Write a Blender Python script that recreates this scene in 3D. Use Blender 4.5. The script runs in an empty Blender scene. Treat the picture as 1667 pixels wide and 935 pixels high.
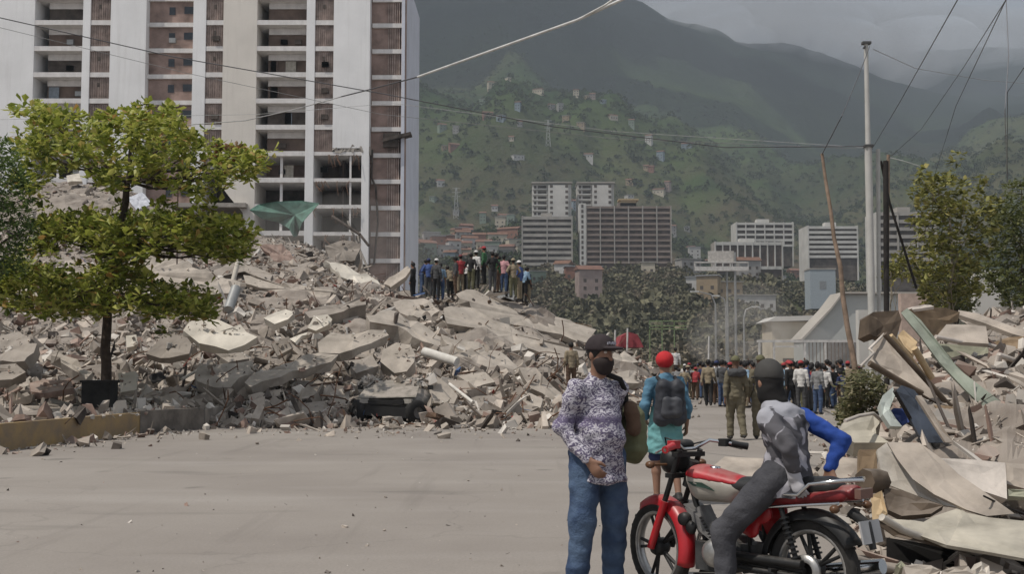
import bpy, math, random
import numpy as np
from mathutils import Vector, Matrix, noise as mnoise

scene = bpy.context.scene
COL = scene.collection
R = math.radians
# ------------------------------------------------------------------ camera
F = 1900.0; CX, CY, HOR, EYE = 833.5, 467.5, 600.0, 1.5
cam_data = bpy.data.cameras.new('camera'); cam = bpy.data.objects.new('camera', cam_data)
COL.objects.link(cam); scene.camera = cam
cam_data.sensor_width = 36.0; cam_data.lens = F / 1667.0 * 36.0
cam_data.clip_start = 0.1; cam_data.clip_end = 30000
PITCH = math.atan((HOR - CY) / F)
cam.location = (0, 0, EYE); cam.rotation_euler = (R(90) + PITCH, 0, 0)
# ------------------------------------------------------------------ light
SUN_AZ, SUN_EL = R(64), R(60)                 # to the left, behind the camera
SUN_DIR = Vector((-math.sin(SUN_AZ) * math.cos(SUN_EL), -math.cos(SUN_AZ) * math.cos(SUN_EL), math.sin(SUN_EL)))
world = bpy.data.worlds.new('World'); scene.world = world; world.use_nodes = True
nt = world.node_tree; nt.nodes.clear()
w_out = nt.nodes.new('ShaderNodeOutputWorld'); w_bg = nt.nodes.new('ShaderNodeBackground')
sky = nt.nodes.new('ShaderNodeTexSky'); sky.sky_type = 'NISHITA'; sky.sun_disc = False
sky.sun_elevation = SUN_EL; sky.sun_rotation = math.atan2(SUN_DIR.x, SUN_DIR.y)
sky.dust_density = 3.0; sky.air_density = 1.0
w_tc = nt.nodes.new('ShaderNodeTexCoord'); w_map = nt.nodes.new('ShaderNodeMapping')
w_map.inputs['Scale'].default_value = (1.0, 1.0, 3.2)
w_n = nt.nodes.new('ShaderNodeTexNoise'); w_n.inputs['Scale'].default_value = 2.6; w_n.inputs['Detail'].default_value = 6
w_n.inputs['Roughness'].default_value = 0.55
w_cov = nt.nodes.new('ShaderNodeMapRange'); w_cov.inputs['From Min'].default_value = 0.30; w_cov.inputs['From Max'].default_value = 0.46
w_n2 = nt.nodes.new('ShaderNodeTexNoise'); w_n2.inputs['Scale'].default_value = 5.5; w_n2.inputs['Detail'].default_value = 5
w_ramp = nt.nodes.new('ShaderNodeValToRGB')
w_ramp.color_ramp.elements[0].position = 0.30; w_ramp.color_ramp.elements[0].color = (4.0, 4.5, 5.4, 1)
w_ramp.color_ramp.elements[1].position = 0.72; w_ramp.color_ramp.elements[1].color = (8.0, 8.2, 8.6, 1)
w_mix = nt.nodes.new('ShaderNodeMix'); w_mix.data_type = 'RGBA'
L = nt.links
L.new(w_tc.outputs['Generated'], w_map.inputs['Vector'])
L.new(w_map.outputs['Vector'], w_n.inputs['Vector']); L.new(w_map.outputs['Vector'], w_n2.inputs['Vector'])
L.new(w_n.outputs['Fac'], w_cov.inputs['Value']); L.new(w_cov.outputs['Result'], w_mix.inputs['Factor'])
L.new(w_n2.outputs['Fac'], w_ramp.inputs['Fac'])
L.new(sky.outputs['Color'], w_mix.inputs['A']); L.new(w_ramp.outputs['Color'], w_mix.inputs['B'])
L.new(w_mix.outputs['Result'], w_bg.inputs['Color']); w_bg.inputs['Strength'].default_value = 0.088
L.new(w_bg.outputs['Background'], w_out.inputs['Surface'])
sun_data = bpy.data.lights.new('sun', 'SUN'); sun = bpy.data.objects.new('sun', sun_data); COL.objects.link(sun)
sun_data.energy = 3.5; sun_data.angle = R(0.6); sun_data.color = (1.0, 0.945, 0.87)
sun.rotation_euler = SUN_DIR.to_track_quat('Z', 'Y').to_euler()
scene.view_settings.view_transform = 'Standard'; scene.view_settings.look = 'None'
scene.view_settings.gamma = 1.0; scene.view_settings.use_curve_mapping = False
scene.view_settings.exposure = 0.0
scene.render.engine = 'CYCLES'
cy = scene.cycles
cy.use_denoising = True; cy.max_bounces = 6; cy.diffuse_bounces = 3; cy.glossy_bounces = 2
cy.transmission_bounces = 3; cy.transparent_max_bounces = 6; cy.volume_bounces = 0
cy.caustics_reflective = False; cy.caustics_refractive = False
HAZE_DENSITY = 0.00021

# ------------------------------------------------------------------ helpers
_ct, _st = math.cos(PITCH), math.sin(PITCH)
def P(px, py, Y):
    """world point at depth Y (metres along +Y) that stands at photo pixel (px, py)"""
    x = (px - CX) / F; y = -(py - CY) / F
    dx, dy, dz = x, _ct - y * _st, _st + y * _ct
    t = Y / dy
    return Vector((dx * t, Y, EYE + dz * t))
def GP(px, py, z=0.0):
    x = (px - CX) / F; y = -(py - CY) / F
    dx, dy, dz = x, _ct - y * _st, _st + y * _ct
    t = (z - EYE) / dz
    return Vector((dx * t, dy * t, z))
def link(o, parent=None):
    COL.objects.link(o)
    if parent is not None: o.parent = parent
    return o
def tag(o, label=None, cat=None, group=None, kind=None):
    if label: o['label'] = label
    if cat: o['category'] = cat
    if group: o['group'] = group
    if kind or cat: o['kind'] = kind or 'thing'
    return o
def empty(name, loc=(0, 0, 0), rz=0.0):
    o = bpy.data.objects.new(name, None); COL.objects.link(o)
    o.location = loc; o.rotation_euler = (0, 0, rz); o.empty_display_size = 0.1
    return o
def kids(o): return [c for c in bpy.data.objects if c.parent == o]
class MB:
    """collects shapes into one mesh"""
    def __init__(s): s.v = []; s.f = []; s.m = []; s.sm = []
    def add(s, vs, fs, mi=0, smooth=False):
        b = len(s.v); s.v.extend([tuple(v) for v in vs])
        for f in fs: s.f.append(tuple(b + i for i in f)); s.m.append(mi); s.sm.append(smooth)
        return s
    def box(s, c, size, rot=None, mi=0, jit=0.0, rng=random):
        hx, hy, hz = size[0] / 2, size[1] / 2, size[2] / 2
        vs = [Vector((x, y, z)) for x in (-hx, hx) for y in (-hy, hy) for z in (-hz, hz)]
        if jit: vs = [Vector([a + rng.uniform(-jit, jit) * q for a, q in zip(v, size)]) for v in vs]
        if rot is not None: vs = [rot @ v for v in vs]
        c = Vector(c); vs = [v + c for v in vs]
        return s.add(vs, [(0, 1, 3, 2), (4, 6, 7, 5), (0, 4, 5, 1), (2, 3, 7, 6), (0, 2, 6, 4), (1, 5, 7, 3)], mi)
    def bb(s, x0, x1, y0, y1, z0, z1, mi=0):
        return s.box(((x0 + x1) / 2, (y0 + y1) / 2, (z0 + z1) / 2), (abs(x1 - x0), abs(y1 - y0), abs(z1 - z0)), None, mi)
    def tube(s, pts, r, n=8, mi=0, caps=True, smooth=True):
        pts = [Vector(p) for p in pts]
        if not hasattr(r, '__len__'): r = [r] * len(pts)
        rings = []; up = None
        for i, p in enumerate(pts):
            d = (pts[min(i + 1, len(pts) - 1)] - pts[max(i - 1, 0)])
            if d.length < 1e-9: d = Vector((0, 0, 1))
            d.normalize()
            if up is None:
                up = Vector((0, 0, 1)) if abs(d.z) < 0.9 else Vector((1, 0, 0))
            a = d.cross(up)
            if a.length < 1e-6: a = d.cross(Vector((0, 1, 0)))
            a.normalize(); b = a.cross(d); up = b
            rings.append([p + (a * math.cos(2 * math.pi * k / n) + b * math.sin(2 * math.pi * k / n)) * r[i] for k in range(n)])
        vs = [v for rg in rings for v in rg]; fs = []
        for i in range(len(pts) - 1):
            for k in range(n):
                k2 = (k + 1) % n
                fs.append((i * n + k, i * n + k2, (i + 1) * n + k2, (i + 1) * n + k))
        s.add(vs, fs, mi, smooth)
        if caps:
            s.add(rings[0], [tuple(range(n))], mi); s.add(rings[-1], [tuple(reversed(range(n)))], mi)
        return s
    def prism(s, poly, ext, mi=0):
        """closed solid: polygon (3D points) extruded by vector ext"""
        poly = [Vector(p) for p in poly]; n = len(poly); ext = Vector(ext)
        vs = poly + [p + ext for p in poly]
        fs = [tuple(range(n)), tuple(reversed(range(n, 2 * n)))] + [(i, n + i, n + (i + 1) % n, (i + 1) % n) for i in range(n)]
        return s.add(vs, fs, mi)
    def lathe(s, prof, c=(0, 0, 0), axis='Z', n=24, mi=0, smooth=True, rot=None):
        c = Vector(c); vs = []; fs = []
        for (r, h) in prof:
            for k in range(n):
                a = 2 * math.pi * k / n; x, y = r * math.cos(a), r * math.sin(a)
                v = Vector((x, y, h)) if axis == 'Z' else (Vector((h, x, y)) if axis == 'X' else Vector((x, h, y)))
                if rot is not None: v = rot @ v
                vs.append(v + c)
        for i in range(len(prof) - 1):
            for k in range(n):
                k2 = (k + 1) % n; fs.append((i * n + k, i * n + k2, (i + 1) * n + k2, (i + 1) * n + k))
        return s.add(vs, fs, mi, smooth)
    def build(s, name, mats, parent=None, recalc=True):
        me = bpy.data.meshes.new(name)
        me.from_pydata([tuple(v) for v in s.v], [], s.f)
        if not isinstance(mats, (list, tuple)): mats = [mats]
        for m in mats: me.materials.append(m)
        me.polygons.foreach_set('material_index', s.m); me.polygons.foreach_set('use_smooth', s.sm)
        if recalc:
            import bmesh
            bm = bmesh.new(); bm.from_mesh(me)
            bmesh.ops.recalc_face_normals(bm, faces=bm.faces); bm.to_mesh(me); bm.free()
        me.update()
        return link(bpy.data.objects.new(name, me), parent)
def np_mesh(name, verts, faces, mats, parent=None, smooth=True, mi=None):
    """faces: (n,4) or (n,3) int array"""
    me = bpy.data.meshes.new(name)
    verts = np.asarray(verts, dtype=np.float32); faces = np.asarray(faces, dtype=np.int32)
    k = faces.shape[1]
    me.vertices.add(len(verts)); me.vertices.foreach_set('co', verts.ravel())
    me.loops.add(faces.size); me.loops.foreach_set('vertex_index', faces.ravel())
    me.polygons.add(len(faces)); me.polygons.foreach_set('loop_start', np.arange(0, faces.size, k, dtype=np.int32))
    me.polygons.foreach_set('loop_total', np.full(len(faces), k, dtype=np.int32))
    if not isinstance(mats, (list, tuple)): mats = [mats]
    for m in mats: me.materials.append(m)
    if mi is not None: me.polygons.foreach_set('material_index', np.asarray(mi, dtype=np.int32))
    me.polygons.foreach_set('use_smooth', np.full(len(faces), smooth, dtype=bool))
    me.update(calc_edges=True); me.validate()
    return link(bpy.data.objects.new(name, me), parent)

# ------------------------------------------------------------------ materials
def mat(name, col, rough=0.85, var=0.15, scale=3.0, bump=0.0, bscale=20.0, col2=None, metal=0.0, spec=0.3,
        island=0.0, dust=0.0, detail=6.0):
    """principled surface: two-octave noise between two own colours, per-piece variation, pale dust on upward faces"""
    m = bpy.data.materials.new(name); m.use_nodes = True
    t = m.node_tree; N = t.nodes; K = t.links
    b = N['Principled BSDF']; b.inputs['Roughness'].default_value = rough
    b.inputs['Metallic'].default_value = metal; b.inputs['Specular IOR Level'].default_value = spec
    tc = N.new('ShaderNodeTexCoord')
    n1 = N.new('ShaderNodeTexNoise'); n1.inputs['Scale'].default_value = scale; n1.inputs['Detail'].default_value = detail
    n1.inputs['Roughness'].default_value = 0.6
    K.new(tc.outputs['Object'], n1.inputs['Vector'])
    mr = N.new('ShaderNodeMapRange'); mr.inputs['From Min'].default_value = 0.3; mr.inputs['From Max'].default_value = 0.7
    K.new(n1.outputs['Fac'], mr.inputs['Value'])
    c2 = col2 if col2 is not None else tuple(max(0, c * (1 - 2 * var)) for c in col)
    c1 = col if col2 is not None else tuple(min(1, c * (1 + var)) for c in col)
    mx = N.new('ShaderNodeMix'); mx.data_type = 'RGBA'
    mx.inputs['A'].default_value = (*c2, 1); mx.inputs['B'].default_value = (*c1, 1)
    K.new(mr.outputs['Result'], mx.inputs['Factor']); last = mx.outputs['Result']
    if island:
        g = N.new('ShaderNodeNewGeometry'); h = N.new('ShaderNodeHueSaturation')
        mv = N.new('ShaderNodeMapRange'); mv.inputs['To Min'].default_value = 1 - island; mv.inputs['To Max'].default_value = 1 + island
        K.new(g.outputs['Random Per Island'], mv.inputs['Value']); K.new(mv.outputs['Result'], h.inputs['Value'])
        K.new(last, h.inputs['Color']); last = h.outputs['Color']
    if dust:
        g2 = N.new('ShaderNodeNewGeometry'); sp = N.new('ShaderNodeSeparateXYZ'); K.new(g2.outputs['Normal'], sp.inputs['Vector'])
        n3 = N.new('ShaderNodeTexNoise'); n3.inputs['Scale'].default_value = scale * 1.7; K.new(tc.outputs['Object'], n3.inputs['Vector'])
        ad = N.new('ShaderNodeMath'); ad.operation = 'MULTIPLY'; K.new(sp.outputs['Z'], ad.inputs[0]); K.new(n3.outputs['Fac'], ad.inputs[1])
        rr = N.new('ShaderNodeMapRange'); rr.inputs['From Min'].default_value = 0.25; rr.inputs['From Max'].default_value = 0.5
        rr.inputs['To Max'].default_value = dust; K.new(ad.outputs[0], rr.inputs['Value'])
        md = N.new('ShaderNodeMix'); md.data_type = 'RGBA'; md.inputs['B'].default_value = (0.34, 0.30, 0.26, 1)
        K.new(last, md.inputs['A']); K.new(rr.outputs['Result'], md.inputs['Factor']); last = md.outputs['Result']
    K.new(last, b.inputs['Base Color'])
    if bump:
        n2 = N.new('ShaderNodeTexNoise'); n2.inputs['Scale'].default_value = bscale; n2.inputs['Detail'].default_value = 5
        K.new(tc.outputs['Object'], n2.inputs['Vector'])
        bp = N.new('ShaderNodeBump'); bp.inputs['Strength'].default_value = bump; bp.inputs['Distance'].default_value = 0.02
        K.new(n2.outputs['Fac'], bp.inputs['Height']); K.new(bp.outputs['Normal'], b.inputs['Normal'])
    return m
_mc = {}
def flatmat(name, col, **kw):
    if name not in _mc: _mc[name] = mat(name, col, **kw)
    return _mc[name]
def emit_free(m): return m
# ================================================================== SETTING
def interp(x, xs, ys): return float(np.interp(x, xs, ys))
# ---- ground sheet to beyond the mountains
m_ground = mat('dusty_ground', (0.24, 0.21, 0.18), var=0.2, scale=0.02, bump=0.2, bscale=3)
m_road = bpy.data.materials.new('dusty_asphalt'); m_road.use_nodes = True
def road_nodes(m):
    t = m.node_tree; N = t.nodes; K = t.links; b = N['Principled BSDF']
    b.inputs['Roughness'].default_value = 0.9; b.inputs['Specular IOR Level'].default_value = 0.25
    tc = N.new('ShaderNodeTexCoord')
    def noise(sc, det=5, rough=0.6, vec=None):
        n = N.new('ShaderNodeTexNoise'); n.inputs['Scale'].default_value = sc; n.inputs['Detail'].default_value = det
        n.inputs['Roughness'].default_value = rough; K.new(vec or tc.outputs['Object'], n.inputs['Vector']); return n.outputs['Fac']
    def rng(v, a, b_, c=0.0, d=1.0):
        r = N.new('ShaderNodeMapRange'); r.inputs['From Min'].default_value = a; r.inputs['From Max'].default_value = b_
        r.inputs['To Min'].default_value = c; r.inputs['To Max'].default_value = d; K.new(v, r.inputs['Value']); return r.outputs['Result']
    def mix(f, a, bb):
        x = N.new('ShaderNodeMix'); x.data_type = 'RGBA'
        if hasattr(f, 'node'): K.new(f, x.inputs['Factor'])
        else: x.inputs['Factor'].default_value = f
        for s_, v in (('A', a), ('B', bb)):
            if hasattr(v, 'node'): K.new(v, x.inputs[s_])
            else: x.inputs[s_].default_value = (*v, 1)
        return x.outputs['Result']
    mp = N.new('ShaderNodeMapping'); mp.inputs['Scale'].default_value = (0.25, 1.0, 1.0); K.new(tc.outputs['Object'], mp.inputs['Vector'])
    c = mix(rng(noise(0.22), 0.35, 0.65), (0.235, 0.208, 0.185), (0.30, 0.27, 0.24))
    c = mix(rng(noise(0.5, 4, 0.5, mp.outputs['Vector']), 0.54, 0.70, 0, 0.5), c, (0.36, 0.33, 0.30))
    c = mix(rng(noise(1.1, 3, 0.5, mp.outputs['Vector']), 0.62, 0.72, 0, 0.45), c, (0.13, 0.118, 0.105))
    c = mix(rng(noise(45, 3), 0.35, 0.7, 0.0, 0.35), c, (0.15, 0.135, 0.12))
    v = N.new('ShaderNodeTexVoronoi'); v.feature = 'DISTANCE_TO_EDGE'; v.inputs['Scale'].default_value = 0.16
    nd = N.new('ShaderNodeTexNoise'); nd.inputs['Scale'].default_value = 1.3; K.new(tc.outputs['Object'], nd.inputs['Vector'])
    va = N.new('ShaderNodeVectorMath'); va.operation = 'ADD'; K.new(tc.outputs['Object'], va.inputs[0]); K.new(nd.outputs['Color'], va.inputs[1])
    K.new(va.outputs['Vector'], v.inputs['Vector'])
    mp2 = N.new('ShaderNodeMapping'); mp2.inputs['Scale'].default_value = (2.2, 0.10, 1.0); mp2.inputs['Rotation'].default_value = (0, 0, -0.12); K.new(tc.outputs['Object'], mp2.inputs['Vector'])
    c = mix(rng(noise(1.0, 4, 0.6, mp2.outputs['Vector']), 0.58, 0.70, 0, 0.40), c, (0.17, 0.152, 0.135))
    c = mix(rng(noise(0.9, 2, 0.4), 0.70, 0.74, 0, 0.45), c, (0.10, 0.09, 0.08))
    c = mix(rng(v.outputs['Distance'], 0.0, 0.004, 0.22, 0.0), c, (0.11, 0.10, 0.09))
    K.new(c, b.inputs['Base Color'])
    bp = N.new('ShaderNodeBump'); bp.inputs['Strength'].default_value = 0.35; bp.inputs['Distance'].default_value = 0.01
    K.new(noise(60, 4), bp.inputs['Height']); K.new(bp.outputs['Normal'], b.inputs['Normal'])
road_nodes(m_road)
g = MB(); g.add([(-9000, -60, 0), (9000, -60, 0), (9000, 9000, 0), (-9000, 9000, 0)], [(0, 1, 2, 3)])
tag(g.build('ground', m_ground), 'dusty flat ground under the whole town', None, None, 'structure')
g = MB(); g.add([(-60, -20, 0.004), (9, -20, 0.004), (16, 30, 0.004), (75, 150, 0.004), (40, 230, 0.004), (-12, 110, 0.004), (-60, 60, 0.004)], [(0, 1, 2, 3, 4, 5, 6)])
tag(g.build('road', m_road), 'wide grey dusty asphalt road in full sun', None, None, 'structure')

# ---- hills and mountains: one height field on a fan of depths
def vnoise(x, y, seed=0.0): return mnoise.noise(Vector((x, y, seed)))
def fbm(x, y, seed=0.0, o=5):
    s = 0; a = 1; f = 1
    for _ in range(o): s += a * vnoise(x * f, y * f, seed + f); a *= 0.5; f *= 2.03
    return s
def ridged(x, y, seed=0.0, o=5):
    s = 0; a = 1; f = 1
    for _ in range(o):
        s += a * (1 - abs(vnoise(x * f, y * f, seed + f * 3.1)) * 2); a *= 0.5; f *= 2.03
    return s
PXS = [-700, 0, 400, 680, 800, 900, 1000, 1100, 1200, 1300, 1400, 1500, 1600, 1700, 2100, 2600]
PROF = [   # depth, photo row of the visible surface for each PXS column
    (240,  [608] * 16),
    (330,  [585, 585, 585, 582, 580, 578, 570, 566, 566, 578, 590, 600, 604, 605, 605, 605]),
    (470,  [500, 500, 498, 492, 490, 488, 482, 486, 492, 520, 560, 580, 580, 570, 560, 560]),
    (560,  [440, 440, 440, 437, 432, 430, 430, 430, 436, 428, 420, 450, 460, 460, 450, 450]),
    (640,  [430, 430, 430, 420, 415, 414, 414, 414, 420, 414, 408, 440, 450, 440, 430, 430]),
    (800,  [380, 380, 372, 352, 345, 345, 345, 350, 366, 388, 400, 410, 400, 385, 380, 380]),
    (1080, [300, 300, 290, 262, 262, 262, 268, 278, 310, 345, 360, 360, 340, 320, 310, 310]),
    (1400, [230, 230, 225, 205, 200, 215, 232, 262, 300, 335, 345, 335, 300, 270, 260, 260]),
    (1800, [120, 120, 130, 140, 150, 160, 190, 215, 255, 290, 305, 290, 255, 230, 220, 220]),
    (2400, [0, 0, 20, 45, 50, 60, 90, 130, 190, 230, 245, 245, 215, 190, 180, 180]),
    (3100, [-120, -120, -100, -70, -60, -45, -8, 42, 84, 110, 150, 200, 190, 175, 165, 160]),
    (3700, [-160, -160, -130, -100, -80, -60, -34, 22, 44, 60, 88, 140, 170, 160, 150, 150]),
    (4300, [-100, -100, -80, -60, -50, -30, 0, 60, 100, 120, 150, 160, 150, 140, 140, 140]),
    (5200, [0, 0, 20, 20, 20, 40, 60, 80, 90, 95, 100, 72, 64, 62, 70, 80]),
    (6000, [100, 100, 100, 100, 100, 100, 120, 140, 150, 165, 170, 150, 140, 140, 140, 140]),
]
DEP = [p[0] for p in PROF]
ROWS = np.array([p[1] for p in PROF], dtype=float)
def terrain_base(px, Y):
    rows = np.array([np.interp(px, PXS, ROWS[i]) for i in range(len(DEP))])
    zs = (HOR - rows) / F * np.array(DEP) + EYE
    zs[0] = 0.0
    return float(np.interp(Y, DEP, zs))
def terrain_z(x, Y):
    px = CX + x / Y * F
    z = terrain_base(px, Y)
    if Y <= 240: return -0.5
    k = min(1.0, (Y - 240) / 900.0)
    amp = 4 + 136 * max(0.0, (k - 0.3) / 0.7) ** 1.2
    rd = ridged(x / 620.0, Y / 1500.0, 3.0, 5) - 1.15
    fb = fbm(x / 160.0, Y / 160.0, 8.0, 4)
    r2 = ridged(x / 210.0 + 4, Y / 420.0, 13.0, 3) - 1.0
    edge = min(1.0, (Y - 240) / 90.0)
    damp = 1.0 if Y < 2600 else 0.42
    if 3300 < Y < 4000 or Y > 4700: damp = 0.22
    return z + edge * (amp * damp * rd * 0.62 + (1.5 + 14 * k * k) * fb + 46 * k * k * r2 * (1.0 if damp > .9 else .5))
deps = []
y = 236.0
while y < 6100: deps.append(y); y *= 1.022
cols = np.arange(-700, 2601, 11.0)
# smooth the kinks between the control depths
T = np.zeros((len(deps), len(cols), 3))
for i, Y in enumerate(deps):
    for j, px in enumerate(cols):
        x = (px - CX) / F * Y
        T[i, j] = (x, Y, terrain_z(x, Y))
zz = T[:, :, 2]
for _ in range(2):
    z2 = zz.copy(); z2[1:-1] = (zz[:-2] + 2 * zz[1:-1] + zz[2:]) / 4; zz[:] = z2
nr, nc = len(deps), len(cols)
idx = np.arange(nr * nc).reshape(nr, nc)
fq = np.stack([idx[:-1, :-1], idx[:-1, 1:], idx[1:, 1:], idx[1:, :-1]], -1).reshape(-1, 4)
def TZ(x, Y):
    """height of the built terrain"""
    i = min(max(np.searchsorted(deps, Y) - 1, 0), nr - 2); px = CX + x / Y * F
    j = min(max((px - cols[0]) / 11.0, 0), nc - 1.001); j0 = int(j); fj = j - j0
    fi = min(1, max(0, (Y - deps[i]) / (deps[i + 1] - deps[i])))
    a = zz[i, j0] * (1 - fj) + zz[i, j0 + 1] * fj; b = zz[i + 1, j0] * (1 - fj) + zz[i + 1, j0 + 1] * fj
    return float(a * (1 - fi) + b * fi)
def hill_mat():
    m = bpy.data.materials.new('forested_slope'); m.use_nodes = True
    t = m.node_tree; N = t.nodes; K = t.links; b = N['Principled BSDF']; b.inputs['Roughness'].default_value = 1.0
    b.inputs['Specular IOR Level'].default_value = 0.05
    tc = N.new('ShaderNodeTexCoord')
    def noise(sc, det=6, ro=0.62):
        n = N.new('ShaderNodeTexNoise'); n.inputs['Scale'].default_value = sc; n.inputs['Detail'].default_value = det
        n.inputs['Roughness'].default_value = ro; K.new(tc.outputs['Object'], n.inputs['Vector']); return n.outputs['Fac']
    def rng(v, a, b_, c=0.0, d=1.0):
        r = N.new('ShaderNodeMapRange'); r.inputs['From Min'].default_value = a; r.inputs['From Max'].default_value = b_
        r.inputs['To Min'].default_value = c; r.inputs['To Max'].default_value = d; K.new(v, r.inputs['Value']); return r.outputs['Result']
    def mix(f, a, bb):
        x = N.new('ShaderNodeMix'); x.data_type = 'RGBA'; K.new(f, x.inputs['Factor'])
        for s_, v in (('A', a), ('B', bb)):
            if hasattr(v, 'node'): K.new(v, x.inputs[s_])
            else: x.inputs[s_].default_value = (*v, 1)
        return x.outputs['Result']
    c = mix(rng(noise(0.0035), 0.38, 0.62), (0.034, 0.060, 0.022), (0.078, 0.115, 0.036))
    c = mix(rng(noise(0.0018, 4), 0.52, 0.66), c, (0.100, 0.098, 0.044))
    c = mix(rng(noise(0.004, 7, 0.7), 0.60, 0.72, 0, 0.7), c, (0.125, 0.10, 0.062))
    c = mix(rng(noise(0.03, 5), 0.35, 0.75, 0, 0.6), c, (0.028, 0.036, 0.017))
    sp = N.new('ShaderNodeSeparateXYZ'); K.new(tc.outputs['Object'], sp.inputs['Vector'])
    # dry, built-over earth low down; forest high up darkened to paint in cloud shade
    low = rng(sp.outputs['Z'], 70, 330, 1.0, 0.0)
    ml = N.new('ShaderNodeMath'); ml.operation = 'MULTIPLY'; K.new(low, ml.inputs[0]); K.new(rng(noise(0.012, 5), 0.32, 0.56), ml.inputs[1])
    c = mix(ml.outputs[0], c, (0.115, 0.088, 0.060))
    hn = N.new('ShaderNodeMath'); hn.operation = 'MULTIPLY_ADD'; hn.inputs[1].default_value = 420; K.new(noise(0.0022, 4), hn.inputs[0]); K.new(sp.outputs['Z'], hn.inputs[2])
    c = mix(rng(hn.outputs[0], 620, 950), c, (0.016, 0.026, 0.018))
    K.new(c, b.inputs['Base Color'])
    bp = N.new('ShaderNodeBump'); bp.inputs['Strength'].default_value = 0.9; bp.inputs['Distance'].default_value = 9.0
    K.new(noise(0.05, 6, 0.7), bp.inputs['Height']); K.new(bp.outputs['Normal'], b.inputs['Normal'])
    return m
hills = np_mesh('hills', T.reshape(-1, 3), fq, hill_mat(), None, True)
tag(hills, 'green and brown mountain slopes rising behind the town', None, None, 'structure')

# ---- haze
hz = MB(); hz.bb(-9500, 9500, -80, 9500, -1.0, 1500)
m_haze = bpy.data.materials.new('haze_air'); m_haze.use_nodes = True
t_ = m_haze.node_tree; t_.nodes.clear()
o_ = t_.nodes.new('ShaderNodeOutputMaterial'); pv = t_.nodes.new('ShaderNodeVolumePrincipled')
pv.inputs['Color'].default_value = (0.74, 0.83, 0.92, 1); pv.inputs['Density'].default_value = HAZE_DENSITY
pv.inputs['Anisotropy'].default_value = 0.0
t_.links.new(pv.outputs['Volume'], o_.inputs['Volume'])
tag(hz.build('haze', m_haze), 'thin blue-grey haze in the air over the valley', None, None, 'stuff')

# ---- cloud deck added out of view, shaped to cast shade on the upper slopes
m_shade_cloud = bpy.data.materials.new('shade_cloud_grey'); m_shade_cloud.use_nodes = True
t_ = m_shade_cloud.node_tree; t_.nodes.clear(); o_ = t_.nodes.new('ShaderNodeOutputMaterial'); d_ = t_.nodes.new('ShaderNodeBsdfDiffuse'); tr_ = t_.nodes.new('ShaderNodeBsdfTranslucent'); mx_ = t_.nodes.new('ShaderNodeMixShader')
d_.inputs['Color'].default_value = (.85, .86, .88, 1); tr_.inputs['Color'].default_value = (.55, .57, .60, 1); mx_.inputs['Fac'].default_value = .22
t_.links.new(d_.outputs[0], mx_.inputs[1]); t_.links.new(tr_.outputs[0], mx_.inputs[2]); t_.links.new(mx_.outputs[0], o_.inputs['Surface'])
cv = []; cf = []; gi = {}
xs_ = np.arange(-5200, 6200, 110.0); ys_ = np.arange(900, 5600, 110.0)
for side in (0, 1):
    for i, yy in enumerate(ys_):
        for j, xx in enumerate(xs_):
            c_ = fbm(xx / 1500, yy / 1100, 31.0, 4) + min(1.0, (yy - 1350) / 1000.0) * .85 - .12
            c_ -= 1.6 * max(0.0, min(1.0, (yy - 2500) / 500.0)) * max(0.0, min(1.0, (xx + 300) / 500.0))
            if c_ <= -.02: continue
            th = min(150, 420 * max(c_, 0) + 8) * (1 if side else -.35)
            gi[(side, i, j)] = len(cv); cv.append((xx, yy, 2150 + th + 40 * vnoise(xx / 300, yy / 300, 5.0)))
    for i in range(len(ys_) - 1):
        for j in range(len(xs_) - 1):
            q_ = [(side, i, j), (side, i, j + 1), (side, i + 1, j + 1), (side, i + 1, j)]
            if all(k in gi for k in q_): cf.append([gi[k] for k in q_])
tag(np_mesh('shade_clouds', np.array(cv), np.array(cf), m_shade_cloud, None, True), 'unseen broken cloud deck added to shade the mountain', None, None, 'structure')

# ---- mist clinging to the ridge at the upper right
def ellipsoid(mb, c, r, nu=20, nv=12):
    vs = []; fs = []
    for i in range(nv + 1):
        t = math.pi * i / nv
        for j in range(nu):
            a = 2 * math.pi * j / nu; vs.append((c[0] + r[0] * math.sin(t) * math.cos(a), c[1] + r[1] * math.sin(t) * math.sin(a), c[2] + r[2] * math.cos(t)))
    for i in range(nv):
        for j in range(nu): fs.append((i * nu + j, (i + 1) * nu + j, (i + 1) * nu + (j + 1) % nu, i * nu + (j + 1) % nu))
    mb.add(vs, fs, 0, True)
m_mist = bpy.data.materials.new('ridge_mist'); m_mist.use_nodes = True; t_ = m_mist.node_tree; t_.nodes.clear()
o_ = t_.nodes.new('ShaderNodeOutputMaterial'); pv = t_.nodes.new('ShaderNodeVolumePrincipled'); pv.inputs['Color'].default_value = (.93, .95, 1, 1); pv.inputs['Density'].default_value = 0.0024
t_.links.new(pv.outputs['Volume'], o_.inputs['Volume'])
mb = MB(); rgm = random.Random(6)
for (px, py, Y, rx, rz) in ((1130, 40, 3900, 200, 90), (1190, 66, 3800, 260, 90), (1250, 76, 3700, 240, 80), (1310, 78, 3700, 260, 80), (1370, 100, 3900, 230, 90), (1430, 118, 4200, 260, 80), (1500, 96, 4700, 380, 100), (1600, 84, 4800, 420, 100), (1690, 84, 4900, 400, 110), (1230, 40, 4100, 420, 140), (1400, 60, 4300, 520, 150), (1060, 4, 3800, 200, 70), (1150, 46, 3560, 150, 50), (1200, 60, 3500, 170, 50), (1250, 66, 3480, 170, 50), (1300, 70, 3480, 170, 50), (1350, 84, 3520, 170, 55), (1400, 104, 3600, 170, 60), (1500, 70, 4300, 300, 70), (1600, 66, 4300, 300, 60), (1290, 60, 3700, 420, 110), (1560, 60, 4600, 420, 110)):
    ellipsoid(mb, P(px, py, Y), (rx, 260, rz))
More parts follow.
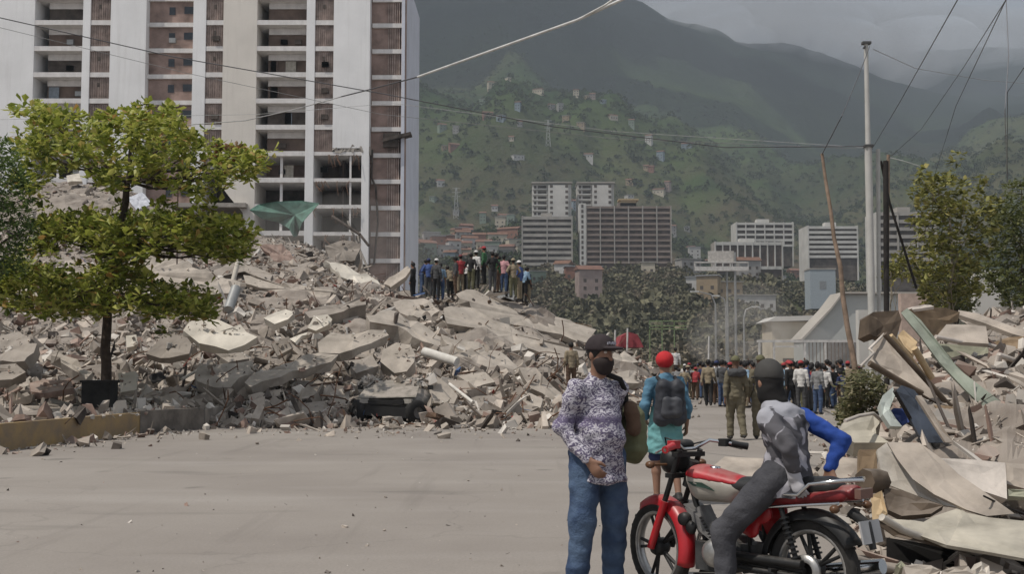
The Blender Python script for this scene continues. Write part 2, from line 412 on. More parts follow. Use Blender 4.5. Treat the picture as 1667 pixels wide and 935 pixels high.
tag(mb.build('mist', m_mist, recalc=False), 'pale mist hanging over the mountain ridge at upper right', None, None, 'stuff')

m_dust = bpy.data.materials.new('dust_air'); m_dust.use_nodes = True; t_ = m_dust.node_tree; t_.nodes.clear()
o_ = t_.nodes.new('ShaderNodeOutputMaterial'); pv = t_.nodes.new('ShaderNodeVolumePrincipled'); pv.inputs['Color'].default_value = (.95, .90, .84, 1); pv.inputs['Density'].default_value = 0.018
t_.links.new(pv.outputs['Volume'], o_.inputs['Volume'])
for lb_, items_ in (('pale dust drifting over the far crowd', ((1235, 560, 88, 5.5, 2.2), (1200, 548, 96, 4.5, 3.0), (1275, 566, 84, 4.5, 1.8), (1225, 520, 104, 3.5, 3.4))), ('pale dust hanging at the foot of the torn tower', ((560, 392, 108, 6, 4.5), (480, 400, 104, 6, 4), (630, 410, 112, 6, 4.5)))):
    mb = MB()
    for (px, py, Y, rx, rz) in items_: ellipsoid(mb, P(px, py, Y), (rx, 5, rz))
    tag(mb.build('dust', m_dust, recalc=False), lb_, None, None, 'stuff')
# ================================================================== THE DAMAGED APARTMENT TOWER
m_white = mat('white_render', (0.82, 0.81, 0.795), var=0.05, scale=0.25, rough=0.8, bump=0.1, bscale=8)
m_beige = mat('cream_render', (0.72, 0.67, 0.60), var=0.05, scale=0.25, rough=0.8)
m_trim = mat('floor_band_concrete', (0.72, 0.69, 0.66), var=0.08, scale=1.5, rough=0.85)
m_louv = mat('brown_louvre', (0.37, 0.29, 0.25), var=0.25, scale=1.2, rough=0.7, island=0.18)
m_brickbay = mat('red_brown_block', (0.31, 0.22, 0.185), var=0.25, scale=0.6, rough=0.9, island=0.3)
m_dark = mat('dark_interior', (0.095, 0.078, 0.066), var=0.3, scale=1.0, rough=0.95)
m_room = mat('room_plaster', (0.30, 0.26, 0.22), var=0.25, scale=0.8, rough=0.95)
m_conc = mat('raw_concrete', (0.36, 0.325, 0.285), var=0.15, scale=1.2, rough=0.9, bump=0.4, bscale=9, dust=0.5)
m_glass = mat('dark_window_glass', (0.035, 0.04, 0.045), var=0.2, rough=0.15, spec=0.5)
m_metal = mat('grey_metal', (0.32, 0.32, 0.31), rough=0.5, metal=0.5, var=0.1)
m_rust = mat('rusty_iron', (0.16, 0.085, 0.05), rough=0.85, var=0.3, scale=8)
def streaks(m, sc=(1.6, 1.6, .10), fac=.16):
    # rain streaks running down the render
    t = m.node_tree; N = t.nodes; K = t.links; b = N['Principled BSDF']; src = b.inputs['Base Color'].links[0].from_socket
    tc = N.new('ShaderNodeTexCoord'); mp = N.new('ShaderNodeMapping'); mp.inputs['Scale'].default_value = sc; K.new(tc.outputs['Object'], mp.inputs['Vector'])
    n = N.new('ShaderNodeTexNoise'); n.inputs['Scale'].default_value = 1.0; n.inputs['Detail'].default_value = 6; n.inputs['Roughness'].default_value = .7; K.new(mp.outputs['Vector'], n.inputs['Vector'])
    r = N.new('ShaderNodeMapRange'); r.inputs['From Min'].default_value = .50; r.inputs['From Max'].default_value = .72; r.inputs['To Max'].default_value = fac; K.new(n.outputs['Fac'], r.inputs['Value'])
    x = N.new('ShaderNodeMix'); x.data_type = 'RGBA'; x.inputs['B'].default_value = (.30, .26, .22, 1); K.new(src, x.inputs['A']); K.new(r.outputs['Result'], x.inputs['Factor']); K.new(x.outputs['Result'], b.inputs['Base Color'])
TY = 125.0
def tx(px, Y=TY): return (px - CX) / F * Y
def tz(py, Y=TY): return (HOR - py) / F * Y + EYE
FL = 44.0 / F * TY                                    # storey height (about 2.9 m)
m_end = mat('blue_shade_render', (0.60, 0.62, 0.68), var=0.06, scale=0.3)  # blue cast of the shaded side wall put into its base colour
for m_ in (m_white, m_beige, m_trim, m_end): streaks(m_)
tower = empty('apartment_tower', (tx(300), TY, 0))
tag(tower, 'tall white and brown apartment tower with its lower right floors torn open', 'building')
TB = -tower.location
class LB(MB):
    """builder in world coordinates, shifted to the tower's own origin"""
    def build(s, name, mats, parent=None, recalc=True):
        s.v = [tuple(Vector(v) - Vector(parent_world(parent))) for v in s.v]
        return MB.build(s, name, mats, parent, recalc)
def parent_world(p):
    v = Vector((0, 0, 0))
    while p is not None: v += p.location; p = p.parent
    return v
rows = [27 + 44 * k - 44 * 3 for k in range(0, 16)]      # photo rows of the floor bands, from above the frame down
rows = [r + 0.0 for r in rows if r < 620]
ztop = tz(rows[0] - 30)
def zof(r): return tz(r)
# solid blocks (walls): x pixel from, to, y depth front, z bottom
D = 20.0
w = LB()
def wall(x0, x1, r0, r1, y0=TY, dep=D, mb=w, mi=0): mb.bb(tx(x0), tx(x1), y0, y0 + dep, tz(r1), tz(r0), mi)
TOPR = -150
wall(-420, 42, TOPR, 640)                    # left blank wing
wall(122, 134.5, TOPR, 640, dep=6)
wall(168, 227, TOPR, 640, dep=D)
wall(305, 326, TOPR, 345, dep=6)
wall(493, 507, TOPR, 640, dep=6)
wall(538, 598, TOPR, 238, dep=D - 3)
wall(586, 598, 238, 430, dep=0.8)
w.build('front_wall', m_white, tower)
w = LB(); wall(355, 411, TOPR, 300, dep=D, mb=w); 
w.prism([(tx(355), TY + 6, tz(300)), (tx(411), TY + 6, tz(300)), (tx(411), TY + 6, tz(420)), (tx(399), TY + 6, tz(420)), (tx(392), TY + 6, tz(345)), (tx(372), TY + 6, tz(322))], (0, -6, 0))
w.build('cream_wall', m_beige, tower)
# broken edge under the torn wall panel
w = LB(); rg = random.Random(4)
for k in range(16):
    x = 541 + k * 3.7; w.box((tx(x), TY + 0.35, tz(239 + rg.uniform(-1, 5))), (0.45, 0.6, rg.uniform(0.25, 0.9)), Matrix.Rotation(rg.uniform(-.5, .5), 3, 'Y'), jit=.2, rng=rg)
w.build('broken_edge', m_conc, tower)
# back core so no sky shows through
w = LB(); w.bb(tx(60), tx(598), TY + 9, TY + D, 0, tz(TOPR)); w.build('rear_wall', m_room, tower)
# recessed centre bay and right bay (set back)
RB = TY + 1.2
bays = [('A', 227, 305, RB, 17), ('B', 598, 652, TY + 1.5, 13)]
for nm, x0, x1, yb, _ in bays:
    w = LB(); w.bb(tx(x0), tx(x1) - (0 if nm == 'A' else 0.5), yb, yb + 8, 0, tz(TOPR))
    w.build('bay_wall', m_brickbay, tower)
    for r in rows:
        rng_ = random.Random(int(r) + len(nm) * 7)
        if nm == 'A' and r > 330: continue
        if r > 450: continue
        # floor band and opening per storey, set proud of the bay wall
        b = LB(); b.bb(tx(x0 + (0 if nm == 'A' else 2)), tx(x1 + 1), yb - 0.35, yb - 0.003, tz(r + 3.6), tz(r - 3.6))
        b.build('floor_band', m_trim, tower)
        wn = LB()
        if nm == 'A':
            wn.bb(tx(260), tx(270), yb - 0.05, yb - 0.002, tz(r + 26), tz(r + 13), 0)
            wn.build('window', m_glass, tower)
            wn = LB(); wn.bb(tx(285), tx(300), yb - 0.05, yb - 0.002, tz(r + 24), tz(r + 12), 0)
            wn.build('window', m_glass, tower)
        else:
            for q in range(7):      # vertical grey slats of the service screen
                wn.bb(tx(626 + q * 3.6), tx(627.6 + q * 3.6), yb - 0.12, yb - 0.003, tz(r + 40), tz(r + 4), 0)
            wn.build('vertical_screen', m_louv, tower)
w = LB(); w.bb(tx(652), tx(655.0), TY + 1.2, TY + 3, 0, tz(TOPR)); w.build('brick_pier', m_brickbay, tower)
# right end wing: blank side wall in shade
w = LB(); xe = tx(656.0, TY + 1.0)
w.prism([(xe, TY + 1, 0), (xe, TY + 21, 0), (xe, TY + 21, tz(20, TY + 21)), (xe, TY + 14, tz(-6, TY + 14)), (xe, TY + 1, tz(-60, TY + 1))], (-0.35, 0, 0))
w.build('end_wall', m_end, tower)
# storey by storey: balconies and louvred windows
def louvre(x0, x1, r, seed):
    rr = random.Random(seed); b = LB()
    b.bb(tx(x0), tx(x1), TY + 0.30, TY + 0.5, tz(r + 40), tz(r + 4), 0)
    n = int((x1 - x0) / 3.4)
    for q in range(n + 1):
        xx = x0 + (x1 - x0) * q / n
        b.bb(tx(xx) - 0.025, tx(xx) + 0.025, TY + 0.18, TY + 0.297, tz(r + 40), tz(r + 4), 0)
    if rr.random() < 0.45: b.bb(tx(x0 + 13), tx(x0 + 17), TY + 0.16, TY + 0.18, tz(r + 20), tz(r + 13), 1)
    b.build('louvre_window', [m_louv, m_dark], tower)
for i, r in enumerate(rows):
    if r < 640:
        for (x0, x1, rmax) in ((134.5, 168, 640), (326, 355, 290), (507, 538, 238)):
            if r < rmax:
                louvre(x0, x1, r, i * 7 + int(x0))
                b = LB(); b.bb(tx(x0), tx(x1), TY + 0.06, TY + 0.6, tz(r + 4), tz(r - 4)); b.build('floor_band', m_trim, tower)
    for (x0, x1) in ((42, 122), (411, 493)):
        if r > 420: continue
        rr = random.Random(i * 3 + x0)
        # inner side wall, back wall with dark opening, slab, parapet-free fascia
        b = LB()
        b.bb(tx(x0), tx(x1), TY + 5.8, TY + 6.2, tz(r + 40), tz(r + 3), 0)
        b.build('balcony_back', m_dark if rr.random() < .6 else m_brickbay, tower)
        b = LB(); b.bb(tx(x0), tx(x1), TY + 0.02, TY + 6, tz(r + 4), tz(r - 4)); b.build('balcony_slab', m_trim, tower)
        b = LB(); b.bb(tx(x0 + 15), tx(x1), TY + 1.5, TY + 1.7, tz(r + 14), tz(r + 4.2))
        if r < 245: b.build('lintel', m_trim, tower)
        b = LB(); b.bb(tx(x0 + 14), tx(x1), TY + 1.72, TY + 1.9, tz(r + 39.5), tz(r + 14))
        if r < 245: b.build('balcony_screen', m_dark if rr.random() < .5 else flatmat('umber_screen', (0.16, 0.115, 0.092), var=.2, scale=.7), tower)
        elif rr.random() < .9:
            b = LB(); b.bb(tx(x0 + 40), tx(x0 + 44), TY + 0.5, TY + 0.8, tz(r + 40), tz(r + 4)); b.build('room_pier', m_trim, tower)
rr = random.Random(12)
for k in range(26):
    x0 = rr.choice([148, 262, 338, 446, 470, 519, 88, 104]); r = rr.choice(rows[3:9]); b = LB(); yo = RB - .5 if x0 == 262 else TY + (1.35 if x0 in (446, 470, 88, 104) else -.15)
    b.bb(tx(x0), tx(x0 + 11), yo, yo + .34, tz(r + 31), tz(r + 23)); b.build('air_conditioner', m_dark if rr.random() < .4 else m_metal, tower)
for k in range(12):
    x0 = rr.choice([60, 430, 455]); r = rr.choice(rows[3:9]); b = LB(); b.bb(tx(x0), tx(x0 + rr.uniform(8, 18)), TY + 1.40, TY + 1.45, tz(r + 38), tz(r + 16)); b.build('curtain', flatmat('curtain_' + str(k % 3), [(.36, .33, .28), (.22, .25, .28), (.34, .24, .2)][k % 3]), tower)
# open rooms at the lower right, with bare frame
for k, r in enumerate([244, 288, 332, 377]):
    b = LB(); b.bb(tx(507), tx(586), TY + 0.05, TY + 8, tz(r + 6), tz(r), 0)
    b.build('open_floor_slab', m_trim, tower)
    b = LB(); b.bb(tx(507), tx(586), TY + 6.5, TY + 6.7, tz(r + 44), tz(r + 6), 0); b.bb(tx(548), tx(551), TY + 3.0, TY + 6, tz(r + 44), tz(r + 6), 0)
    b.build('room_wall', flatmat('room_brown', (0.13, 0.095, 0.075), var=.3, scale=.5), tower)
    rr = random.Random(k); b = LB()
    for q in range(7):
        x = tx(rr.uniform(510, 584)); z = tz(r + 5)
        b.tube([(x, TY, z), (x + rr.uniform(-.3, .3), TY - .2, z - .5), (x + rr.uniform(-.6, .6), TY - .3, z - rr.uniform(.8, 1.8))], 0.035, 5)
    b.build('hanging_rebar', m_rust, tower)
b = LB(); b.bb(tx(566), tx(569), TY + .2, TY + .4, tz(420), tz(250)); b.build('drain_pipe', m_trim, tower)
b = LB(); b.tube([(tx(602), TY + 1, tz(238)), (tx(601), TY + 1, tz(285)), (tx(608), TY + 1, tz(300)), (tx(612), TY + 1, tz(360)), (tx(606), TY + 1, tz(430))], 0.12, 6); b.build('hanging_cable', m_dark, tower)
# torn awning-like piece of wall on the right bay
b = LB(); b.box((tx(643), TY + 1.0, tz(218)), (3.2, 1.4, .35), Matrix.Rotation(R(-14), 3, 'Y')); b.box((tx(632), TY + 1.2, tz(222)), (1.6, .8, 1.5)); b.build('loose_panel', m_dark, tower)
# left low collapsed storeys behind the tree
b = LB()
b.bb(tx(240), tx(400), TY - 1, TY + 5, tz(338), tz(331)); b.bb(tx(250), tx(395), TY + 2, TY + 3, tz(420), tz(338))
b.build('lower_slab', m_conc, tower)

# a green sheet hanging in the torn floors
def cloth_poly(name, pts, thick, m, label, cat, sag=0.0, n=10):
    """pts: 4 world corners (tl,tr,br,bl) -> draped sheet with thickness"""
    a, b_, c, d = [Vector(p) for p in pts]; vs = []; 
    nrm = (b_ - a).cross(d - a).normalized()
    for s_ in (0, 1):
        for i in range(n + 1):
            for j in range(n + 1):
                u, v = i / n, j / n
                p = (a * (1 - u) + b_ * u) * (1 - v) + (d * (1 - u) + c * u) * v
                p = p + nrm * (math.sin(u * 17 + v * 2) * .12 * sag + s_ * thick) - Vector((0, 0, math.sin(u * math.pi) * sag * .5))
                vs.append(p)
    q = (n + 1) ** 2; fs = []
    for i in range(n):
        for j in range(n):
            k = i * (n + 1) + j
            fs.append((k, k + 1, k + n + 2, k + n + 1)); fs.append((q + k, q + k + n + 1, q + k + n + 2, q + k + 1))
    for i in range(n):
        fs += [(i, i + 1, q + i + 1, q + i)]; k = n * (n + 1); fs += [(k + i, q + k + i, q + k + i + 1, k + i + 1)]
        fs += [(i * (n + 1), q + i * (n + 1), q + (i + 1) * (n + 1), (i + 1) * (n + 1))]
        fs += [(i * (n + 1) + n, (i + 1) * (n + 1) + n, q + (i + 1) * (n + 1) + n, q + i * (n + 1) + n)]
    mb = MB(); mb.add(vs, fs, 0, True); return tag(mb.build(name, m), label, cat)
m_gtarp = mat('green_mesh_net', (0.10, 0.19, 0.15), var=.25, scale=1.5, rough=.9)
mb = MB(); rg = random.Random(3)
fan = [(406, 342), (420, 333), (450, 328), (490, 327), (520, 331), (508, 344), (492, 362), (484, 384), (478, 386), (470, 372), (452, 362), (425, 356)]
ctr = P(480, 350, 108)
ring = [P(x, y, 108 + rg.uniform(-1.2, 1.2)) for x, y in fan]
n = len(ring); vs = ring + [ctr] + [p + Vector((0, .12, 0)) for p in ring] + [ctr + Vector((0, .12, 0))]
fs = [(i, (i + 1) % n, n) for i in range(n)] + [(n + 1 + i, n + 1 + n, n + 1 + (i + 1) % n) for i in range(n)] + [(i, n + 1 + i, n + 1 + (i + 1) % n, (i + 1) % n) for i in range(n)]
mb.add(vs, fs)
tag(mb.build('safety_net', m_gtarp), 'green netting hanging in folds from the torn lower floors of the tower', 'netting')

# ================================================================== FAR BUILDINGS
def slab_block(name, label, x0, x1, r0, r1, Y, dep, floors, wallm, bandm, darkm, ncol=0, colm=None, yaw=0.0, bandfrac=0.42, endwall=0.0, group=None):
    """long block: recessed dark floors between projecting bands, real depth"""
    W = (x1 - x0) / F * Y; H = (r1 - r0) / F * Y; xc = ((x0 + x1) / 2 - CX) / F * Y; zb = tz(r1, Y)
    o = empty(name, (xc, Y, zb), yaw); tag(o, label, 'building', group)
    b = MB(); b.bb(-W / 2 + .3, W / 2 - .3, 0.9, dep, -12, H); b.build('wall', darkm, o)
    for k in range(floors + 1):
        z = H - H * k / floors; h = H / floors * bandfrac
        b = MB(); b.bb(-W / 2, W / 2, 0, dep - .3, z - h, z + .15); b.build('floor_band', bandm, o)
    for k in range(ncol + 1 if ncol else 0):
        x = -W / 2 + W * k / ncol
        b = MB(); b.bb(x - .28, x + .28, -.25, 1.0, -1.0, H + .3); b.build('pier', colm or bandm, o)
    for sg in (-1, 1): b = MB(); b.bb(sg * (W / 2 + .05), sg * (W / 2 - .5), -.1, dep, -12, H + .5); b.build('end_wall', wallm, o)
    b = MB(); b.bb(-W * .12, W * .1, 3, 8, H, H + 2.4); b.build('roof_house', bandm, o)
    return o
f_white = mat('weathered_white', (0.58, 0.56, 0.52), var=.1, scale=.15)
f_grey = mat('weathered_grey', (0.40, 0.37, 0.33), var=.15, scale=.15)
f_brown = mat('brown_concrete', (0.27, 0.215, 0.18), var=.15, scale=.1)
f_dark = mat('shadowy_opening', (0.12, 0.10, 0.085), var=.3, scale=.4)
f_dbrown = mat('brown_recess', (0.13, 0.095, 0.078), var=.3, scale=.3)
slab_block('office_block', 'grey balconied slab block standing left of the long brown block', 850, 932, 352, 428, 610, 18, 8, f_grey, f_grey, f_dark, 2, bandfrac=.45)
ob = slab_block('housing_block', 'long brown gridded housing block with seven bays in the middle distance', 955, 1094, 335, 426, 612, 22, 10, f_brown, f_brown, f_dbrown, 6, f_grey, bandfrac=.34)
b = MB(); b.bb(tx(944, 612) - ob.location.x, tx(954.5, 612) - ob.location.x, -.4, 12, -10, 31); b.build('stair_tower', f_white, ob)
for k in range(12):
    b = MB(); b.bb(tx(947, 612) - ob.location.x, tx(950.5, 612) - ob.location.x, -.5, -.38, 30.3 - k * 2.75 - 1.7, 30.3 - k * 2.75); b.build('stair_window', f_dark, ob)
b = MB(); b.bb(tx(1012, 612) - ob.location.x, tx(1038, 612) - ob.location.x, 3, 9, 29.5, 33); b.bb(tx(1009, 612) - ob.location.x, tx(1042, 612) - ob.location.x, 2, 10, 33, 33.8); b.build('roof_house', mat('ochre_render', (.5, .38, .22)), ob)
# white stepped towers behind
def pale_tower(label, x0, x1, r0, r1, Y, seed):
    W = (x1 - x0) / F * Y; H = (r1 - r0) / F * Y; xc = ((x0 + x1) / 2 - CX) / F * Y; zb = tz(r1, Y)
    o = empty('white_tower', (xc, Y, zb)); tag(o, label, 'building')
    b = MB(); b.bb(-W * .5, W * .5, 1, 16, -10, H); b.bb(-W * .1, W * .42, -1.5, 1, -10, H - 1.0); b.build('wall', f_white, o)
    b = MB(); b.bb(-W * .52, W * .52, -1.8, 16.3, H, H + .7); b.build('roof', f_grey, o)
    fl = int(H / 3.0)
    for k in range(fl):
        z = H - 2.5 - k * 3.0
        for (a, c) in ((-.46, -.40), (-.36, -.14)):
            b = MB(); b.bb(W * a, W * c, .9, .997, z, z + 1.5); b.build('window', f_dark, o)
        for a in (-.05, .34):
            b = MB(); b.bb(W * a, W * a + 1.5, -1.6, -1.503, z, z + 1.5); b.build('window', f_dark, o)
        b = MB(); b.bb(-W * .5, -W * .12, -.3, 1.0, z - .9, z - .2); b.build('balcony', f_white, o)
    return o
pale_tower('white residential tower left of its twin on the hillside', 867, 931, 297, 360, 640, 1)
t2 = pale_tower('white residential tower right of its twin, rising behind the long brown block', 941, 1001, 297, 345, 645, 2)
slab_block('hotel_block', 'pale gridded block high on the right slope with a row of stilts beneath', 1201, 1294, 362, 398, 640, 16, 4, f_white, f_white, f_dark, 6, bandfrac=.36)
slab_block('stilt_block', 'lower block of tall thin columns under the pale gridded block', 1166, 1276, 394, 434, 610, 14, 1, f_grey, f_white, f_dbrown, 9, f_white, bandfrac=.12)
slab_block('banded_block', 'white block with long horizontal balcony bands right of centre', 1318, 1400, 368, 416, 560, 18, 6, f_white, f_white, f_dark, 0, bandfrac=.48)
slab_block('corner_block', 'tall white block half hidden behind the thin black poles', 1434, 1528, 345, 420, 420, 16, 6, f_white, f_grey, f_dark, 3, bandfrac=.4)
o = empty('annex_building', (tx(1341, 420), 420, tz(476, 420))); tag(o, 'small plain grey annex with blank front under the banded white block', 'building')
b = MB(); b.bb(-4.6, 4.6, 0, 8, -6, 8.2); b.build('wall', flatmat('pale_blue_grey', (.38, .42, .44)), o); b = MB(); b.bb(-4.8, 4.8, -.2, 8.2, 8.2, 8.7); b.build('roof', f_grey, o)
b = MB(); b.bb(-1.2, 1.2, -.06, -.003, 1, 4); b.build('door', flatmat('dull_door', (.28, .29, .29)), o)
# ---- hillside houses, each a thing of its own
hm = {n: mat('house_' + n, c, var=.12, scale=.3, rough=.9) for n, c in dict(white=(.52, .50, .47), cream=(.52, .46, .36), brick=(.27, .14, .10), grey=(.34, .32, .30), ochre=(.34, .26, .17), pink=(.36, .28, .25), blue=(.24, .29, .33), green=(.23, .28, .22)).items()}
rm = {n: mat('roof_' + n, c, var=.15, scale=.5, rough=.9) for n, c in (('tin', (.36, .36, .37)), ('tile', (.21, .115, .085)), ('slab', (.38, .36, .33)), ('rusty', (.20, .11, .075)))}
zones = [ # px range, depth range, count, phrase
    (684, 760, 680, 950, 30, 'beside the edge of the apartment tower'),
    (745, 850, 680, 1000, 34, 'on the slope left of the grey balconied block'),
    (690, 850, 1000, 1500, 26, 'high up the slope left of the twin towers'),
    (860, 1010, 1100, 1500, 16, 'on the slope straight above the twin white towers'),
    (1010, 1150, 800, 1400, 34, 'on the slope above the long brown block'),
    (1085, 1200, 640, 850, 20, 'right of the long brown block'),
    (1150, 1330, 680, 1000, 16, 'above the block on tall columns'),
    (1000, 1320, 420, 560, 7, 'low among the trees under the tall blocks'),
    (820, 1000, 400, 540, 5, 'low behind the crowd on the rubble'),
]
_b = MB(); _b.bb(-.6, .6, -.05, -.003, -.7, .7); _w = _b.build('window', f_dark); WINME = _w.data; bpy.data.objects.remove(_w)
rg = random.Random(21); used = set(); cross = []
sizes = [('small', 7, 5), ('wide', 15, 5.5), ('tall', 9, 11), ('two storey', 10, 7.5)]
wcols = list(hm); rcols = list(rm)
for (xa, xb, ya, yb, cnt, ph) in zones:
    for k in range(cnt):
        for _ in range(60):
            sz = rg.choice(sizes); wc = rg.choice(wcols + ['white', 'white', 'cream', 'grey']); rc = rg.choice(rcols)
            if (sz[0], wc, rc, ph) not in used: break
        used.add((sz[0], wc, rc, ph))
        px = rg.uniform(xa, xb); Y = rg.uniform(ya, yb); x = (px - CX) / F * Y; z = TZ(x, Y)
        o = empty('hillside_house', (x, Y, z + 1.5), rg.uniform(-.5, .5))
        tag(o, f'{sz[0]} {wc} house with {rc} roof {ph}', 'house', 'houses on the hillside')
        W, H = sz[1] * rg.uniform(.85, 1.15), sz[2] * rg.uniform(.9, 1.1); Dp = rg.uniform(6, 9)
        sc_ = 1.0 if Y < 1000 else .78; W *= sc_; H *= sc_
        b = MB(); b.bb(-W / 2, W / 2, 0, Dp, -8, H); b.build('wall', hm[wc], o)
        b = MB()
        if rc in ('tile', 'rusty'):
            b.prism([(-W / 2 - .5, -.6, H), (-W / 2 - .5, Dp + .6, H), (-W / 2 - .5, Dp / 2, H + 1.9)], (W + 1, 0, 0))
        else: b.bb(-W / 2 - .4, W / 2 + .4, -.5, Dp + .4, H, H + .35)
        b.build('roof', rm[rc], o)
        nf = max(1, int(H / 3)); nw = max(2, int(W / 3.2))
        for f in range(nf):
            for q in range(nw):
                wo = bpy.data.objects.new('window', WINME); link(wo, o); wo.location = (-W / 2 + W * (q + .5) / nw, 0, f * 3 + 1.6)
# ---- pylons on the slope
for px, Y, h, ph in ((742, 1150, 32, 'left lattice mast on the mountainside above the slope houses'), (893, 1250, 30, 'right lattice mast on the mountainside above the twin towers')):
    x = (px - CX) / F * Y; z = TZ(x, Y) - 2; b = MB()
    for sx in (-1, 1):
        for sy in (-1, 1): b.tube([(x + 2.6 * sx, Y + 2.6 * sy, z), (x + .5 * sx, Y + .5 * sy, z + h)], .22, 4)
    for k in range(7):
        s0, s1 = 2.6 - .3 * k, 2.3 - .3 * k; z0, z1 = z + h * k / 7, z + h * (k + 1) / 7
        b.tube([(x - s0, Y - s0, z0), (x + s1, Y - s1, z1)], .14, 4); b.tube([(x + s0, Y - s0, z0), (x - s1, Y - s1, z1)], .14, 4)
    for k in (0, 1, 2): b.bb(x - 4, x + 4, Y - .2, Y + .2, z + h - 1 - 4 * k, z + h - .6 - 4 * k)
    tag(b.build('lattice_mast', flatmat('galvanised', (.45, .45, .44))), ph, 'mast')
# ---- far trees on the lower slope: leafy masses that read as one wood
def blob_forest(name, label, n, xr, yr, size, m, seed, zf=None, rock=1.0):
    r_ = np.random.RandomState(seed)
    pxs = r_.uniform(xr[0], xr[1], n); Ys = np.exp(r_.uniform(math.log(yr[0]), math.log(yr[1]), n))
    V = []; Fc = []; base = 0
    K_ = 34
    for i in range(n):
        Y = Ys[i]; x = (pxs[i] - CX) / F * Y
        if zf is None: z = TZ(x, Y)
        else: z = zf(x, Y)
        s = size * math.exp(r_.normal(0, .38))
        c = r_.normal(size=(K_, 3)); c /= np.linalg.norm(c, axis=1)[:, None]; c[:, 2] = np.abs(c[:, 2]) * 1.1 - .1
        c *= s * r_.uniform(.75, 1.1, (K_, 1)); c += (x, Y, z + s * .5)
        a = r_.normal(size=(K_, 3)); a /= np.linalg.norm(a, axis=1)[:, None]; b_ = r_.normal(size=(K_, 3)); b_ -= a * (a * b_).sum(1)[:, None]; b_ /= np.linalg.norm(b_, axis=1)[:, None]
        h = s * .30
        q = np.stack([c - a * h, c + b_ * h * .8, c + a * h, c - b_ * h * .8], 1).reshape(-1, 3)
        V.append(q); Fc.append(np.arange(K_ * 4).reshape(-1, 4) + base); base += K_ * 4
    o = np_mesh(name, np.concatenate(V), np.concatenate(Fc), m, None, False)
    return tag(o, label, None, None, 'stuff')
m_far = mat('far_foliage', (.17, .155, .10), col2=(.11, .108, .068), scale=.05, rough=.9, island=.28, spec=.1)
m_far2 = mat('dry_foliage', (.21, .175, .125), col2=(.14, .122, .085), scale=.05, rough=.9, island=.28, spec=.1)
blob_forest('slope_trees', 'dark green wood covering the lower slope under the tall blocks', 8500, (560, 1720), (300, 600), 1.6, m_far, 5)
blob_forest('upper_slope_trees', 'scattered scrub and trees between the hillside houses', 11000, (600, 1720), (640, 2300), 2.3, mat('slope_foliage', (.072, .088, .038), col2=(.042, .055, .024), scale=.05, rough=.9, island=.3, spec=.1), 6)
blob_forest('dry_scrub', 'dry brownish scrub over the foot of the slope', 4200, (640, 1500), (260, 600), 1.3, m_far2, 7)

# ---- billboard on two posts
bx = empty('billboard', (tx(1176, 150), 150, 0)); tag(bx, 'wide pale billboard frame on two tall posts above the road', 'billboard')
q = lambda px: tx(px, 150) - bx.location.x
b = MB(); b.bb(q(1155), q(1197), .3, .6, tz(426, 150), tz(408, 150)); b.build('panel', mat('billboard_back', (.50, .47, .43)), bx)
b = MB(); b.bb(q(1132), q(1220), 0, .6, tz(441, 150), tz(434, 150)); b.bb(q(1132), q(1220), 0, .5, tz(428, 150), tz(426, 150))
for px in (1132, 1162, 1193, 1219): b.bb(q(px), q(px + 1.6), .1, .4, tz(441, 150), tz(427, 150))
b.build('walkway', flatmat('pale_steel', (.55, .53, .5)), bx)
b = MB(); b.tube([(q(1198.5), .3, 0), (q(1198.5), .3, tz(410, 150))], .17, 8); b.build('post', m_metal, bx)
b = MB(); b.tube([(q(1186), .6, 0), (q(1186), .6, tz(441, 150))], .14, 8); b.build('post', m_metal, bx)
# small green frame sign far left of the lamps
b = MB()
for k in range(3): x0 = tx(1057 + 20 * k, 160); b.bb(x0, x0 + .12, 160, 160.2, 0, tz(523, 160))
for r in (523, 531, 536): b.bb(tx(1057, 160), tx(1118, 160), 160, 160.15, tz(r + .8, 160), tz(r - .8, 160))
tag(b.build('sign_frame', flatmat('dull_green_metal', (.20, .26, .13))), 'empty green metal sign frame behind the red tent', 'sign frame')
# ---- street lamps
def street_lamp(label, px, ytop, Y, reach):
    o = empty('street_lamp', (tx(px, Y), Y, 0)); tag(o, label, 'street lamp', 'street lamps along the far road')
    h = tz(ytop, Y); b = MB(); b.tube([(0, 0, 0), (0, 0, h - 1.2), (reach * .25, 0, h - .3), (reach, 0, h)], [.12, .09, .07, .05], 8); b.build('pole', m_metal, o)
    b = MB(); b.box((reach + (.35 if reach > 0 else -.35), 0, h), (.8, .28, .14)); b.build('lamp_head', flatmat('lamp_grey', (.5, .5, .48)), o)
street_lamp('curved grey street lamp leaning left over the crowd', 1165, 475, 110, -1.6)
street_lamp('thin grey street lamp just right of the billboard posts', 1211, 500, 120, .9)
street_lamp('grey street lamp left of the curved one, behind it', 1182, 482, 118, -.7)
# ---- grey gable roofed hall on the right and the gate frame
m_hall = mat('pale_sheet_roof', (.42, .43, .41), var=.08, scale=.2)
o = empty('storage_hall', (tx(1370, 95), 95, 0)); tag(o, 'large pale grey hall with long sloping roof behind the crowd', 'building')
b = MB(); q = lambda px: tx(px, 95) - o.location.x
b.prism([(q(1306), 0, tz(556, 95)), (q(1352), 0, tz(506, 95)), (q(1372), 0, tz(480, 95)), (q(1500), 0, tz(480, 95)), (q(1500), 0, 0), (q(1306), 0, 0)], (0, 3, 0)); b.build('wall', m_hall, o)
b = MB(); b.prism([(q(1304), -.4, tz(556, 95)), (q(1352), -.4, tz(505, 95)), (q(1372), -.4, tz(479, 95)), (q(1502), -.4, tz(479, 95)), (q(1502), -.4, tz(476, 95)), (q(1371), -.4, tz(476, 95)), (q(1351), -.4, tz(502, 95)), (q(1302), -.4, tz(553, 95))], (0, 3.8, 0)); b.build('roof_edge', f_grey, o)
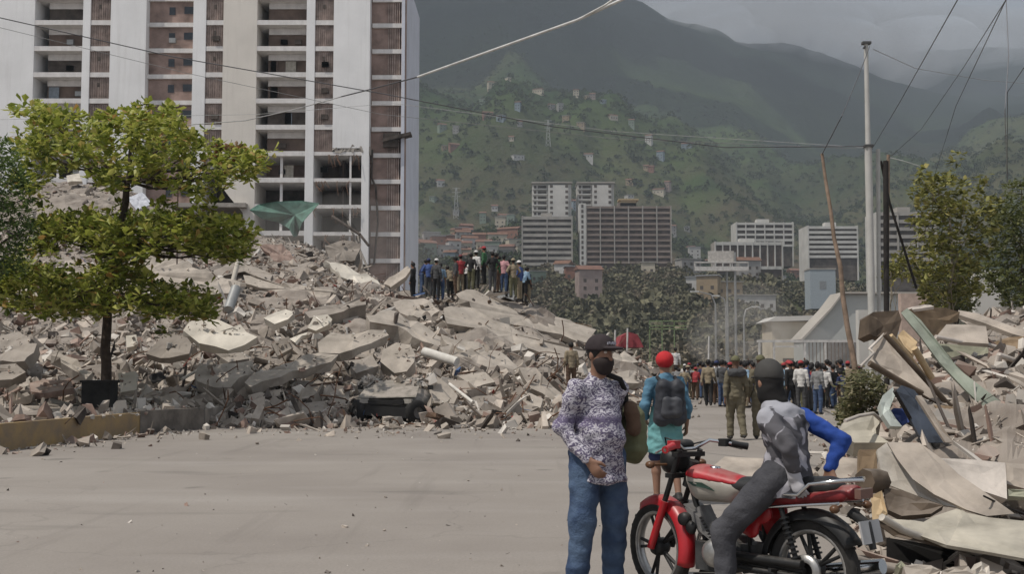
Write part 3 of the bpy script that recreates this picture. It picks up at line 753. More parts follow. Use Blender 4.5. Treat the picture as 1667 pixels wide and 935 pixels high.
b = MB(); b.bb(q(1345), q(1400), -.1, -.003, 0, tz(556, 95)); b.build('door', flatmat('dark_shutter', (.2, .19, .18)), o)
o = empty('small_house', (tx(1300, 130), 130, 0)); tag(o, 'small white roofed house among trees left of the pale grey hall', 'house')
b = MB(); b.bb(-3, 3, 0, 5, 0, tz(524, 130)); b.build('wall', hm['cream'], o); b = MB(); b.prism([(-3.6, -.5, tz(524, 130)), (3.8, -.5, tz(522, 130)), (3.2, -.5, tz(514, 130)), (-2.6, -.5, tz(516, 130))], (0, 6, 0)); b.build('roof', f_white, o)
for a_ in (-1.8, .8): b = MB(); b.bb(a_, a_ + 1.2, -.05, -.003, 1.2, 2.6); b.build('window', f_dark, o)
o = empty('gate_frame', (tx(1320, 78), 78, 0)); tag(o, 'low pale steel gate frame crossing the road behind the crowd', 'gate')
q = lambda px: tx(px, 78) - o.location.x
b = MB(); b.bb(q(1232), q(1408), -.08, .08, tz(558, 78), tz(554, 78)); b.bb(q(1258), q(1300), -.06, .06, tz(566, 78), tz(563.5, 78)); b.build('top_rail', flatmat('pale_steel', (.55, .53, .5)), o)
for px in (1234, 1258, 1308, 1341, 1386, 1406): b = MB(); b.bb(q(px), q(px + 3), -.07, .07, 0, tz(554, 78)); b.build('post', flatmat('pale_steel', (.55, .53, .5)), o)
b = MB()
for px in range(1310, 1405, 6): b.bb(q(px), q(px) + .04, -.02, .02, .3, tz(558, 78))
b.build('grille', flatmat('grille_brown', (.2, .16, .13)), o)
# ---- walls on the right behind the rubble
def low_wall(label, x0, x1, r0, Y, m, dep=.4):
    b = MB(); b.bb(tx(x0, Y), tx(x1, Y), Y, Y + dep, 0, tz(r0, Y)); o = b.build('boundary_wall', m); tag(o, label, 'wall')
low_wall('pale boundary wall right of the pale grey hall, behind the poles', 1398, 1440, 505, 48, f_white)
low_wall('pinkish wall under the leafy tree behind the right heap', 1468, 1512, 478, 50, flatmat('pink_plaster', (.48, .37, .31)))
low_wall('narrow white wall between the two right trees', 1588, 1632, 440, 46, f_white)
low_wall('grey block wall at the right edge behind the heap', 1622, 1760, 500, 44, f_grey)
# ---- red tent far behind the rubble
b = MB(); a0 = P(1010, 560, 62); 
b.prism([P(1006, 566, 62), P(1012, 547, 62), P(1024, 541, 62), P(1038, 545, 62), P(1048, 566, 62)], (0, 3, 0)); 
tag(b.build('canopy_tent', flatmat('faded_red_cloth', (.30, .06, .07), var=.2)), 'faded red canopy tent beyond the right end of the rubble', 'tent')
for px, r0 in ((1018, 535), (998, 538), (1150, 548)):
    b = MB(); b.tube([(tx(px, 62), 61.8, 0), (tx(px + 3, 62), 61.8, tz(r0, 62))], .05, 6); tag(b.build('thin_post', flatmat('whitish_post', (.6, .58, .55))), {1018: 'white stick rising beside the red canopy tent', 998: 'white stick left of the red canopy tent', 1150: 'pale thin post behind the far crowd under the lamps'}[px], 'post')
# ================================================================== THE RUBBLE
RPX = [-260, 0, 100, 200, 300, 400, 500, 600, 700, 800, 870, 950, 1000, 1050, 1095]
RROW = [
    (28.6, None), (30.0, [694, 694, 694, 694, 694, 692, 690, 688, 688, 690, 694, None, None, None, None]),
    (33, [665, 665, 662, 660, 660, 660, 658, 658, 660, 668, 678, None, None, None, None]),
    (37, [625, 625, 622, 620, 620, 622, 618, 620, 626, 632, 646, 668, None, None, None]),
    (42, [575, 575, 575, 572, 566, 562, 560, 568, 576, 590, 606, 632, 652, None, None]),
    (47, [530, 530, 528, 525, 520, 520, 518, 525, 530, 540, 556, 590, 615, 642, None]),
    (51, [502, 500, 498, 496, 492, 496, 492, 494, 492, 486, 502, 548, 575, 600, 640]),
    (56, [474, 470, 468, 466, 464, 466, 470, 484, 490, 488, 510, 548, 570, 595, 630]),
    (65, [440, 436, 430, 430, 440, 446, 440, 462, 496, 504, 524, 555, 580, 602, 630]),
    (80, [400, 380, 368, 376, 400, 412, 425, 450, 530, 560, 580, 600, 620, None, None]),
    (95, [330, 318, 300, 310, 358, 385, 400, 450, 570, 600, None, None, None, None, None]),
    (112, [330, 312, 295, 308, 352, 382, 400, 445, 600, None, None, None, None, None, None]),
    (120, None)]
RD = [r[0] for r in RROW]
RZ = []
for d, r in RROW:
    RZ.append([(-0.15 if (r is None or v is None) else (HOR - v) / F * d + EYE) for v in (r or [None] * len(RPX))])
RZ = np.array(RZ)
def MZ(x, Y):
    px = CX + x / Y * F
    if Y < RD[0] or Y > RD[-1]: return -0.15
    cols_ = [np.interp(px, RPX, RZ[i]) for i in range(len(RD))]
    return float(np.interp(Y, RD, cols_))
ys = np.concatenate([np.arange(28.6, 60, .45), np.arange(60, 120.5, 1.2)]); pxs = np.arange(-260, 1100, 9.0)
V = np.zeros((len(ys), len(pxs), 3))
for i, Y in enumerate(ys):
    for j, px in enumerate(pxs):
        x = (px - CX) / F * Y; z = MZ(x, Y)
        if z > 0.02: z += fbm(x / 2.2, Y / 2.2, 4.0, 4) * min(.55, z * .6) - .12
        V[i, j] = (x, Y, z)
ix = np.arange(V.shape[0] * V.shape[1]).reshape(V.shape[:2])
ff = np.stack([ix[:-1, :-1], ix[:-1, 1:], ix[1:, 1:], ix[1:, :-1]], -1).reshape(-1, 4)
m_mound = mat('pulverised_concrete', (0.26, 0.22, 0.185), col2=(0.09, 0.072, 0.058), scale=0.9, rough=.95, bump=1.0, bscale=5, dust=.5)
tag(np_mesh('rubble_mound', V.reshape(-1, 3), ff, m_mound, None, False), 'sloping mound of pulverised concrete under the broken slabs', None, None, 'structure')

m_chunk = [mat('broken_concrete', (0.37, 0.32, 0.27), var=.2, scale=2.0, island=.40, rough=.95, dust=.35),
           mat('broken_brick', (0.26, 0.18, 0.145), var=.25, scale=2.0, island=.35, rough=.95, dust=.6),
           mat('broken_plaster', (0.52, 0.48, 0.43), var=.12, scale=1.2, island=.25, rough=.9),
           mat('dark_scrap', (0.085, 0.07, 0.06), var=.3, scale=1.2, island=.5, rough=.9, dust=.25)]
CUBE = np.array([(x, y, z) for x in (-.5, .5) for y in (-.5, .5) for z in (-.5, .5)])
CF = np.array([(0, 1, 3, 2), (4, 6, 7, 5), (0, 4, 5, 1), (2, 3, 7, 6), (0, 2, 6, 4), (1, 5, 7, 3)])
def scatter_chunks(name, label, pts, sizes, mats, probs, seed, flat=0.5, jit=.22, stick=.12, lift=.15):
    r_ = np.random.RandomState(seed); n = len(pts); sizes = np.minimum(sizes, sizes.min() * 7.5)
    v = CUBE[None] + r_.uniform(-jit, jit, (n, 8, 3))
    dims = np.stack([r_.uniform(.5, 1.3, n), r_.uniform(.4, 1.0, n), r_.uniform(.15, .6, n) * (flat + .5)], -1)
    st = r_.uniform(size=n) < stick; dims[st] = np.stack([r_.uniform(1.6, 3.6, n), r_.uniform(.1, .22, n), r_.uniform(.08, .2, n)], -1)[st]
    v *= (dims * sizes[:, None])[:, None]
    q = r_.normal(size=(n, 4)); q[:, 0] += 1.3; q[:, 3] *= 2; q /= np.linalg.norm(q, axis=1)[:, None]
    w_, x_, y_, z_ = q.T
    Rm = np.stack([1 - 2 * (y_ ** 2 + z_ ** 2), 2 * (x_ * y_ - z_ * w_), 2 * (x_ * z_ + y_ * w_), 2 * (x_ * y_ + z_ * w_), 1 - 2 * (x_ ** 2 + z_ ** 2), 2 * (y_ * z_ - x_ * w_),
                   2 * (x_ * z_ - y_ * w_), 2 * (y_ * z_ + x_ * w_), 1 - 2 * (x_ ** 2 + y_ ** 2)], -1).reshape(n, 3, 3)
    v = np.einsum('nij,nkj->nki', Rm, v) + pts[:, None]
    v[..., 2] += (sizes * lift)[:, None]
    f = (CF[None] + (np.arange(n) * 8)[:, None, None]).reshape(-1, 4)
    mi = np.repeat(r_.choice(len(mats), n, p=probs), 6)
    return tag(np_mesh(name, v.reshape(-1, 3), f, mats, None, False, mi), label, None, None, 'stuff')
def mound_points(n, seed, pxr=(-60, 1090), yr=(29.2, 100), powr=1.0):
    r_ = np.random.RandomState(seed); out = []
    while len(out) < n:
        px = r_.uniform(*pxr); Y = yr[0] * (yr[1] / yr[0]) ** (r_.uniform() ** powr); x = (px - CX) / F * Y; z = MZ(x, Y)
        if z > -.02 or (z > -.1 and r_.uniform() < .3): out.append((x, Y, max(z, .0)))
    return np.array(out)
# fine debris on the road near the toe
pts = []; r_ = np.random.RandomState(9)
for _ in range(900):
    px = r_.uniform(330, 960); py = 690 + r_.exponential(6); p = GP(px, py); pts.append((p.x, p.y, 0.0))
for _ in range(260):
    px = r_.uniform(-40, 330); py = 736 - .11 * px + r_.exponential(4.5) - 2; p = GP(px, py); pts.append((p.x, p.y, 0.0))
for _ in range(130):
    px = r_.uniform(980, 1140); py = 640 + r_.uniform(0, 50); p = GP(px, py); pts.append((p.x, p.y, 0.0))
pts = np.array(pts); scatter_chunks('roadside_debris', 'crumbs of concrete lying along the edge of the road', pts, .035 * np.exp(r_.exponential(.6, len(pts))), m_chunk, [.6, .15, .15, .1], 11, lift=.2)
# bent rebar tangle
b = MB(); rg = random.Random(8); mp_ = mound_points(260, 12, powr=1.1)
for p in list(mp_) + list(mound_points(240, 13, pxr=(300, 1000), powr=1.3)):
    p = Vector(p); d = Vector((rg.uniform(-1, 1), rg.uniform(-1, .2), rg.uniform(.1, 1.0))).normalized(); L_ = rg.uniform(.5, 1.9); ps = [p - d * .2]
    for k in range(4): d = (d + Vector((rg.uniform(-.5, .5), rg.uniform(-.5, .5), rg.uniform(-.55, .15)))).normalized(); ps.append(ps[-1] + d * L_ / 4)
    b.tube(ps, rg.uniform(.010, .022), 4)
tag(b.build('rebar_tangle', m_rust, recalc=False), 'thin bent reinforcing rods sticking out of the rubble', None, None, 'stuff')

# ---- the individual slabs
s_conc = mat('slab_concrete', (0.41, 0.36, 0.305), var=.20, scale=1.4, bump=1.0, bscale=4, rough=.92, dust=.3)
s_pale = mat('slab_pale_plaster', (0.60, 0.55, 0.47), var=.16, scale=.9, bump=.3, bscale=6, rough=.88)
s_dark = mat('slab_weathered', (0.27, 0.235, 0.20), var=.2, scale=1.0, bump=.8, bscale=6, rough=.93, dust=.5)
s_brick = mat('slab_brickwork', (0.32, 0.23, 0.19), var=.2, scale=3, bump=.8, bscale=6, rough=.93, dust=.4)
def ray(px, py):
    x = (px - CX) / F; y = -(py - CY) / F
    return Vector((x, _ct - y * _st, _st + y * _ct))
ALLPOLY = []
def slab(label, poly, Y, nrm, thick, m=s_conc, name='concrete_slab', cat='slab', jag=.10, group=None, seed=0, parent=None, sm=False, lay=1):
    """irregular plate whose upper face lies on a plane through depth Y at the polygon's centre"""
    ALLPOLY.append((poly, Y)); rg = random.Random(hash_(label) + seed); n = Vector(nrm).normalized()
    cxp = sum(p[0] for p in poly) / len(poly); cyp = sum(p[1] for p in poly) / len(poly); c = P(cxp, cyp, Y); eye = Vector((0, 0, EYE))
    top = []
    vd = (c - eye).normalized(); k_ = 0
    while vd.dot(n) > -0.34 and k_ < 40: n = (n - vd * .06).normalized(); k_ += 1
    t0 = (c - eye).dot(n) / ray(cxp, cyp).dot(n)
    for p in poly:
        r0 = ray(*p); t = (c - eye).dot(n) / r0.dot(n); t = min(max(t, t0 * .9), t0 * 1.12); q = eye + r0 * t
        top.append(q)
    # densify and roughen the outline inside the plane
    out = []
    for i in range(len(top)):
        a, b_ = top[i], top[(i + 1) % len(top)]; k = max(1, min(7, int((b_ - a).length / (.35 if jag else 9))))
        for s_ in range(k):
            q = a.lerp(b_, s_ / k)
            if s_: q = q + Vector((rg.uniform(-1, 1), rg.uniform(-1, 1), rg.uniform(-1, 1))) * jag
            out.append(q)
    cc = sum(out, Vector()) / len(out)
    mb = MB(); N_ = len(out)
    inner = [cc.lerp(q, .55) + n * rg.uniform(-.02, .02) for q in out]
    vs = out + inner + [cc] 
    bot = [q - n * thick * rg.uniform(.75, 1.1) + (cc - q) * rg.uniform(0, .08) + Vector((rg.uniform(-1, 1), rg.uniform(-1, 1), 0)) * jag * .7 for q in out]
    vs += bot + [cc - n * thick]
    fs = [(i, (i + 1) % N_, N_ + (i + 1) % N_, N_ + i) for i in range(N_)] + [(N_ + i, N_ + (i + 1) % N_, 2 * N_) for i in range(N_)]
    B_ = 2 * N_ + 1
    fs += [(i, B_ + i, B_ + (i + 1) % N_, (i + 1) % N_) for i in range(N_)] + [(B_ + (i + 1) % N_, B_ + i, B_ + N_) for i in range(N_)]
    org = cc - n * thick
    mb.add([v - org for v in vs], fs)
    o = mb.build(name, m, parent); o.location = org
    return tag(o, label, cat, group) if parent is None else o
def hash_(s):
    h = 7
    for ch in s: h = (h * 31 + ord(ch)) % 1000003
    return h
U = (0.05, -.50, .86); UR = (.30, -.42, .85); UL = (-.25, -.5, .83); FRT = (.1, -.85, .5)
SL = [
 ('large cream plaster slab with a notched top edge, brightest piece right of the left tree', [(298,538),(324,514),(340,517),(382,533),(391,528),(419,549),(398,562),(372,571),(350,564),(324,559)], 38, (.1,-.62,.78), .35, s_pale),
 ('flat pale slab lying just below the large cream plaster slab', [(324,592),(411,587),(414,608),(375,631),(321,621)], 34.5, U, .4, s_conc),
 ('upper half of the long flat wedge of floor slab above the crushed car', [(517,558),(540,541),(626,538),(633,546),(585,565),(552,576),(520,575)], 36.6, U, .3, s_conc),
 ('lower narrow half of the long wedge of floor slab, left of the crushed car', [(398,623),(421,605),(518,575),(551,578),(498,602),(440,618),(408,631)], 34.6, (.1,-.5,.86), .35, s_conc),
 ('upright white wall block in the middle of the heap', [(501,534),(511,515),(533,512),(541,520),(536,528),(514,539)], 40.5, FRT, .3, s_pale),
 ('small tilted white slab behind the upright white wall block', [(429,518),(466,504),(480,509),(469,520),(447,528)], 43, U, .3, s_pale),
 ('thin white sliver of slab beneath the upright white wall block', [(471,552),(501,541),(508,544),(480,558)], 39, U, .15, s_pale),
 ('long thick floor slab sloping down to the right across the middle, dark broken front edge', [(596,514),(645,507),(706,541),(746,562),(715,566),(648,531),(602,524)], 43, UR, .75, s_conc),
 ('slab end continuing the long thick floor slab to the right', [(716,566),(746,562),(782,577),(772,594),(740,584)], 41, UR, .5, s_conc),
 ('long thin roof slab sloping down right just under the people on the heap', [(742,479),(773,472),(814,493),(865,503),(971,537),(954,558),(927,551),(865,534),(811,520),(780,510)], 50, UR, .3, s_conc),
 ('second long thin slab layered beneath the roof slab under the people', [(722,502),(759,500),(811,524),(852,544),(913,561),(954,572),(934,585),(882,575),(824,558),(763,531),(728,527)], 46.5, UR, .35, s_conc),
 ('third layered slab ending in a dark curled lip', [(718,544),(756,555),(814,572),(845,599),(835,609),(793,599),(728,561)], 41.5, UR, .35, s_conc),
 ('smooth slab tilted toward the road at the right foot of the heap', [(845,599),(872,599),(913,640),(900,654),(865,633)], 37.5, (.3,-.7,.64), .3, s_conc),
 ('broad tan slab face half hidden behind the crown of the left tree', [(105,424),(192,430),(240,409),(285,420),(345,445),(378,470),(240,476),(110,462)], 57, (0,-.75,.66), .4, s_conc),
 ('peaked roof slab with a dark gap beneath it above the long beam', [(348,440),(387,424),(444,448),(441,460),(393,438),(352,452)], 60, (0,-.5,.86), .35, s_dark),
 ('long horizontal beam left of centre with shadow below it', [(396,448),(441,458),(516,468),(560,480),(525,492),(470,484),(400,462)], 55, (0,-.75,.66), .9, s_conc),
 ('log shaped concrete beam lying across the heap', [(495,508),(546,496),(594,484),(596,496),(540,512),(504,518)], 46, U, .6, s_dark),
 ('pale slab slanting down right near the top of the heap', [(528,424),(570,436),(615,457),(621,472),(594,466),(555,451)], 66, UR, .4, s_pale),
 ('narrow plank of slab leaning up against the sky beside the leftmost climber', [(624,462),(663,433),(669,439),(636,468)], 58, (-.5,-.6,.6), .25, s_conc),
 ('grey hump of wall near the torn foot of the tower', [(528,400),(558,391),(588,397),(578,424),(540,426)], 92, FRT, .5, s_dark),
 ('pinkish brick wall piece near the green netting', [(423,400),(459,397),(492,436),(450,427)], 76, FRT, .4, s_brick),
 ('grey slab leaning back behind the thin pale pole', [(237,576),(266,544),(305,550),(308,576),(276,583)], 37, (0,-.7,.7), .3, s_dark),
 ('broken beam slanting down right, left of the tree trunk', [(83,579),(96,574),(151,606),(140,618)], 34.6, U, .35, s_conc),
 ('brick course lying at the foot of the heap left of the trunk', [(48,624),(115,619),(119,632),(51,638)], 33, U, .25, s_brick),
 ('small white block right of the left tree trunk at mid height', [(205,547),(222,545),(224,563),(207,566)], 37, FRT, .3, s_pale),
 ('white tile-like wall piece at the foot of the heap right of the trunk', [(192,608),(221,605),(223,635),(197,639)], 33.5, FRT, .2, s_pale),
 ('slab leaning on the right flank of the crushed car', [(697,624),(710,612),(745,645),(739,658),(702,655)], 32.2, (.2,-.75,.6), .25, s_conc),
 ('rounded grey wall lump behind the crushed car', [(623,570),(645,558),(668,562),(674,590),(662,605),(642,608),(619,589)], 34.6, (0,-.7,.7), .5, s_conc),
 ('tilted brown slab on the topmost left pile behind the tree', [(51,337),(120,313),(162,325),(192,337),(120,348)], 92, (0,-.6,.8), .6, s_conc),
 ('white scrap of wall on the very top of the left pile', [(108,286),(129,282),(134,295),(110,297)], 95, FRT, .5, s_pale),
 ('bluish white crumpled panel on the upper left pile', [(206,321),(231,313),(249,331),(222,342)], 88, FRT, .3, mat('bluish_panel', (.55,.56,.60))),
 ('grey block under the peaked roof slab', [(336,462),(360,451),(392,460),(388,474),(342,480)], 52, U, .5, s_conc),
 ('dark slab edge-on at the left edge of the heap', [(-20,560),(30,540),(60,560),(40,588),(-20,590)], 38, UL, .4, s_dark),
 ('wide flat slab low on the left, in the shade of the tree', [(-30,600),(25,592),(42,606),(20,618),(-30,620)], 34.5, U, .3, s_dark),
 ('brown slab standing on edge above the lower wedge slab', [(442,560),(470,548),(478,566),(452,580)], 38.5, FRT, .3, s_dark),
 ('square grey slab leaning at the foot of the heap left of the crushed car', [(536,640),(566,628),(574,660),(546,672)], 32, (-.1,-.8,.6), .25, s_conc),
 ('long low slab at the toe of the heap left of the crushed car', [(470,662),(540,652),(548,664),(486,676)], 31.4, U, .25, s_dark),
 ('round-cornered boulder of concrete at the right toe of the heap', [(838,646),(862,640),(884,650),(880,664),(850,668)], 34.5, U, .5, s_conc),
 ('grey slab fragment lying below the third layered slab', [(745,612),(790,606),(806,622),(768,634)], 37, U, .3, s_conc),
 ('brown slab fragment between crushed car and right toe', [(752,655),(800,644),(826,654),(790,670)], 33.3, U, .25, s_dark),
 ('cracked slab just above the crushed car roof', [(560,588),(606,578),(616,596),(580,608)], 34.4, U, .3, s_dark),
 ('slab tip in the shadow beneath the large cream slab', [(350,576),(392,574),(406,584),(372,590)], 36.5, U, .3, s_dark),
 ('large grey plate half way up beneath the leftmost climbers', [(640,492),(690,486),(716,506),(690,522),(652,510)], 48.5, U, .35, s_conc),
 ('buff slab beside the foot of the hooded slabs at far right of the heap', [(985,580),(1016,572),(1040,590),(1010,600)], 50, UR, .3, s_conc),
 ('low plate at the right tail of the heap behind the bearded man', [(1000,610),(1034,604),(1046,622),(1012,630)], 45, UR, .3, s_conc),
]
for i, (lb, poly, Y, nr_, th, m) in enumerate(SL): slab(lb, poly, Y, nr_, th, m)
# pale posts and pipes in the heap
def rod(label, a, b_, r, m, name='pipe', cat='pipe', parent=None, n=8):
    mb = MB(); a, b_ = Vector(a), Vector(b_); mb.tube([Vector(), b_ - a], r, n); o = mb.build(name, m, parent); o.location = a
    return tag(o, label, cat) if parent is None else o
m_pvc = mat('white_pipe', (.60, .57, .52), var=.1)
rod('thick white pipe lying in the heap right of centre', P(690, 573, 38.5), P(744, 590, 37.8), .16, m_pvc)
rod('thin white pipe slanting down right at the foot of the heap', P(732, 626, 34), P(770, 656, 32.2), .05, m_pvc)
rod('pale square post standing under the peaked roof slab', P(379, 459, 53), P(388, 424, 53.5), .13, s_pale, 'post', 'post', n=4)
rod('grey pipe sticking up left of the long beam', P(372, 505, 47), P(384, 470, 48), .22, m_metal)
rod('thin pole leaning over the heap left of the green netting', P(345, 590, 36), P(296, 618, 34.5), .05, s_pale, 'pole', 'pole')
# tangled timber at the torn foot of the tower
for k, (a, b_) in enumerate((((540, 352), (586, 382)), ((586, 382), (600, 400)), ((566, 360), (600, 440)), ((583, 384), (590, 436)))):
    rod(['dark bent beam hanging from the torn tower floors', 'short bent beam at the tip of the hanging dark beam', 'thin strut leaning under the hanging dark beam', 'thin upright strut by the torn corner of the tower'][k], P(*a, 105), P(*b_, 104), .14 - .02 * k, m_dark if k < 2 else m_conc, 'beam', 'beam')

# ---- crushed car
def crushed_car():
    c = P(634, 690, 31.0); o = empty('crushed_car', (c.x, 31.6, 0), R(-9)); tag(o, 'crushed dusty dark car buried to its roof at the foot of the rubble', 'car')
    m_body = mat('dusty_dark_paint', (.085, .078, .065), var=.2, scale=2.5, rough=.55, spec=.5, dust=.75)
    m_blk = mat('black_plastic', (.018, .017, .016), rough=.6); m_tyre = mat('car_tyre', (.022, .021, .02), rough=.9)
    secs = [(-.55, .86, .34, .50), (-.50, .92, .28, .70), (-.15, .96, .22, .88), (.35, .95, .20, .96), (.8, .93, .22, 1.10), (1.4, .86, .25, 1.22), (2.3, .86, .3, 1.05)]
    vs = []; fs = []; K_ = 16
    rg = random.Random(5)
    for (y, w, zb, zt) in secs:
        for k in range(K_):
            a = 2 * math.pi * (k + .5) / K_; ca, sa = math.cos(a), math.sin(a)
            x = w * abs(ca) ** .55 * (1 if ca > 0 else -1); z = (zb + zt) / 2 + (zt - zb) / 2 * abs(sa) ** .6 * (1 if sa > 0 else -1)
            if sa > .3: x *= .86
            vs.append((x + rg.uniform(-.035, .035), y + rg.uniform(-.03, .03), z + rg.uniform(-.04, .035)))
    for i in range(len(secs) - 1):
        for k in range(K_): fs.append((i * K_ + k, i * K_ + (k + 1) % K_, (i + 1) * K_ + (k + 1) % K_, (i + 1) * K_ + k))
    b = MB(); b.add(vs, fs, 0, True); b.add(vs[:K_], [tuple(range(K_))]); b.build('body', m_body, o)
    b = MB(); b.prism([(-.62, -.10, .90), (.62, -.10, .90), (.5, .42, 1.14), (-.5, .42, 1.14)], (0, .05, .03)); b.build('windscreen', mat('dusty_glass', (.16, .145, .12), rough=.4, var=.2, dust=.6), o)
    b = MB(); b.box((0, -.66, .36), (1.15, .14, .26), Matrix.Rotation(R(4), 3, 'Y'), jit=.04, rng=rg); b.build('bumper', m_blk, o)
    b = MB(); b.box((0, -.60, .60), (.95, .10, .12), None, jit=.05, rng=rg); b.build('grille', m_blk, o)
    b = MB(); b.prism([(-.80, -.545, .70), (.80, -.545, .74), (.74, .02, .99), (-.74, .02, .95)], (0, .02, .03)); b.build('bonnet', mat('dusty_bonnet', (.20, .18, .15), var=.25, scale=3, rough=.6, dust=.8), o)
    b = MB()
    for s_ in (-1, 1): b = MB(); b.tube([(s_ * .72, .02, .97), (s_ * .60, .45, 1.16), (s_ * .58, 1.2, 1.2)], .035, 6); b.build('roof_pillar', m_body, o)
    for s_ in (-1, 1):
        rt = Matrix.Rotation(s_ * R(48), 3, 'Z')
        b = MB(); b.lathe([(.15, -.1), (.30, -.1), (.335, -.05), (.335, .07), (.3, .1), (.15, .1)], (s_ * .80, -.50, .33), 'Y', 22, rot=rt); w_ = b.build('wheel', m_tyre, o)
        b = MB(); b.lathe([(0, -.05), (.06, -.06), (.16, -.07), (.20, -.085)], (s_ * .80, -.50, .33), 'Y', 14, rot=rt); b.build('rim', flatmat('dull_rim', (.12, .115, .11), rough=.5), w_)
        b = MB(); b.box((s_ * .60, -.60, .63), (.24, .08, .12), Matrix.Rotation(s_ * -.3, 3, 'Z')); b.build('headlight', flatmat('dusty_lens', (.3, .28, .25), rough=.4), o)
        b = MB(); b.box((s_ * .98, .35, .98), (.14, .08, .12)); b.build('mirror', m_blk, o)
crushed_car()
slab('pinkish slab piled on the crushed car roof', [(612, 632), (640, 618), (668, 622), (676, 642), (640, 640)], 32.4, (0, -.6, .8), .2, s_brick)
slab('grey slab resting on the left of the crushed car roof', [(582, 622), (606, 610), (622, 622), (606, 640), (584, 640)], 32.6, (0, -.6, .8), .25, s_conc)

def project(p):
    d = p - Vector((0, 0, EYE)); yc = d.y * _ct + d.z * _st; u = -d.y * _st + d.z * _ct
    return CX + d.x / yc * F, CY - u / yc * F
def inside(px, py, poly):
    c = False; j = len(poly) - 1
    for i in range(len(poly)):
        if (poly[i][1] > py) != (poly[j][1] > py) and px < (poly[j][0] - poly[i][0]) * (py - poly[i][1]) / (poly[j][1] - poly[i][1]) + poly[i][0]: c = not c
        j = i
    return c
KEEP = list(ALLPOLY) + [([(566, 612), (700, 612), (704, 698), (566, 698)], 33.0)]
def clear(pts, m, keepfrac=0.0):
    out = []
    for p in pts:
        px, py = project(Vector(p)); ok = True
        for poly, Y in KEEP:
            if p[1] < Y + 1.5 and any(inside(px + a, py + b_, poly) for a, b_ in ((0, 0), (0, -m), (m * .8, 0), (-m * .8, 0))): ok = False; break
        if ok or r_.uniform() < keepfrac: out.append(p)
    return np.array(out)
r_ = np.random.RandomState(77)
p1 = clear(mound_points(14500, 1, powr=1.25), 4, .04); r_ = np.random.RandomState(2)
scatter_chunks('rubble_debris', 'grey and brown broken concrete, brick and plaster debris covering the mound', p1, np.minimum(.5, .085 * np.exp(r_.exponential(.60, len(p1)))), m_chunk, [.62, .13, .12, .13], 3)
p2 = clear(mound_points(1900, 4, powr=1.0), 16)
scatter_chunks('rubble_blocks', 'larger broken blocks of concrete and wall lying all over the mound', p2, np.minimum(.8, .24 * np.exp(r_.exponential(.36, len(p2)))), m_chunk, [.70, .09, .11, .10], 5, stick=.14, flat=.25)
# ---- curb, pavement, tree box
m_yel = mat('worn_yellow_curb', (.36, .25, .115), col2=(.22, .17, .12), scale=2.5, rough=.9, bump=.5, bscale=12)
m_cdk = mat('dark_curb', (.17, .15, .13), var=.25, scale=2.5, rough=.9, bump=.5, bscale=12)
def GY(px, py): q = GP(px, py); return q
A0, A1, A2 = GP(-260, 768), GP(227, 708), GP(331, 699.5)
def offs(p, d, up): return Vector((p.x - d * .25, p.y + d, up))
back = [Vector((A0.x - .08, A0.y + .30, 0)), Vector((A1.x - .08, A1.y + .30, 0)), Vector((A2.x - .04, A2.y + .30, 0))]
b = MB(); b.prism([A0, A1, back[1], back[0]], (0, 0, .50)); tag(b.build('kerb', m_yel), 'high kerb with worn yellow paint in front of the left tree', None, None, 'structure')
b = MB(); b.prism([A1 + Vector((.01, 0, 0)), A2, back[2], back[1] + Vector((.01, 0, 0))], (0, 0, .53)); tag(b.build('kerb', m_cdk), 'darker unpainted end of the high kerb', None, None, 'structure')
b = MB(); b.prism([back[0], back[1], back[2], Vector((-8.2, 36, 0)), Vector((-20, 40, 0)), Vector((-24, 24, 0))], (0, 0, .47)); tag(b.build('pavement', mat('pavement_dirt', (.30, .26, .22), var=.2, scale=1.2, bump=.5)), 'dusty raised strip behind the yellow kerb', None, None, 'structure')
tp = GP(171, 662, .47)
pts = []
for _ in range(500):
    t = r_.uniform(); a = back[0].lerp(back[2], t); pts.append((a.x - r_.uniform(0, 1.5), a.y + r_.uniform(.05, 5), .47))
pts = np.array(pts); scatter_chunks('pavement_debris', 'dust and broken bits strewn on the raised strip', pts, .05 * np.exp(r_.exponential(.6, len(pts))), m_chunk, [.55, .2, .15, .1], 15)
# thin pole through the tree's crown
o = empty('utility_pole', (tp.x + 0, 0, 0)); pp = GP(284, 640, .3); o.location = (pp.x, pp.y, 0); tag(o, 'thin pole standing right of the left tree, pale below and dark above', 'pole')
b = MB(); b.tube([(0, 0, 0), (0, 0, 6.2)], .075, 8); b.build('lower_pole', flatmat('pole_pale', (.45, .40, .35)), o)
b = MB(); b.tube([(0, 0, 6.2), (-.06, 0, 14)], .035, 8); b.build('upper_rod', flatmat('pole_dark', (.07, .04, .035)), o)

# bits lying on the slabs and on the crushed car
pts = []; r_ = np.random.RandomState(31)
for poly, Y in [(q[1], q[2]) for q in SL]:
    xs_ = [p[0] for p in poly]; yy_ = [p[1] for p in poly]; n_ = int(6 + (max(xs_) - min(xs_)) * (max(yy_) - min(yy_)) / 200)
    for _ in range(min(n_, 70)):
        px, py = r_.uniform(min(xs_), max(xs_)), r_.uniform(min(yy_), max(yy_))
        if inside(px, py, poly): p = P(px, py, Y); pts.append((p.x, p.y, p.z - .01))
for _ in range(150):
    x = r_.uniform(-.95, .95); y = r_.uniform(.2, 1.9); c = P(634, 690, 31.0); pts.append((c.x + x, 31.6 + y, 1.02 + .1 * y + r_.uniform(-.05, .12)))
for _ in range(170):
    c = P(634, 690, 31.0); pts.append((c.x + r_.uniform(-1.4, 1.4), 30.6 + r_.uniform(-.3, .5), r_.uniform(0, .16)))
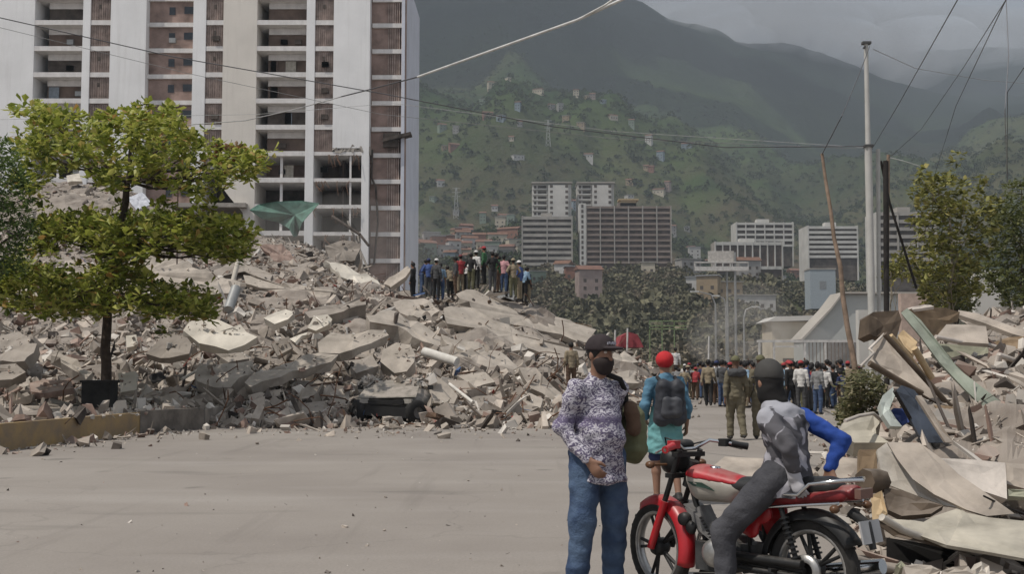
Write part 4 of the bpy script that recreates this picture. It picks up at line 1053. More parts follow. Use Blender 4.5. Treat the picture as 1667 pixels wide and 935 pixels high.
for _ in range(120):
    c = P(634, 690, 31.0); sg_ = r_.choice([-1, 1]); pts.append((c.x + sg_ * r_.uniform(.95, 1.5), 31.0 + r_.uniform(-.2, 1.4), r_.uniform(0, .6)))
pts = np.array(pts); scatter_chunks('surface_debris', 'small broken bits lying on the slabs and the crushed car', pts, np.minimum(.30, .045 * np.exp(r_.exponential(.55, len(pts)))), m_chunk, [.62, .15, .15, .08], 33, lift=.0)
m_scrap = [mat('rag_' + n, c, var=.2, scale=6, rough=.9) for n, c in (('red', (.28, .06, .05)), ('blue', (.07, .12, .24)), ('white', (.62, .60, .57)), ('brown', (.12, .075, .05)), ('dark', (.03, .028, .027)))]
p3 = mound_points(420, 44, pxr=(-20, 1060), powr=1.3); scatter_chunks('scattered_belongings', 'torn cloth, boards and household scraps mixed into the rubble', p3, np.minimum(.4, .09 * np.exp(r_.exponential(.45, len(p3)))), m_scrap, [.12, .14, .22, .32, .20], 45, flat=.1, stick=.35, lift=.9)
pts = np.array([tuple(GP(r_.uniform(-50, 1300), 700 + 240 * r_.uniform() ** 1.3)) for _ in range(260)]); scatter_chunks('road_grit', 'scattered grit and litter on the open road', pts, np.minimum(.05, .010 * np.exp(r_.exponential(.5, len(pts)))), m_chunk, [.5, .1, .15, .25], 47, lift=.25)
# ================================================================== TREES
def leaf_mat(name, cols, rough=.55):
    m = bpy.data.materials.new(name); m.use_nodes = True; t = m.node_tree; N = t.nodes; K = t.links
    b = N['Principled BSDF']; b.inputs['Roughness'].default_value = rough; b.inputs['Specular IOR Level'].default_value = .35
    g = N.new('ShaderNodeNewGeometry'); r = N.new('ShaderNodeValToRGB'); K.new(g.outputs['Random Per Island'], r.inputs['Fac'])
    el = r.color_ramp.elements; r.color_ramp.interpolation = 'LINEAR'
    while len(el) < len(cols): el.new(.5)
    for i, (p, c) in enumerate(cols): el[i].position = p; el[i].color = (*c, 1)
    K.new(r.outputs['Color'], b.inputs['Base Color'])
    tr = N.new('ShaderNodeBsdfTranslucent'); K.new(r.outputs['Color'], tr.inputs['Color']); mx = N.new('ShaderNodeMixShader'); mx.inputs['Fac'].default_value = .38
    K.new(b.outputs[0], mx.inputs[1]); K.new(tr.outputs[0], mx.inputs[2]); K.new(mx.outputs[0], N['Material Output'].inputs['Surface'])
    return m
def leaves_mesh(name, centers, m, parent, rng, nleaf=(6, 10), size=(.14, .22), up=.35, wide=.5, origin=Vector()):
    C_ = np.array(centers); V = []; 
    for c in C_:
        n = rng.randint(nleaf[0], nleaf[1] + 1)
        for k in range(n):
            a = rng.uniform(0, 2 * math.pi); e = rng.normal(up, .45)
            d = np.array([math.cos(a) * math.cos(e), math.sin(a) * math.cos(e), math.sin(e)])
            s = np.cross(d, [0, 0, 1]); s /= (np.linalg.norm(s) + 1e-6); s = s + rng.normal(0, .35, 3); nn = np.cross(d, s)
            Ln = rng.uniform(*size); w = Ln * wide * .5
            b0 = c + d * .03 + rng.normal(0, .035, 3)
            V += [b0, b0 + d * Ln * .62 + s * w + nn * .12 * Ln, b0 + d * Ln - np.array([0, 0, .12 * Ln]), b0 + d * Ln * .62 - s * w + nn * .12 * Ln]
    V = np.array(V) - np.array(origin); n = len(V) // 4; i = np.arange(n) * 4
    f = np.concatenate([np.stack([i, i + 1, i + 2], 1), np.stack([i, i + 2, i + 3], 1)])
    return np_mesh(name, V, f, m, parent, False)
def poly_points(poly, Y, dY, n, rng, edge=0.0):
    xs = [p[0] for p in poly]; yy = [p[1] for p in poly]; out = []
    cxm, hw = (min(xs) + max(xs)) / 2, (max(xs) - min(xs)) / 2
    while len(out) < n:
        px, py = rng.uniform(min(xs), max(xs)), rng.uniform(min(yy), max(yy))
        if inside(px, py, poly):
            d = dY * math.sqrt(max(.1, 1 - ((px - cxm) / hw) ** 2))
            out.append(P(px, py, Y + rng.uniform(-d, d)))
    return out
def branch(mb, a, b_, r0, r1, rg, seg=6, wob=.06):
    a, b_ = Vector(a), Vector(b_); L_ = (b_ - a).length
    pts = [a.lerp(b_, i / seg) + (Vector((rg.uniform(-1, 1), rg.uniform(-1, 1), rg.uniform(-1, 1))) * wob * L_ * math.sin(math.pi * i / seg)) for i in range(seg + 1)]
    mb.tube(pts, [r0 + (r1 - r0) * i / seg for i in range(seg + 1)], 7)
    return pts
def thin_out(pts, rng, scale=1.3, thr=-.05):
    """gaps where the sky shows through"""
    return [p for p in pts if mnoise.noise(p / scale) + rng.uniform(-.25, .25) > thr]
m_bark = mat('dark_bark', (.075, .055, .042), var=.25, scale=6, bump=.8, bscale=25, rough=.95)
m_bark2 = mat('pale_bark', (.30, .26, .20), var=.2, scale=6, bump=.5, bscale=25, rough=.95)
m_alm = leaf_mat('almond_leaf', [(0, (.09, .12, .022)), (.24, (.20, .24, .036)), (.58, (.35, .38, .07)), (.92, (.46, .45, .13)), (.98, (.40, .24, .08))])
m_alm_red = leaf_mat('reddish_leaf', [(0, (.06, .07, .02)), (.5, (.20, .12, .05)), (1, (.30, .12, .06))])
TYP = 31.3
base = GP(171, 664, .47); trunk_top = P(205, 330, TYP)
tree = empty('almond_tree', base); tag(tree, 'tiered almond tree with yellow-green leaves growing from the kerb strip, in front of the tower', 'tree')
rng = np.random.RandomState(14); rg = random.Random(14)
tiers = [
 ([(12,178),(30,166),(62,168),(100,186),(150,190),(200,178),(240,190),(270,180),(296,196),(322,232),(360,236),(400,236),(432,262),(418,292),(380,300),(330,322),(270,312),(240,290),(190,314),(150,300),(120,276),(70,300),(30,318),(10,300),(36,262),(20,236),(60,222),(40,196)], 1050, 3.4),
 ([(55,362),(90,350),(150,352),(205,346),(260,352),(320,354),(380,356),(414,372),(408,408),(376,428),(330,418),(296,402),(262,392),(240,428),(214,414),(196,432),(168,428),(140,400),(100,394),(60,420),(48,400)], 900, 3.3),
 ([(-20,438),(60,436),(104,450),(150,436),(190,430),(206,412),(220,436),(262,462),(310,468),(352,480),(344,520),(300,516),(250,520),(200,500),(150,520),(90,520),(30,506),(-20,500)], 950, 3.2)]
allp = []
for poly, n, dY in tiers: allp.append(thin_out(poly_points(poly, TYP, dY, n, rng), rng, .62, -.13))
tuft = []
for a in allp:
    for _ in range(60):
        q = a[rng.randint(len(a))]; dr = Vector((rng.normal(0, .3), rng.normal(0, .3), min(.55, abs(rng.normal(.2, .3)) + .1))) if rng.uniform() < .7 else Vector((rng.normal(0, .5), rng.normal(0, .5), -abs(rng.normal(.15, .3))))
        for k in range(4): tuft.append(q + dr * (.25 + .25 * k) + Vector(rng.normal(0, .07, 3)))
leaves_mesh('crown', [p for a in allp for p in a] + tuft, m_alm, tree, rng, (5, 9), (.18, .31), origin=base)
rp = poly_points([(352, 236), (400, 236), (404, 268), (372, 284), (350, 262)], TYP, .8, 22, rng); leaves_mesh('reddish_foliage', rp, m_alm_red, tree, rng, (6, 9), (.15, .24), origin=base)
mb = MB(); tk = branch(mb, base - base, P(176, 480, TYP) - base, .15, .115, rg, 8, .012); tk2 = branch(mb, tk[-1], trunk_top - base, .115, .085, rg, 6, .02); tk3 = branch(mb, tk2[-1], P(215, 230, TYP) - base, .10, .04, rg, 6, .03)
mb.build('trunk', m_bark, tree)
mb = MB()
for a, src, rr in ((allp[0], tk3[2], .05), (allp[1], tk2[3], .055), (allp[2], tk[-1], .05)):
    for k in range(26):
        e = rg.choice(a) - base; mid = Vector(src).lerp(e, .55); mid.z -= .12; branch(mb, src, mid, rr * rg.uniform(.5, 1), .025, rg, 4, .05); branch(mb, mid, e, .025, .008, rg, 4, .06)
mb.build('limbs', m_bark, tree)
# dark square guard at its foot
b = MB(); b.bb(-.36, .36, -.32, .32, 0, .66); b.bb(-.40, .40, -.36, .36, .66, .72)
o = b.build('tree_guard', mat('black_crate', (.028, .026, .024), var=.3, scale=3)); o.location = (base.x + .03, base.y - .5, .47); tag(o, 'dark square box standing against the foot of the almond tree', 'planter box')

def simple_tree(name, label, base, poly, Y, dY, n, m, bark, tr0, seed, leaf, nleaf=(5, 8), thr=-.1, sc=.8, trunk_to=None, group=None, up=.2, nb=24):
    rng = np.random.RandomState(seed); rg = random.Random(seed)
    o = empty(name, base); tag(o, label, 'tree', group); pts = thin_out(poly_points(poly, Y, dY, n, rng), rng, sc, thr)
    leaves_mesh('crown', pts, m, o, rng, nleaf, leaf, up, .5, base)
    mb = MB(); top = Vector(trunk_to) - Vector(base); tk = branch(mb, Vector(), top, tr0, tr0 * .45, rg, 7, .02); mb.build('trunk', bark, o)
    mb = MB()
    for k in range(nb):
        s_ = tk[rg.randint(3, 7)]; e = rg.choice(pts) - Vector(base); branch(mb, s_, e, tr0 * .28, .008, rg, 6, .06)
    mb.build('limbs', bark, o)
    return o
m_lf_dark = leaf_mat('deep_green_leaf', [(0, (.03, .055, .016)), (.5, (.075, .12, .03)), (1, (.15, .20, .05))])
m_lf_olive = leaf_mat('olive_leaf', [(0, (.07, .075, .022)), (.4, (.16, .165, .045)), (.8, (.29, .28, .08)), (1, (.38, .33, .12))])
m_lf_lite = leaf_mat('light_green_leaf', [(0, (.055, .07, .02)), (.5, (.11, .125, .04)), (1, (.17, .175, .065))])
m_lf_dry = leaf_mat('wilted_leaf', [(0, (.05, .055, .02)), (.4, (.12, .125, .055)), (.8, (.22, .20, .11)), (1, (.30, .26, .16))])
lt = GP(-60, 700, .3)
simple_tree('dense_tree', 'dark green dense tree cut by the left edge of the picture', lt, [(-160,230),(-60,222),(0,222),(20,230),(34,262),(46,300),(52,340),(60,385),(40,420),(46,440),(20,448),(-40,470),(-160,460)], 27, 2.2, 1500, m_lf_dark, m_bark, .2, 21, (.09, .16), (6, 9), -.5, .7, P(-60, 330, 27))
simple_tree('garden_tree', 'patchy olive green tree with bare twigs above the right heap of wreckage', GP(1538, 690, 0.0) * 1.0 if False else Vector((P(1538, 600, 33).x, 33, 0)),
    [(1484,300),(1498,272),(1530,282),(1548,290),(1551,252),(1560,250),(1566,296),(1596,300),(1602,280),(1612,312),(1632,318),(1620,352),(1626,390),(1600,416),(1588,440),(1606,470),(1590,492),(1560,486),(1540,500),(1505,496),(1496,470),(1470,452),(1446,440),(1450,410),(1486,402),(1500,384),(1476,366),(1488,340)], 33, 1.6, 850, m_lf_olive, m_bark2, .07, 31, (.16, .27), (5, 8), -.10, .55, P(1545, 330, 33), nb=30)
simple_tree('leafy_tree', 'lighter green soft leaved tree cut by the right edge of the picture', Vector((P(1680, 600, 40).x, 40, 0)),
    [(1612,470),(1600,430),(1618,390),(1606,360),(1630,330),(1640,300),(1668,290),(1740,270),(1800,330),(1800,500),(1640,500)], 40, 2.5, 1900, m_lf_lite, m_bark, .13, 41, (.14, .24), (5, 9), -.22, .8, P(1680, 400, 40))
simple_tree('background_tree', 'bushy tree low behind the garden tree and the black poles', Vector((P(1560, 600, 38).x, 38, 0)), [(1500,430),(1560,410),(1600,430),(1590,500),(1560,520),(1510,505)], 38, 1.6, 420, m_lf_lite, m_bark, .08, 43, (.12, .22), (5, 8), -.3, .7, P(1552, 450, 38))
simple_tree('creeper', 'sparse creeper hanging around the foot of the black poles', Vector((P(1446, 600, 32).x, 32, 0)), [(1432,440),(1450,418),(1480,424),(1476,452),(1452,462),(1434,456)], 32, .7, 60, m_lf_olive, m_bark2, .03, 44, (.10, .18), (4, 7), -.3, .6, P(1450, 440, 32), nb=6)
# heap of cut wilting branches beside the road
simple_tree('cut_branches', 'heap of wilted leafy branches lying beside the road left of the wreckage', Vector((P(1400, 600, 17.5).x, 17.5, 0)), [(1362,664),(1366,640),(1384,612),(1404,600),(1430,612),(1446,650),(1440,684),(1400,690),(1370,684)], 17.5, .7, 420, m_lf_dry, m_bark2, .02, 51, (.06, .13), (5, 8), -.25, .4, P(1400, 640, 17.5), nb=16, up=0)
# ================================================================== POLES AND WIRES
m_pole = mat('galvanised_pole', (.46, .45, .42), var=.08, scale=2, rough=.6)
m_blackpole = mat('tarred_pole', (.03, .026, .024), var=.3, scale=3)
m_oldwood = mat('weathered_wood', (.26, .19, .14), var=.25, scale=4, rough=.95, bump=.4)
m_wire = mat('black_cable', (.09, .09, .095), rough=.6); m_wire_w = mat('pale_cable', (.62, .62, .60), rough=.6)
PY = 30.0
o = empty('power_pole', (P(1421, 600, PY).x, PY, 0)); tag(o, 'tall stepped grey power pole rising above the right heap', 'pole')
b = MB(); b.tube([(0, 0, 0), (0, 0, P(0, 237, PY).z)], .095, 12); b.build('lower_pole', m_pole, o)
b = MB(); b.tube([(0, 0, P(0, 237, PY).z), (0, 0, P(0, 70, PY).z)], [.07, .055], 12); b.build('upper_pole', m_pole, o)
b = MB(); b.bb(-.11, .11, -.11, .11, P(0, 240, PY).z, P(0, 236, PY).z); b.build('collar', flatmat('dark_collar', (.08, .08, .08)), o)
b = MB(); b.bb(-.10, .12, -.08, .08, P(0, 72, PY).z, P(0, 68, PY).z); b.build('cap', flatmat('dark_collar', (.08, .08, .08)), o)
b = MB(); b.tube([(-.02, 0, P(0, 75, PY).z), (-.09, -.12, P(0, 80, PY).z)], .03, 6); b.build('insulator', flatmat('dark_collar', (.08, .08, .08)), o)
def pole(label, pts, r, m, name='pole', mats=None):
    ps = [P(*p) for p in pts]; z0 = ps[0].copy(); mb = MB(); mb.tube([q - z0 for q in ps], r, 8); o = mb.build(name, m); o.location = z0; return tag(o, label, 'pole')
def pole_g(label, px, y0, Y, r, m, x2=None):
    b_ = P(px, 600, Y); t_ = P(x2 if x2 else px, y0, Y); mb = MB(); mb.tube([(0, 0, 0), (t_.x - b_.x, 0, t_.z)], r, 8); o = mb.build('pole', m); o.location = (b_.x, Y, 0); return tag(o, label, 'pole')
pole_g('thin grey pipe pole directly beside the tall power pole', 1429.5, 243, 30.2, .055, m_pole)
pole_g('straight black pole right of the tall power pole', 1442, 262, 31, .075, m_blackpole)
pole_g('shorter reddish brown pole leaning between the black and grey poles', 1441, 252, 31.4, .045, m_oldwood, 1446)
pole('slim dark rod leaning right from the black pole', [(1492, 470, 31.5), (1448, 330, 31.2), (1434, 262, 31.0)], .035, m_blackpole)
def lean(label, a, b_, r0, r1, m):
    A, B = P(*a), P(*b_); mb = MB(); rg = random.Random(3); branch(mb, Vector(), B - A, r0, r1, rg, 8, .006); o = mb.build('wooden_pole', m); o.location = A; return tag(o, label, 'pole')
lean('long crooked wooden pole leaning left over the road', (1396, 628, 24), (1338, 250, 24.5), .065, .032, m_oldwood)
def wire(label, pts, r, m=None, sag=0.0, n=14, name='overhead_cable', group=None):
    ps = [P(*p) for p in pts]; out = []
    for i in range(len(ps) - 1):
        for k in range(n):
            t = k / n; q = ps[i].lerp(ps[i + 1], t); q.z -= sag * 4 * t * (1 - t); out.append(q)
    out.append(ps[-1]); c = out[len(out) // 2].copy(); mb = MB(); mb.tube([q - c for q in out], r, 5); o = mb.build(name, m or m_wire); o.location = c
    return tag(o, label, 'cable', group)
wire('dark cable sagging across the whole tower from the upper left corner to the power pole', [(-60, 15, 27), (280, 92, 28), (620, 152, 28.5), (900, 206, 29), (1180, 240, 29.5), (1421, 238, 30)], .013)
wire('faint thin cable just under the long dark one at upper left', [(-60, 30, 30), (300, 118, 31), (620, 186, 31), (1000, 226, 31), (1421, 243, 30)], .007, mat('grey_cable', (.22, .22, .22)))
wire('third faint cable lowest across the tower and the crown of the almond tree', [(-60, 196, 33), (200, 190, 33), (420, 186, 32), (640, 168, 31), (1000, 214, 31), (1421, 241, 30)], .006, flatmat('pale_grey_cable', (.4, .4, .4)))
wire('thick pale cable rising to the top edge right of the tower', [(1075, -30, 15), (940, 32, 17), (800, 82, 19.5), (680, 125, 22)], .022, m_wire_w)
wire('second pale strand beside the thick pale cable at the top edge', [(1040, -30, 15), (985, 8, 16), (940, 32, 17.1)], .016, m_wire_w)
wire('darker end of the pale cable crossing the white wall of the tower', [(680, 125, 22), (600, 146, 23.5), (556, 157, 24.2)], .014)
wire('whitish end strand of the pale cable drooping over the tower balconies', [(556, 157, 24.2), (480, 178, 26), (400, 196, 28), (284, 205, 31.0)], .012, flatmat('pale_grey_cable', (.4, .4, .4)))
wire('steep cable from the top edge down to the power pole, left of the crossing pair', [(1572, -24, 12), (1461, 173, 22), (1421, 240, 30)], .007, sag=.0)
wire('steep cable right of centre in the crossing pair at upper right', [(1646, -14, 12), (1569, 109, 20), (1500, 210, 29), (1442, 262, 31)], .006)
wire('steeper cable of the crossing pair at upper right', [(1644, -14, 12.2), (1634, 7, 12.6), (1556, 173, 22), (1520, 290, 33)], .006)
wire('short cable falling left from the tip of the power pole', [(1416, 75, 30), (1396, 128, 27), (1370, 190, 22), (1338, 252, 24.5)], .010)
wire('faint cable falling right from the tip of the power pole', [(1422, 80, 30), (1490, 111, 33), (1600, 130, 38), (1720, 140, 44)], .010, flatmat('grey_blue_cable', (.3, .3, .32)))
wire('slack loop of cable from the pole heads toward the garden tree', [(1446, 256, 31.4), (1470, 262, 31.8), (1502, 272, 33)], .012, m_wire_w)
wire('thin vertical cable hanging at the upper right corner', [(1637, -20, 20), (1642, 90, 20), (1636, 180, 20), (1640, 300, 38)], .008, flatmat('grey_blue_cable', (.3, .3, .32)))
wire('cable cutting the right edge above the leafy tree', [(1720, 60, 16), (1667, 110, 18), (1640, 150, 22), (1640, 300, 38)], .007)
# ================================================================== WRECKAGE HEAP ON THE RIGHT
QPX = [1330, 1370, 1400, 1450, 1500, 1600, 1760]
QR = [(8.3, [-.1] * 7), (9.2, [-.1, -.1, -.05, 0, 0, .02, .02]), (9.9, [-.1, -.1, .0, .15, .25, .3, .4]), (11, [-.1, -.1, .1, .6, .8, .9, 1.0]), (13, [-.1, -.05, .2, .85, 1.15, 1.3, 1.5]),
      (16, [-.1, 0, .3, 1.0, 1.5, 1.8, 2.1]), (20, [-.1, .0, .4, 1.1, 1.8, 2.3, 2.5]), (25, [-.1, 0, .2, .8, 1.5, 2.5, 2.9]), (32, [-.1, -.1, -.1, .1, .8, 2.2, 3.0]), (37, [-.1] * 7)]
QZ = np.array([r[1] for r in QR]); QD = [r[0] for r in QR]
def WZ(x, Y):
    px = CX + x / Y * F
    if Y < QD[0] or Y > QD[-1]: return -.1
    return float(np.interp(Y, QD, [np.interp(px, QPX, QZ[i]) for i in range(len(QD))]))
ys = np.exp(np.arange(math.log(8.3), math.log(37), .028)); pxs = np.arange(1330, 1761, 8.0); V = np.zeros((len(ys), len(pxs), 3))
for i, Y in enumerate(ys):
    for j, px in enumerate(pxs):
        x = (px - CX) / F * Y; z = WZ(x, Y)
        if z > .02: z += fbm(x / .9, Y / .9, 9.0, 4) * min(.2, z * .5)
        V[i, j] = (x, Y, z)
ix = np.arange(V.shape[0] * V.shape[1]).reshape(V.shape[:2]); ff = np.stack([ix[:-1, :-1], ix[:-1, 1:], ix[1:, 1:], ix[1:, :-1]], -1).reshape(-1, 4)
tag(np_mesh('wreckage_mound', V.reshape(-1, 3), ff, m_mound, None, False), 'earth and plaster under the wreckage heap on the right', None, None, 'structure')
def Z6(pts): return [(1360 + a / 3.896, 480 + b_ / 3.896) for a, b_ in pts]
def Z7(pts): return [(1360 + a / 3.977, 700 + b_ / 3.977) for a, b_ in pts]
w_green = mat('pale_green_paint', (.27, .30, .24), var=.26, scale=2.2, rough=.6, dust=.3, bump=.1)
w_greige = mat('greige_sheet', (.38, .325, .27), var=.26, scale=2.2, rough=.6, dust=.3)
w_brown = mat('dark_brown_board', (.115, .085, .06), var=.3, scale=3, rough=.8, dust=.25)
w_tan = mat('tan_board', (.26, .185, .115), var=.25, scale=3, rough=.85, dust=.3)
w_card = mat('cardboard', (.50, .37, .22), var=.12, scale=5)
w_white = mat('scuffed_white_metal', (.56, .51, .44), var=.26, scale=2.2, rough=.5, dust=.2)
w_pink = mat('pinkish_white_panel', (.58, .52, .46), var=.26, scale=2.2, rough=.6, dust=.3)
w_olive = mat('olive_cream_sheet', (.43, .395, .32), var=.26, scale=2.2, rough=.6, dust=.2)
w_blue = mat('deep_blue_plastic', (.035, .06, .20), var=.2, scale=4, rough=.4)
w_gloss = mat('glossy_dark_panel', (.045, .055, .075), var=.4, scale=2, rough=.22, spec=.6)
w_teal = mat('pale_teal_shell', (.48, .52, .48), var=.1, scale=4, rough=.5)
w_olwall = mat('olive_wall_block', (.34, .335, .25), var=.2, scale=2.5, rough=.95, bump=.8, bscale=8)
FR = (-.25, -.8, .5); FL_ = (-.45, -.7, .5); UP = (-.1, -.45, .88)
def sh(label, poly, Y, n_, th, m, name='sheet_panel', cat='panel', jag=0.0): return slab(label, poly, Y, n_, th, m, name, cat, jag)
sh('long pale green board slanting down right across the heap', Z6([(415,115),(455,85),(545,165),(705,385),(860,545),(1010,650),(1260,840),(1260,975),(1000,770),(820,600),(660,430),(540,265)]), 12.3, FR, .05, w_green, 'green_board', 'board')
sh('long greige metal panel below the green board', Z6([(240,325),(312,262),(420,370),(560,530),(720,705),(640,682),(500,600),(380,530),(300,470),(218,432)]), 12.6, FR, .03, w_greige)
sh('dark lower continuation of the greige panel', Z6([(620,700),(720,706),(900,760),(1140,930),(1000,960),(780,860)]), 12.0, FR, .04, w_tan)
sh('dark brown box panel at the top left of the heap', Z6([(215,130),(240,110),(400,100),(420,160),(385,285),(320,250),(260,268),(215,250)]), 15, (.2,-.9,.2), .35, w_brown, 'cabinet', 'cabinet')
sh('large tan board upright at the top of the heap', Z6([(455,95),(540,75),(700,85),(790,110),(775,170),(700,190),(640,268),(600,255),(540,165)]), 15.6, (.5,-.8,.1), .12, w_tan)
sh('thin lit strip along the top of the tan board', Z6([(450,88),(600,64),(625,74),(470,98)]), 15.4, UP, .04, w_pink)  # sunlit top edge of the board painted as a separate pale strip
sh('grey sagging sheet under the tan board', Z6([(640,265),(705,188),(830,190),(955,200),(972,312),(800,300)]), 15.1, UP, .05, w_greige)
sh('upper grey sheet reaching the right edge', Z6([(780,98),(900,118),(1090,188),(1260,250),(1260,285),(1120,248),(950,182),(775,125)]), 16, UP, .08, w_greige)
sh('brownish slab at the right edge under the upper grey sheet', Z6([(1000,302),(1100,270),(1260,262),(1260,400),(1010,322)]), 15.4, FR, .1, w_tan)
sh('olive plastered wall block in the heap', Z6([(650,310),(965,328),(980,420),(975,530),(860,510),(765,430)]), 15.5, FRT, .3, w_olwall, 'wall_block', 'wall block', .03)
sh('yellowish cardboard box face near the green board', Z6([(395,258),(430,222),(520,300),(485,375),(440,332)]), 13.4, (-.2,-.8,.5), .25, w_card, 'cardboard_box', 'box')
sh('pale teal curved shell around the blue tub', Z6([(285,690),(300,640),(365,585),(378,640),(332,745),(372,800),(425,838),(350,835),(300,760)]), 11.0, (0,-.9,.4), .12, w_teal, 'appliance_shell', 'appliance')
sh('deep blue panel inside the teal shell', Z6([(335,748),(370,720),(498,726),(502,790),(425,830),(372,798)]), 11.15, (0,-.9,.4), .05, w_blue)
sh('glossy dark panel beside the teal shell', Z6([(378,612),(420,575),(500,605),(560,680),(640,800),(735,940),(560,940),(480,800)]), 10.9, (.1,-.85,.4), .05, w_gloss)
sh('narrow pale strip leaning on the glossy dark panel', Z6([(510,640),(545,640),(745,935),(700,940)]), 10.6, (.1,-.85,.4), .04, w_greige)
sh('beige torn upholstery left of the blue tub', Z6([(60,800),(240,757),(290,800),(256,850),(262,915),(345,940),(120,940),(15,870)]), 11.2, (-.1,-.7,.7), .25, w_olive, 'upholstery', 'furniture')
sh('left leaf of the bent white metal sheet', Z7([(270,130),(330,85),(400,190),(520,320),(700,440),(800,505),(700,490),(560,440),(310,345)]), 9.6, (.15,-.75,.6), .03, w_white, 'metal_sheet', 'metal sheet')
sh('large bent white metal sheet sweeping down right', Z7([(335,80),(545,85),(690,190),(800,290),(960,400),(1160,545),(980,560),(850,520),(640,420),(500,320),(400,190)]), 9.3, (-.2,-.65,.72), .03, w_greige, 'metal_sheet', 'metal sheet')
sh('pinkish white door panel lying behind the bent sheet', Z7([(620,182),(900,195),(1100,215),(1106,300),(1112,450),(960,400),(800,290)]), 9.8, (0,-.75,.65), .12, w_pink, 'door_panel', 'door panel')
sh('grey board at the right edge beside the pinkish panel', Z7([(1106,215),(1290,228),(1290,400),(1110,352)]), 10.0, (0,-.8,.6), .1, w_greige)
sh('thin olive board under the grey board at the right edge', Z7([(1118,385),(1290,392),(1290,440),(1122,430)]), 9.7, (0,-.7,.7), .06, w_olwall)
sh('brown broken post face left of the bent sheet', Z7([(150,130),(265,130),(272,285),(195,300),(150,280)]), 10.1, (-.2,-.9,.2), .25, w_tan, 'timber_block', 'timber')
sh('dusty dark board beneath the bent sheet', Z7([(310,372),(450,400),(560,445),(700,492),(620,545),(430,560),(340,520)]), 9.2, (0,-.6,.8), .05, w_brown)
sh('olive cream roof sheet lying low at the front of the heap', Z7([(300,575),(560,605),(640,560),(800,508),(850,540),(1000,570),(1300,600),(1300,850),(1000,795),(720,748),(560,692),(420,625)]), 8.75, (0,-.25,.97), .025, w_olive, 'roof_sheet', 'roof sheet')
sh('second buckled layer on the olive cream roof sheet', Z7([(670,690),(760,650),(980,640),(1180,650),(1300,700),(1300,760),(1050,735),(800,740)]), 8.8, (.1,-.35,.93), .03, w_white, 'roof_sheet', 'roof sheet')
sh('tan folded corner at the left end of the olive cream sheet', Z7([(228,430),(300,395),(335,540),(300,585),(240,588)]), 8.7, (-.4,-.85,.3), .05, w_card)
sh('dark brown side board below the left end of the olive cream sheet', Z7([(240,590),(312,585),(600,694),(735,772),(380,690)]), 8.65, (-.1,-.95,.2), .04, w_brown)
sh('small pointed white block at the very bottom of the picture', Z7([(908,905),(945,855),(995,882),(1002,950),(908,950)]), 7.8, (.1,-.95,.3), .1, w_white, 'white_block', 'block')
sh('pale flat panel lying on the road behind the motorcycle', [(1150,768),(1180,744),(1262,748),(1300,770),(1240,788),(1170,790)], 16.5, (0,-.2,.98), .06, w_greige)
sh('second pale panel on the road between rider and heap', [(1330,770),(1352,742),(1400,748),(1412,792),(1350,796)], 15.5, (0,-.25,.97), .1, w_greige)
sh('buff broken panel beside the road left of the heap', [(1352,716),(1380,700),(1412,708),(1405,742),(1362,744)], 19, (0,-.35,.93), .12, w_olive)
sh('very dark board in the gap beneath the olive cream sheet', Z7([(330,700),(560,735),(820,790),(1290,860),(1290,935),(900,900),(560,880),(330,850)]), 8.95, (0,-.9,.3), .05, mat('gap_shade_board', (.012,.011,.010), var=.3, scale=4))  # near-black board added to paint the gap's deep shade; label seeds its shape
def rods(items):
    for lb, pts, Y, r, m, nm, ct in items:
        ps = [P(a, b_, Y + (k * .12)) for k, (a, b_) in enumerate(pts)]; mb = MB(); mb.tube([q - ps[0] for q in ps], r, 7); o = mb.build(nm, m); o.location = ps[0]; tag(o, lb, ct)
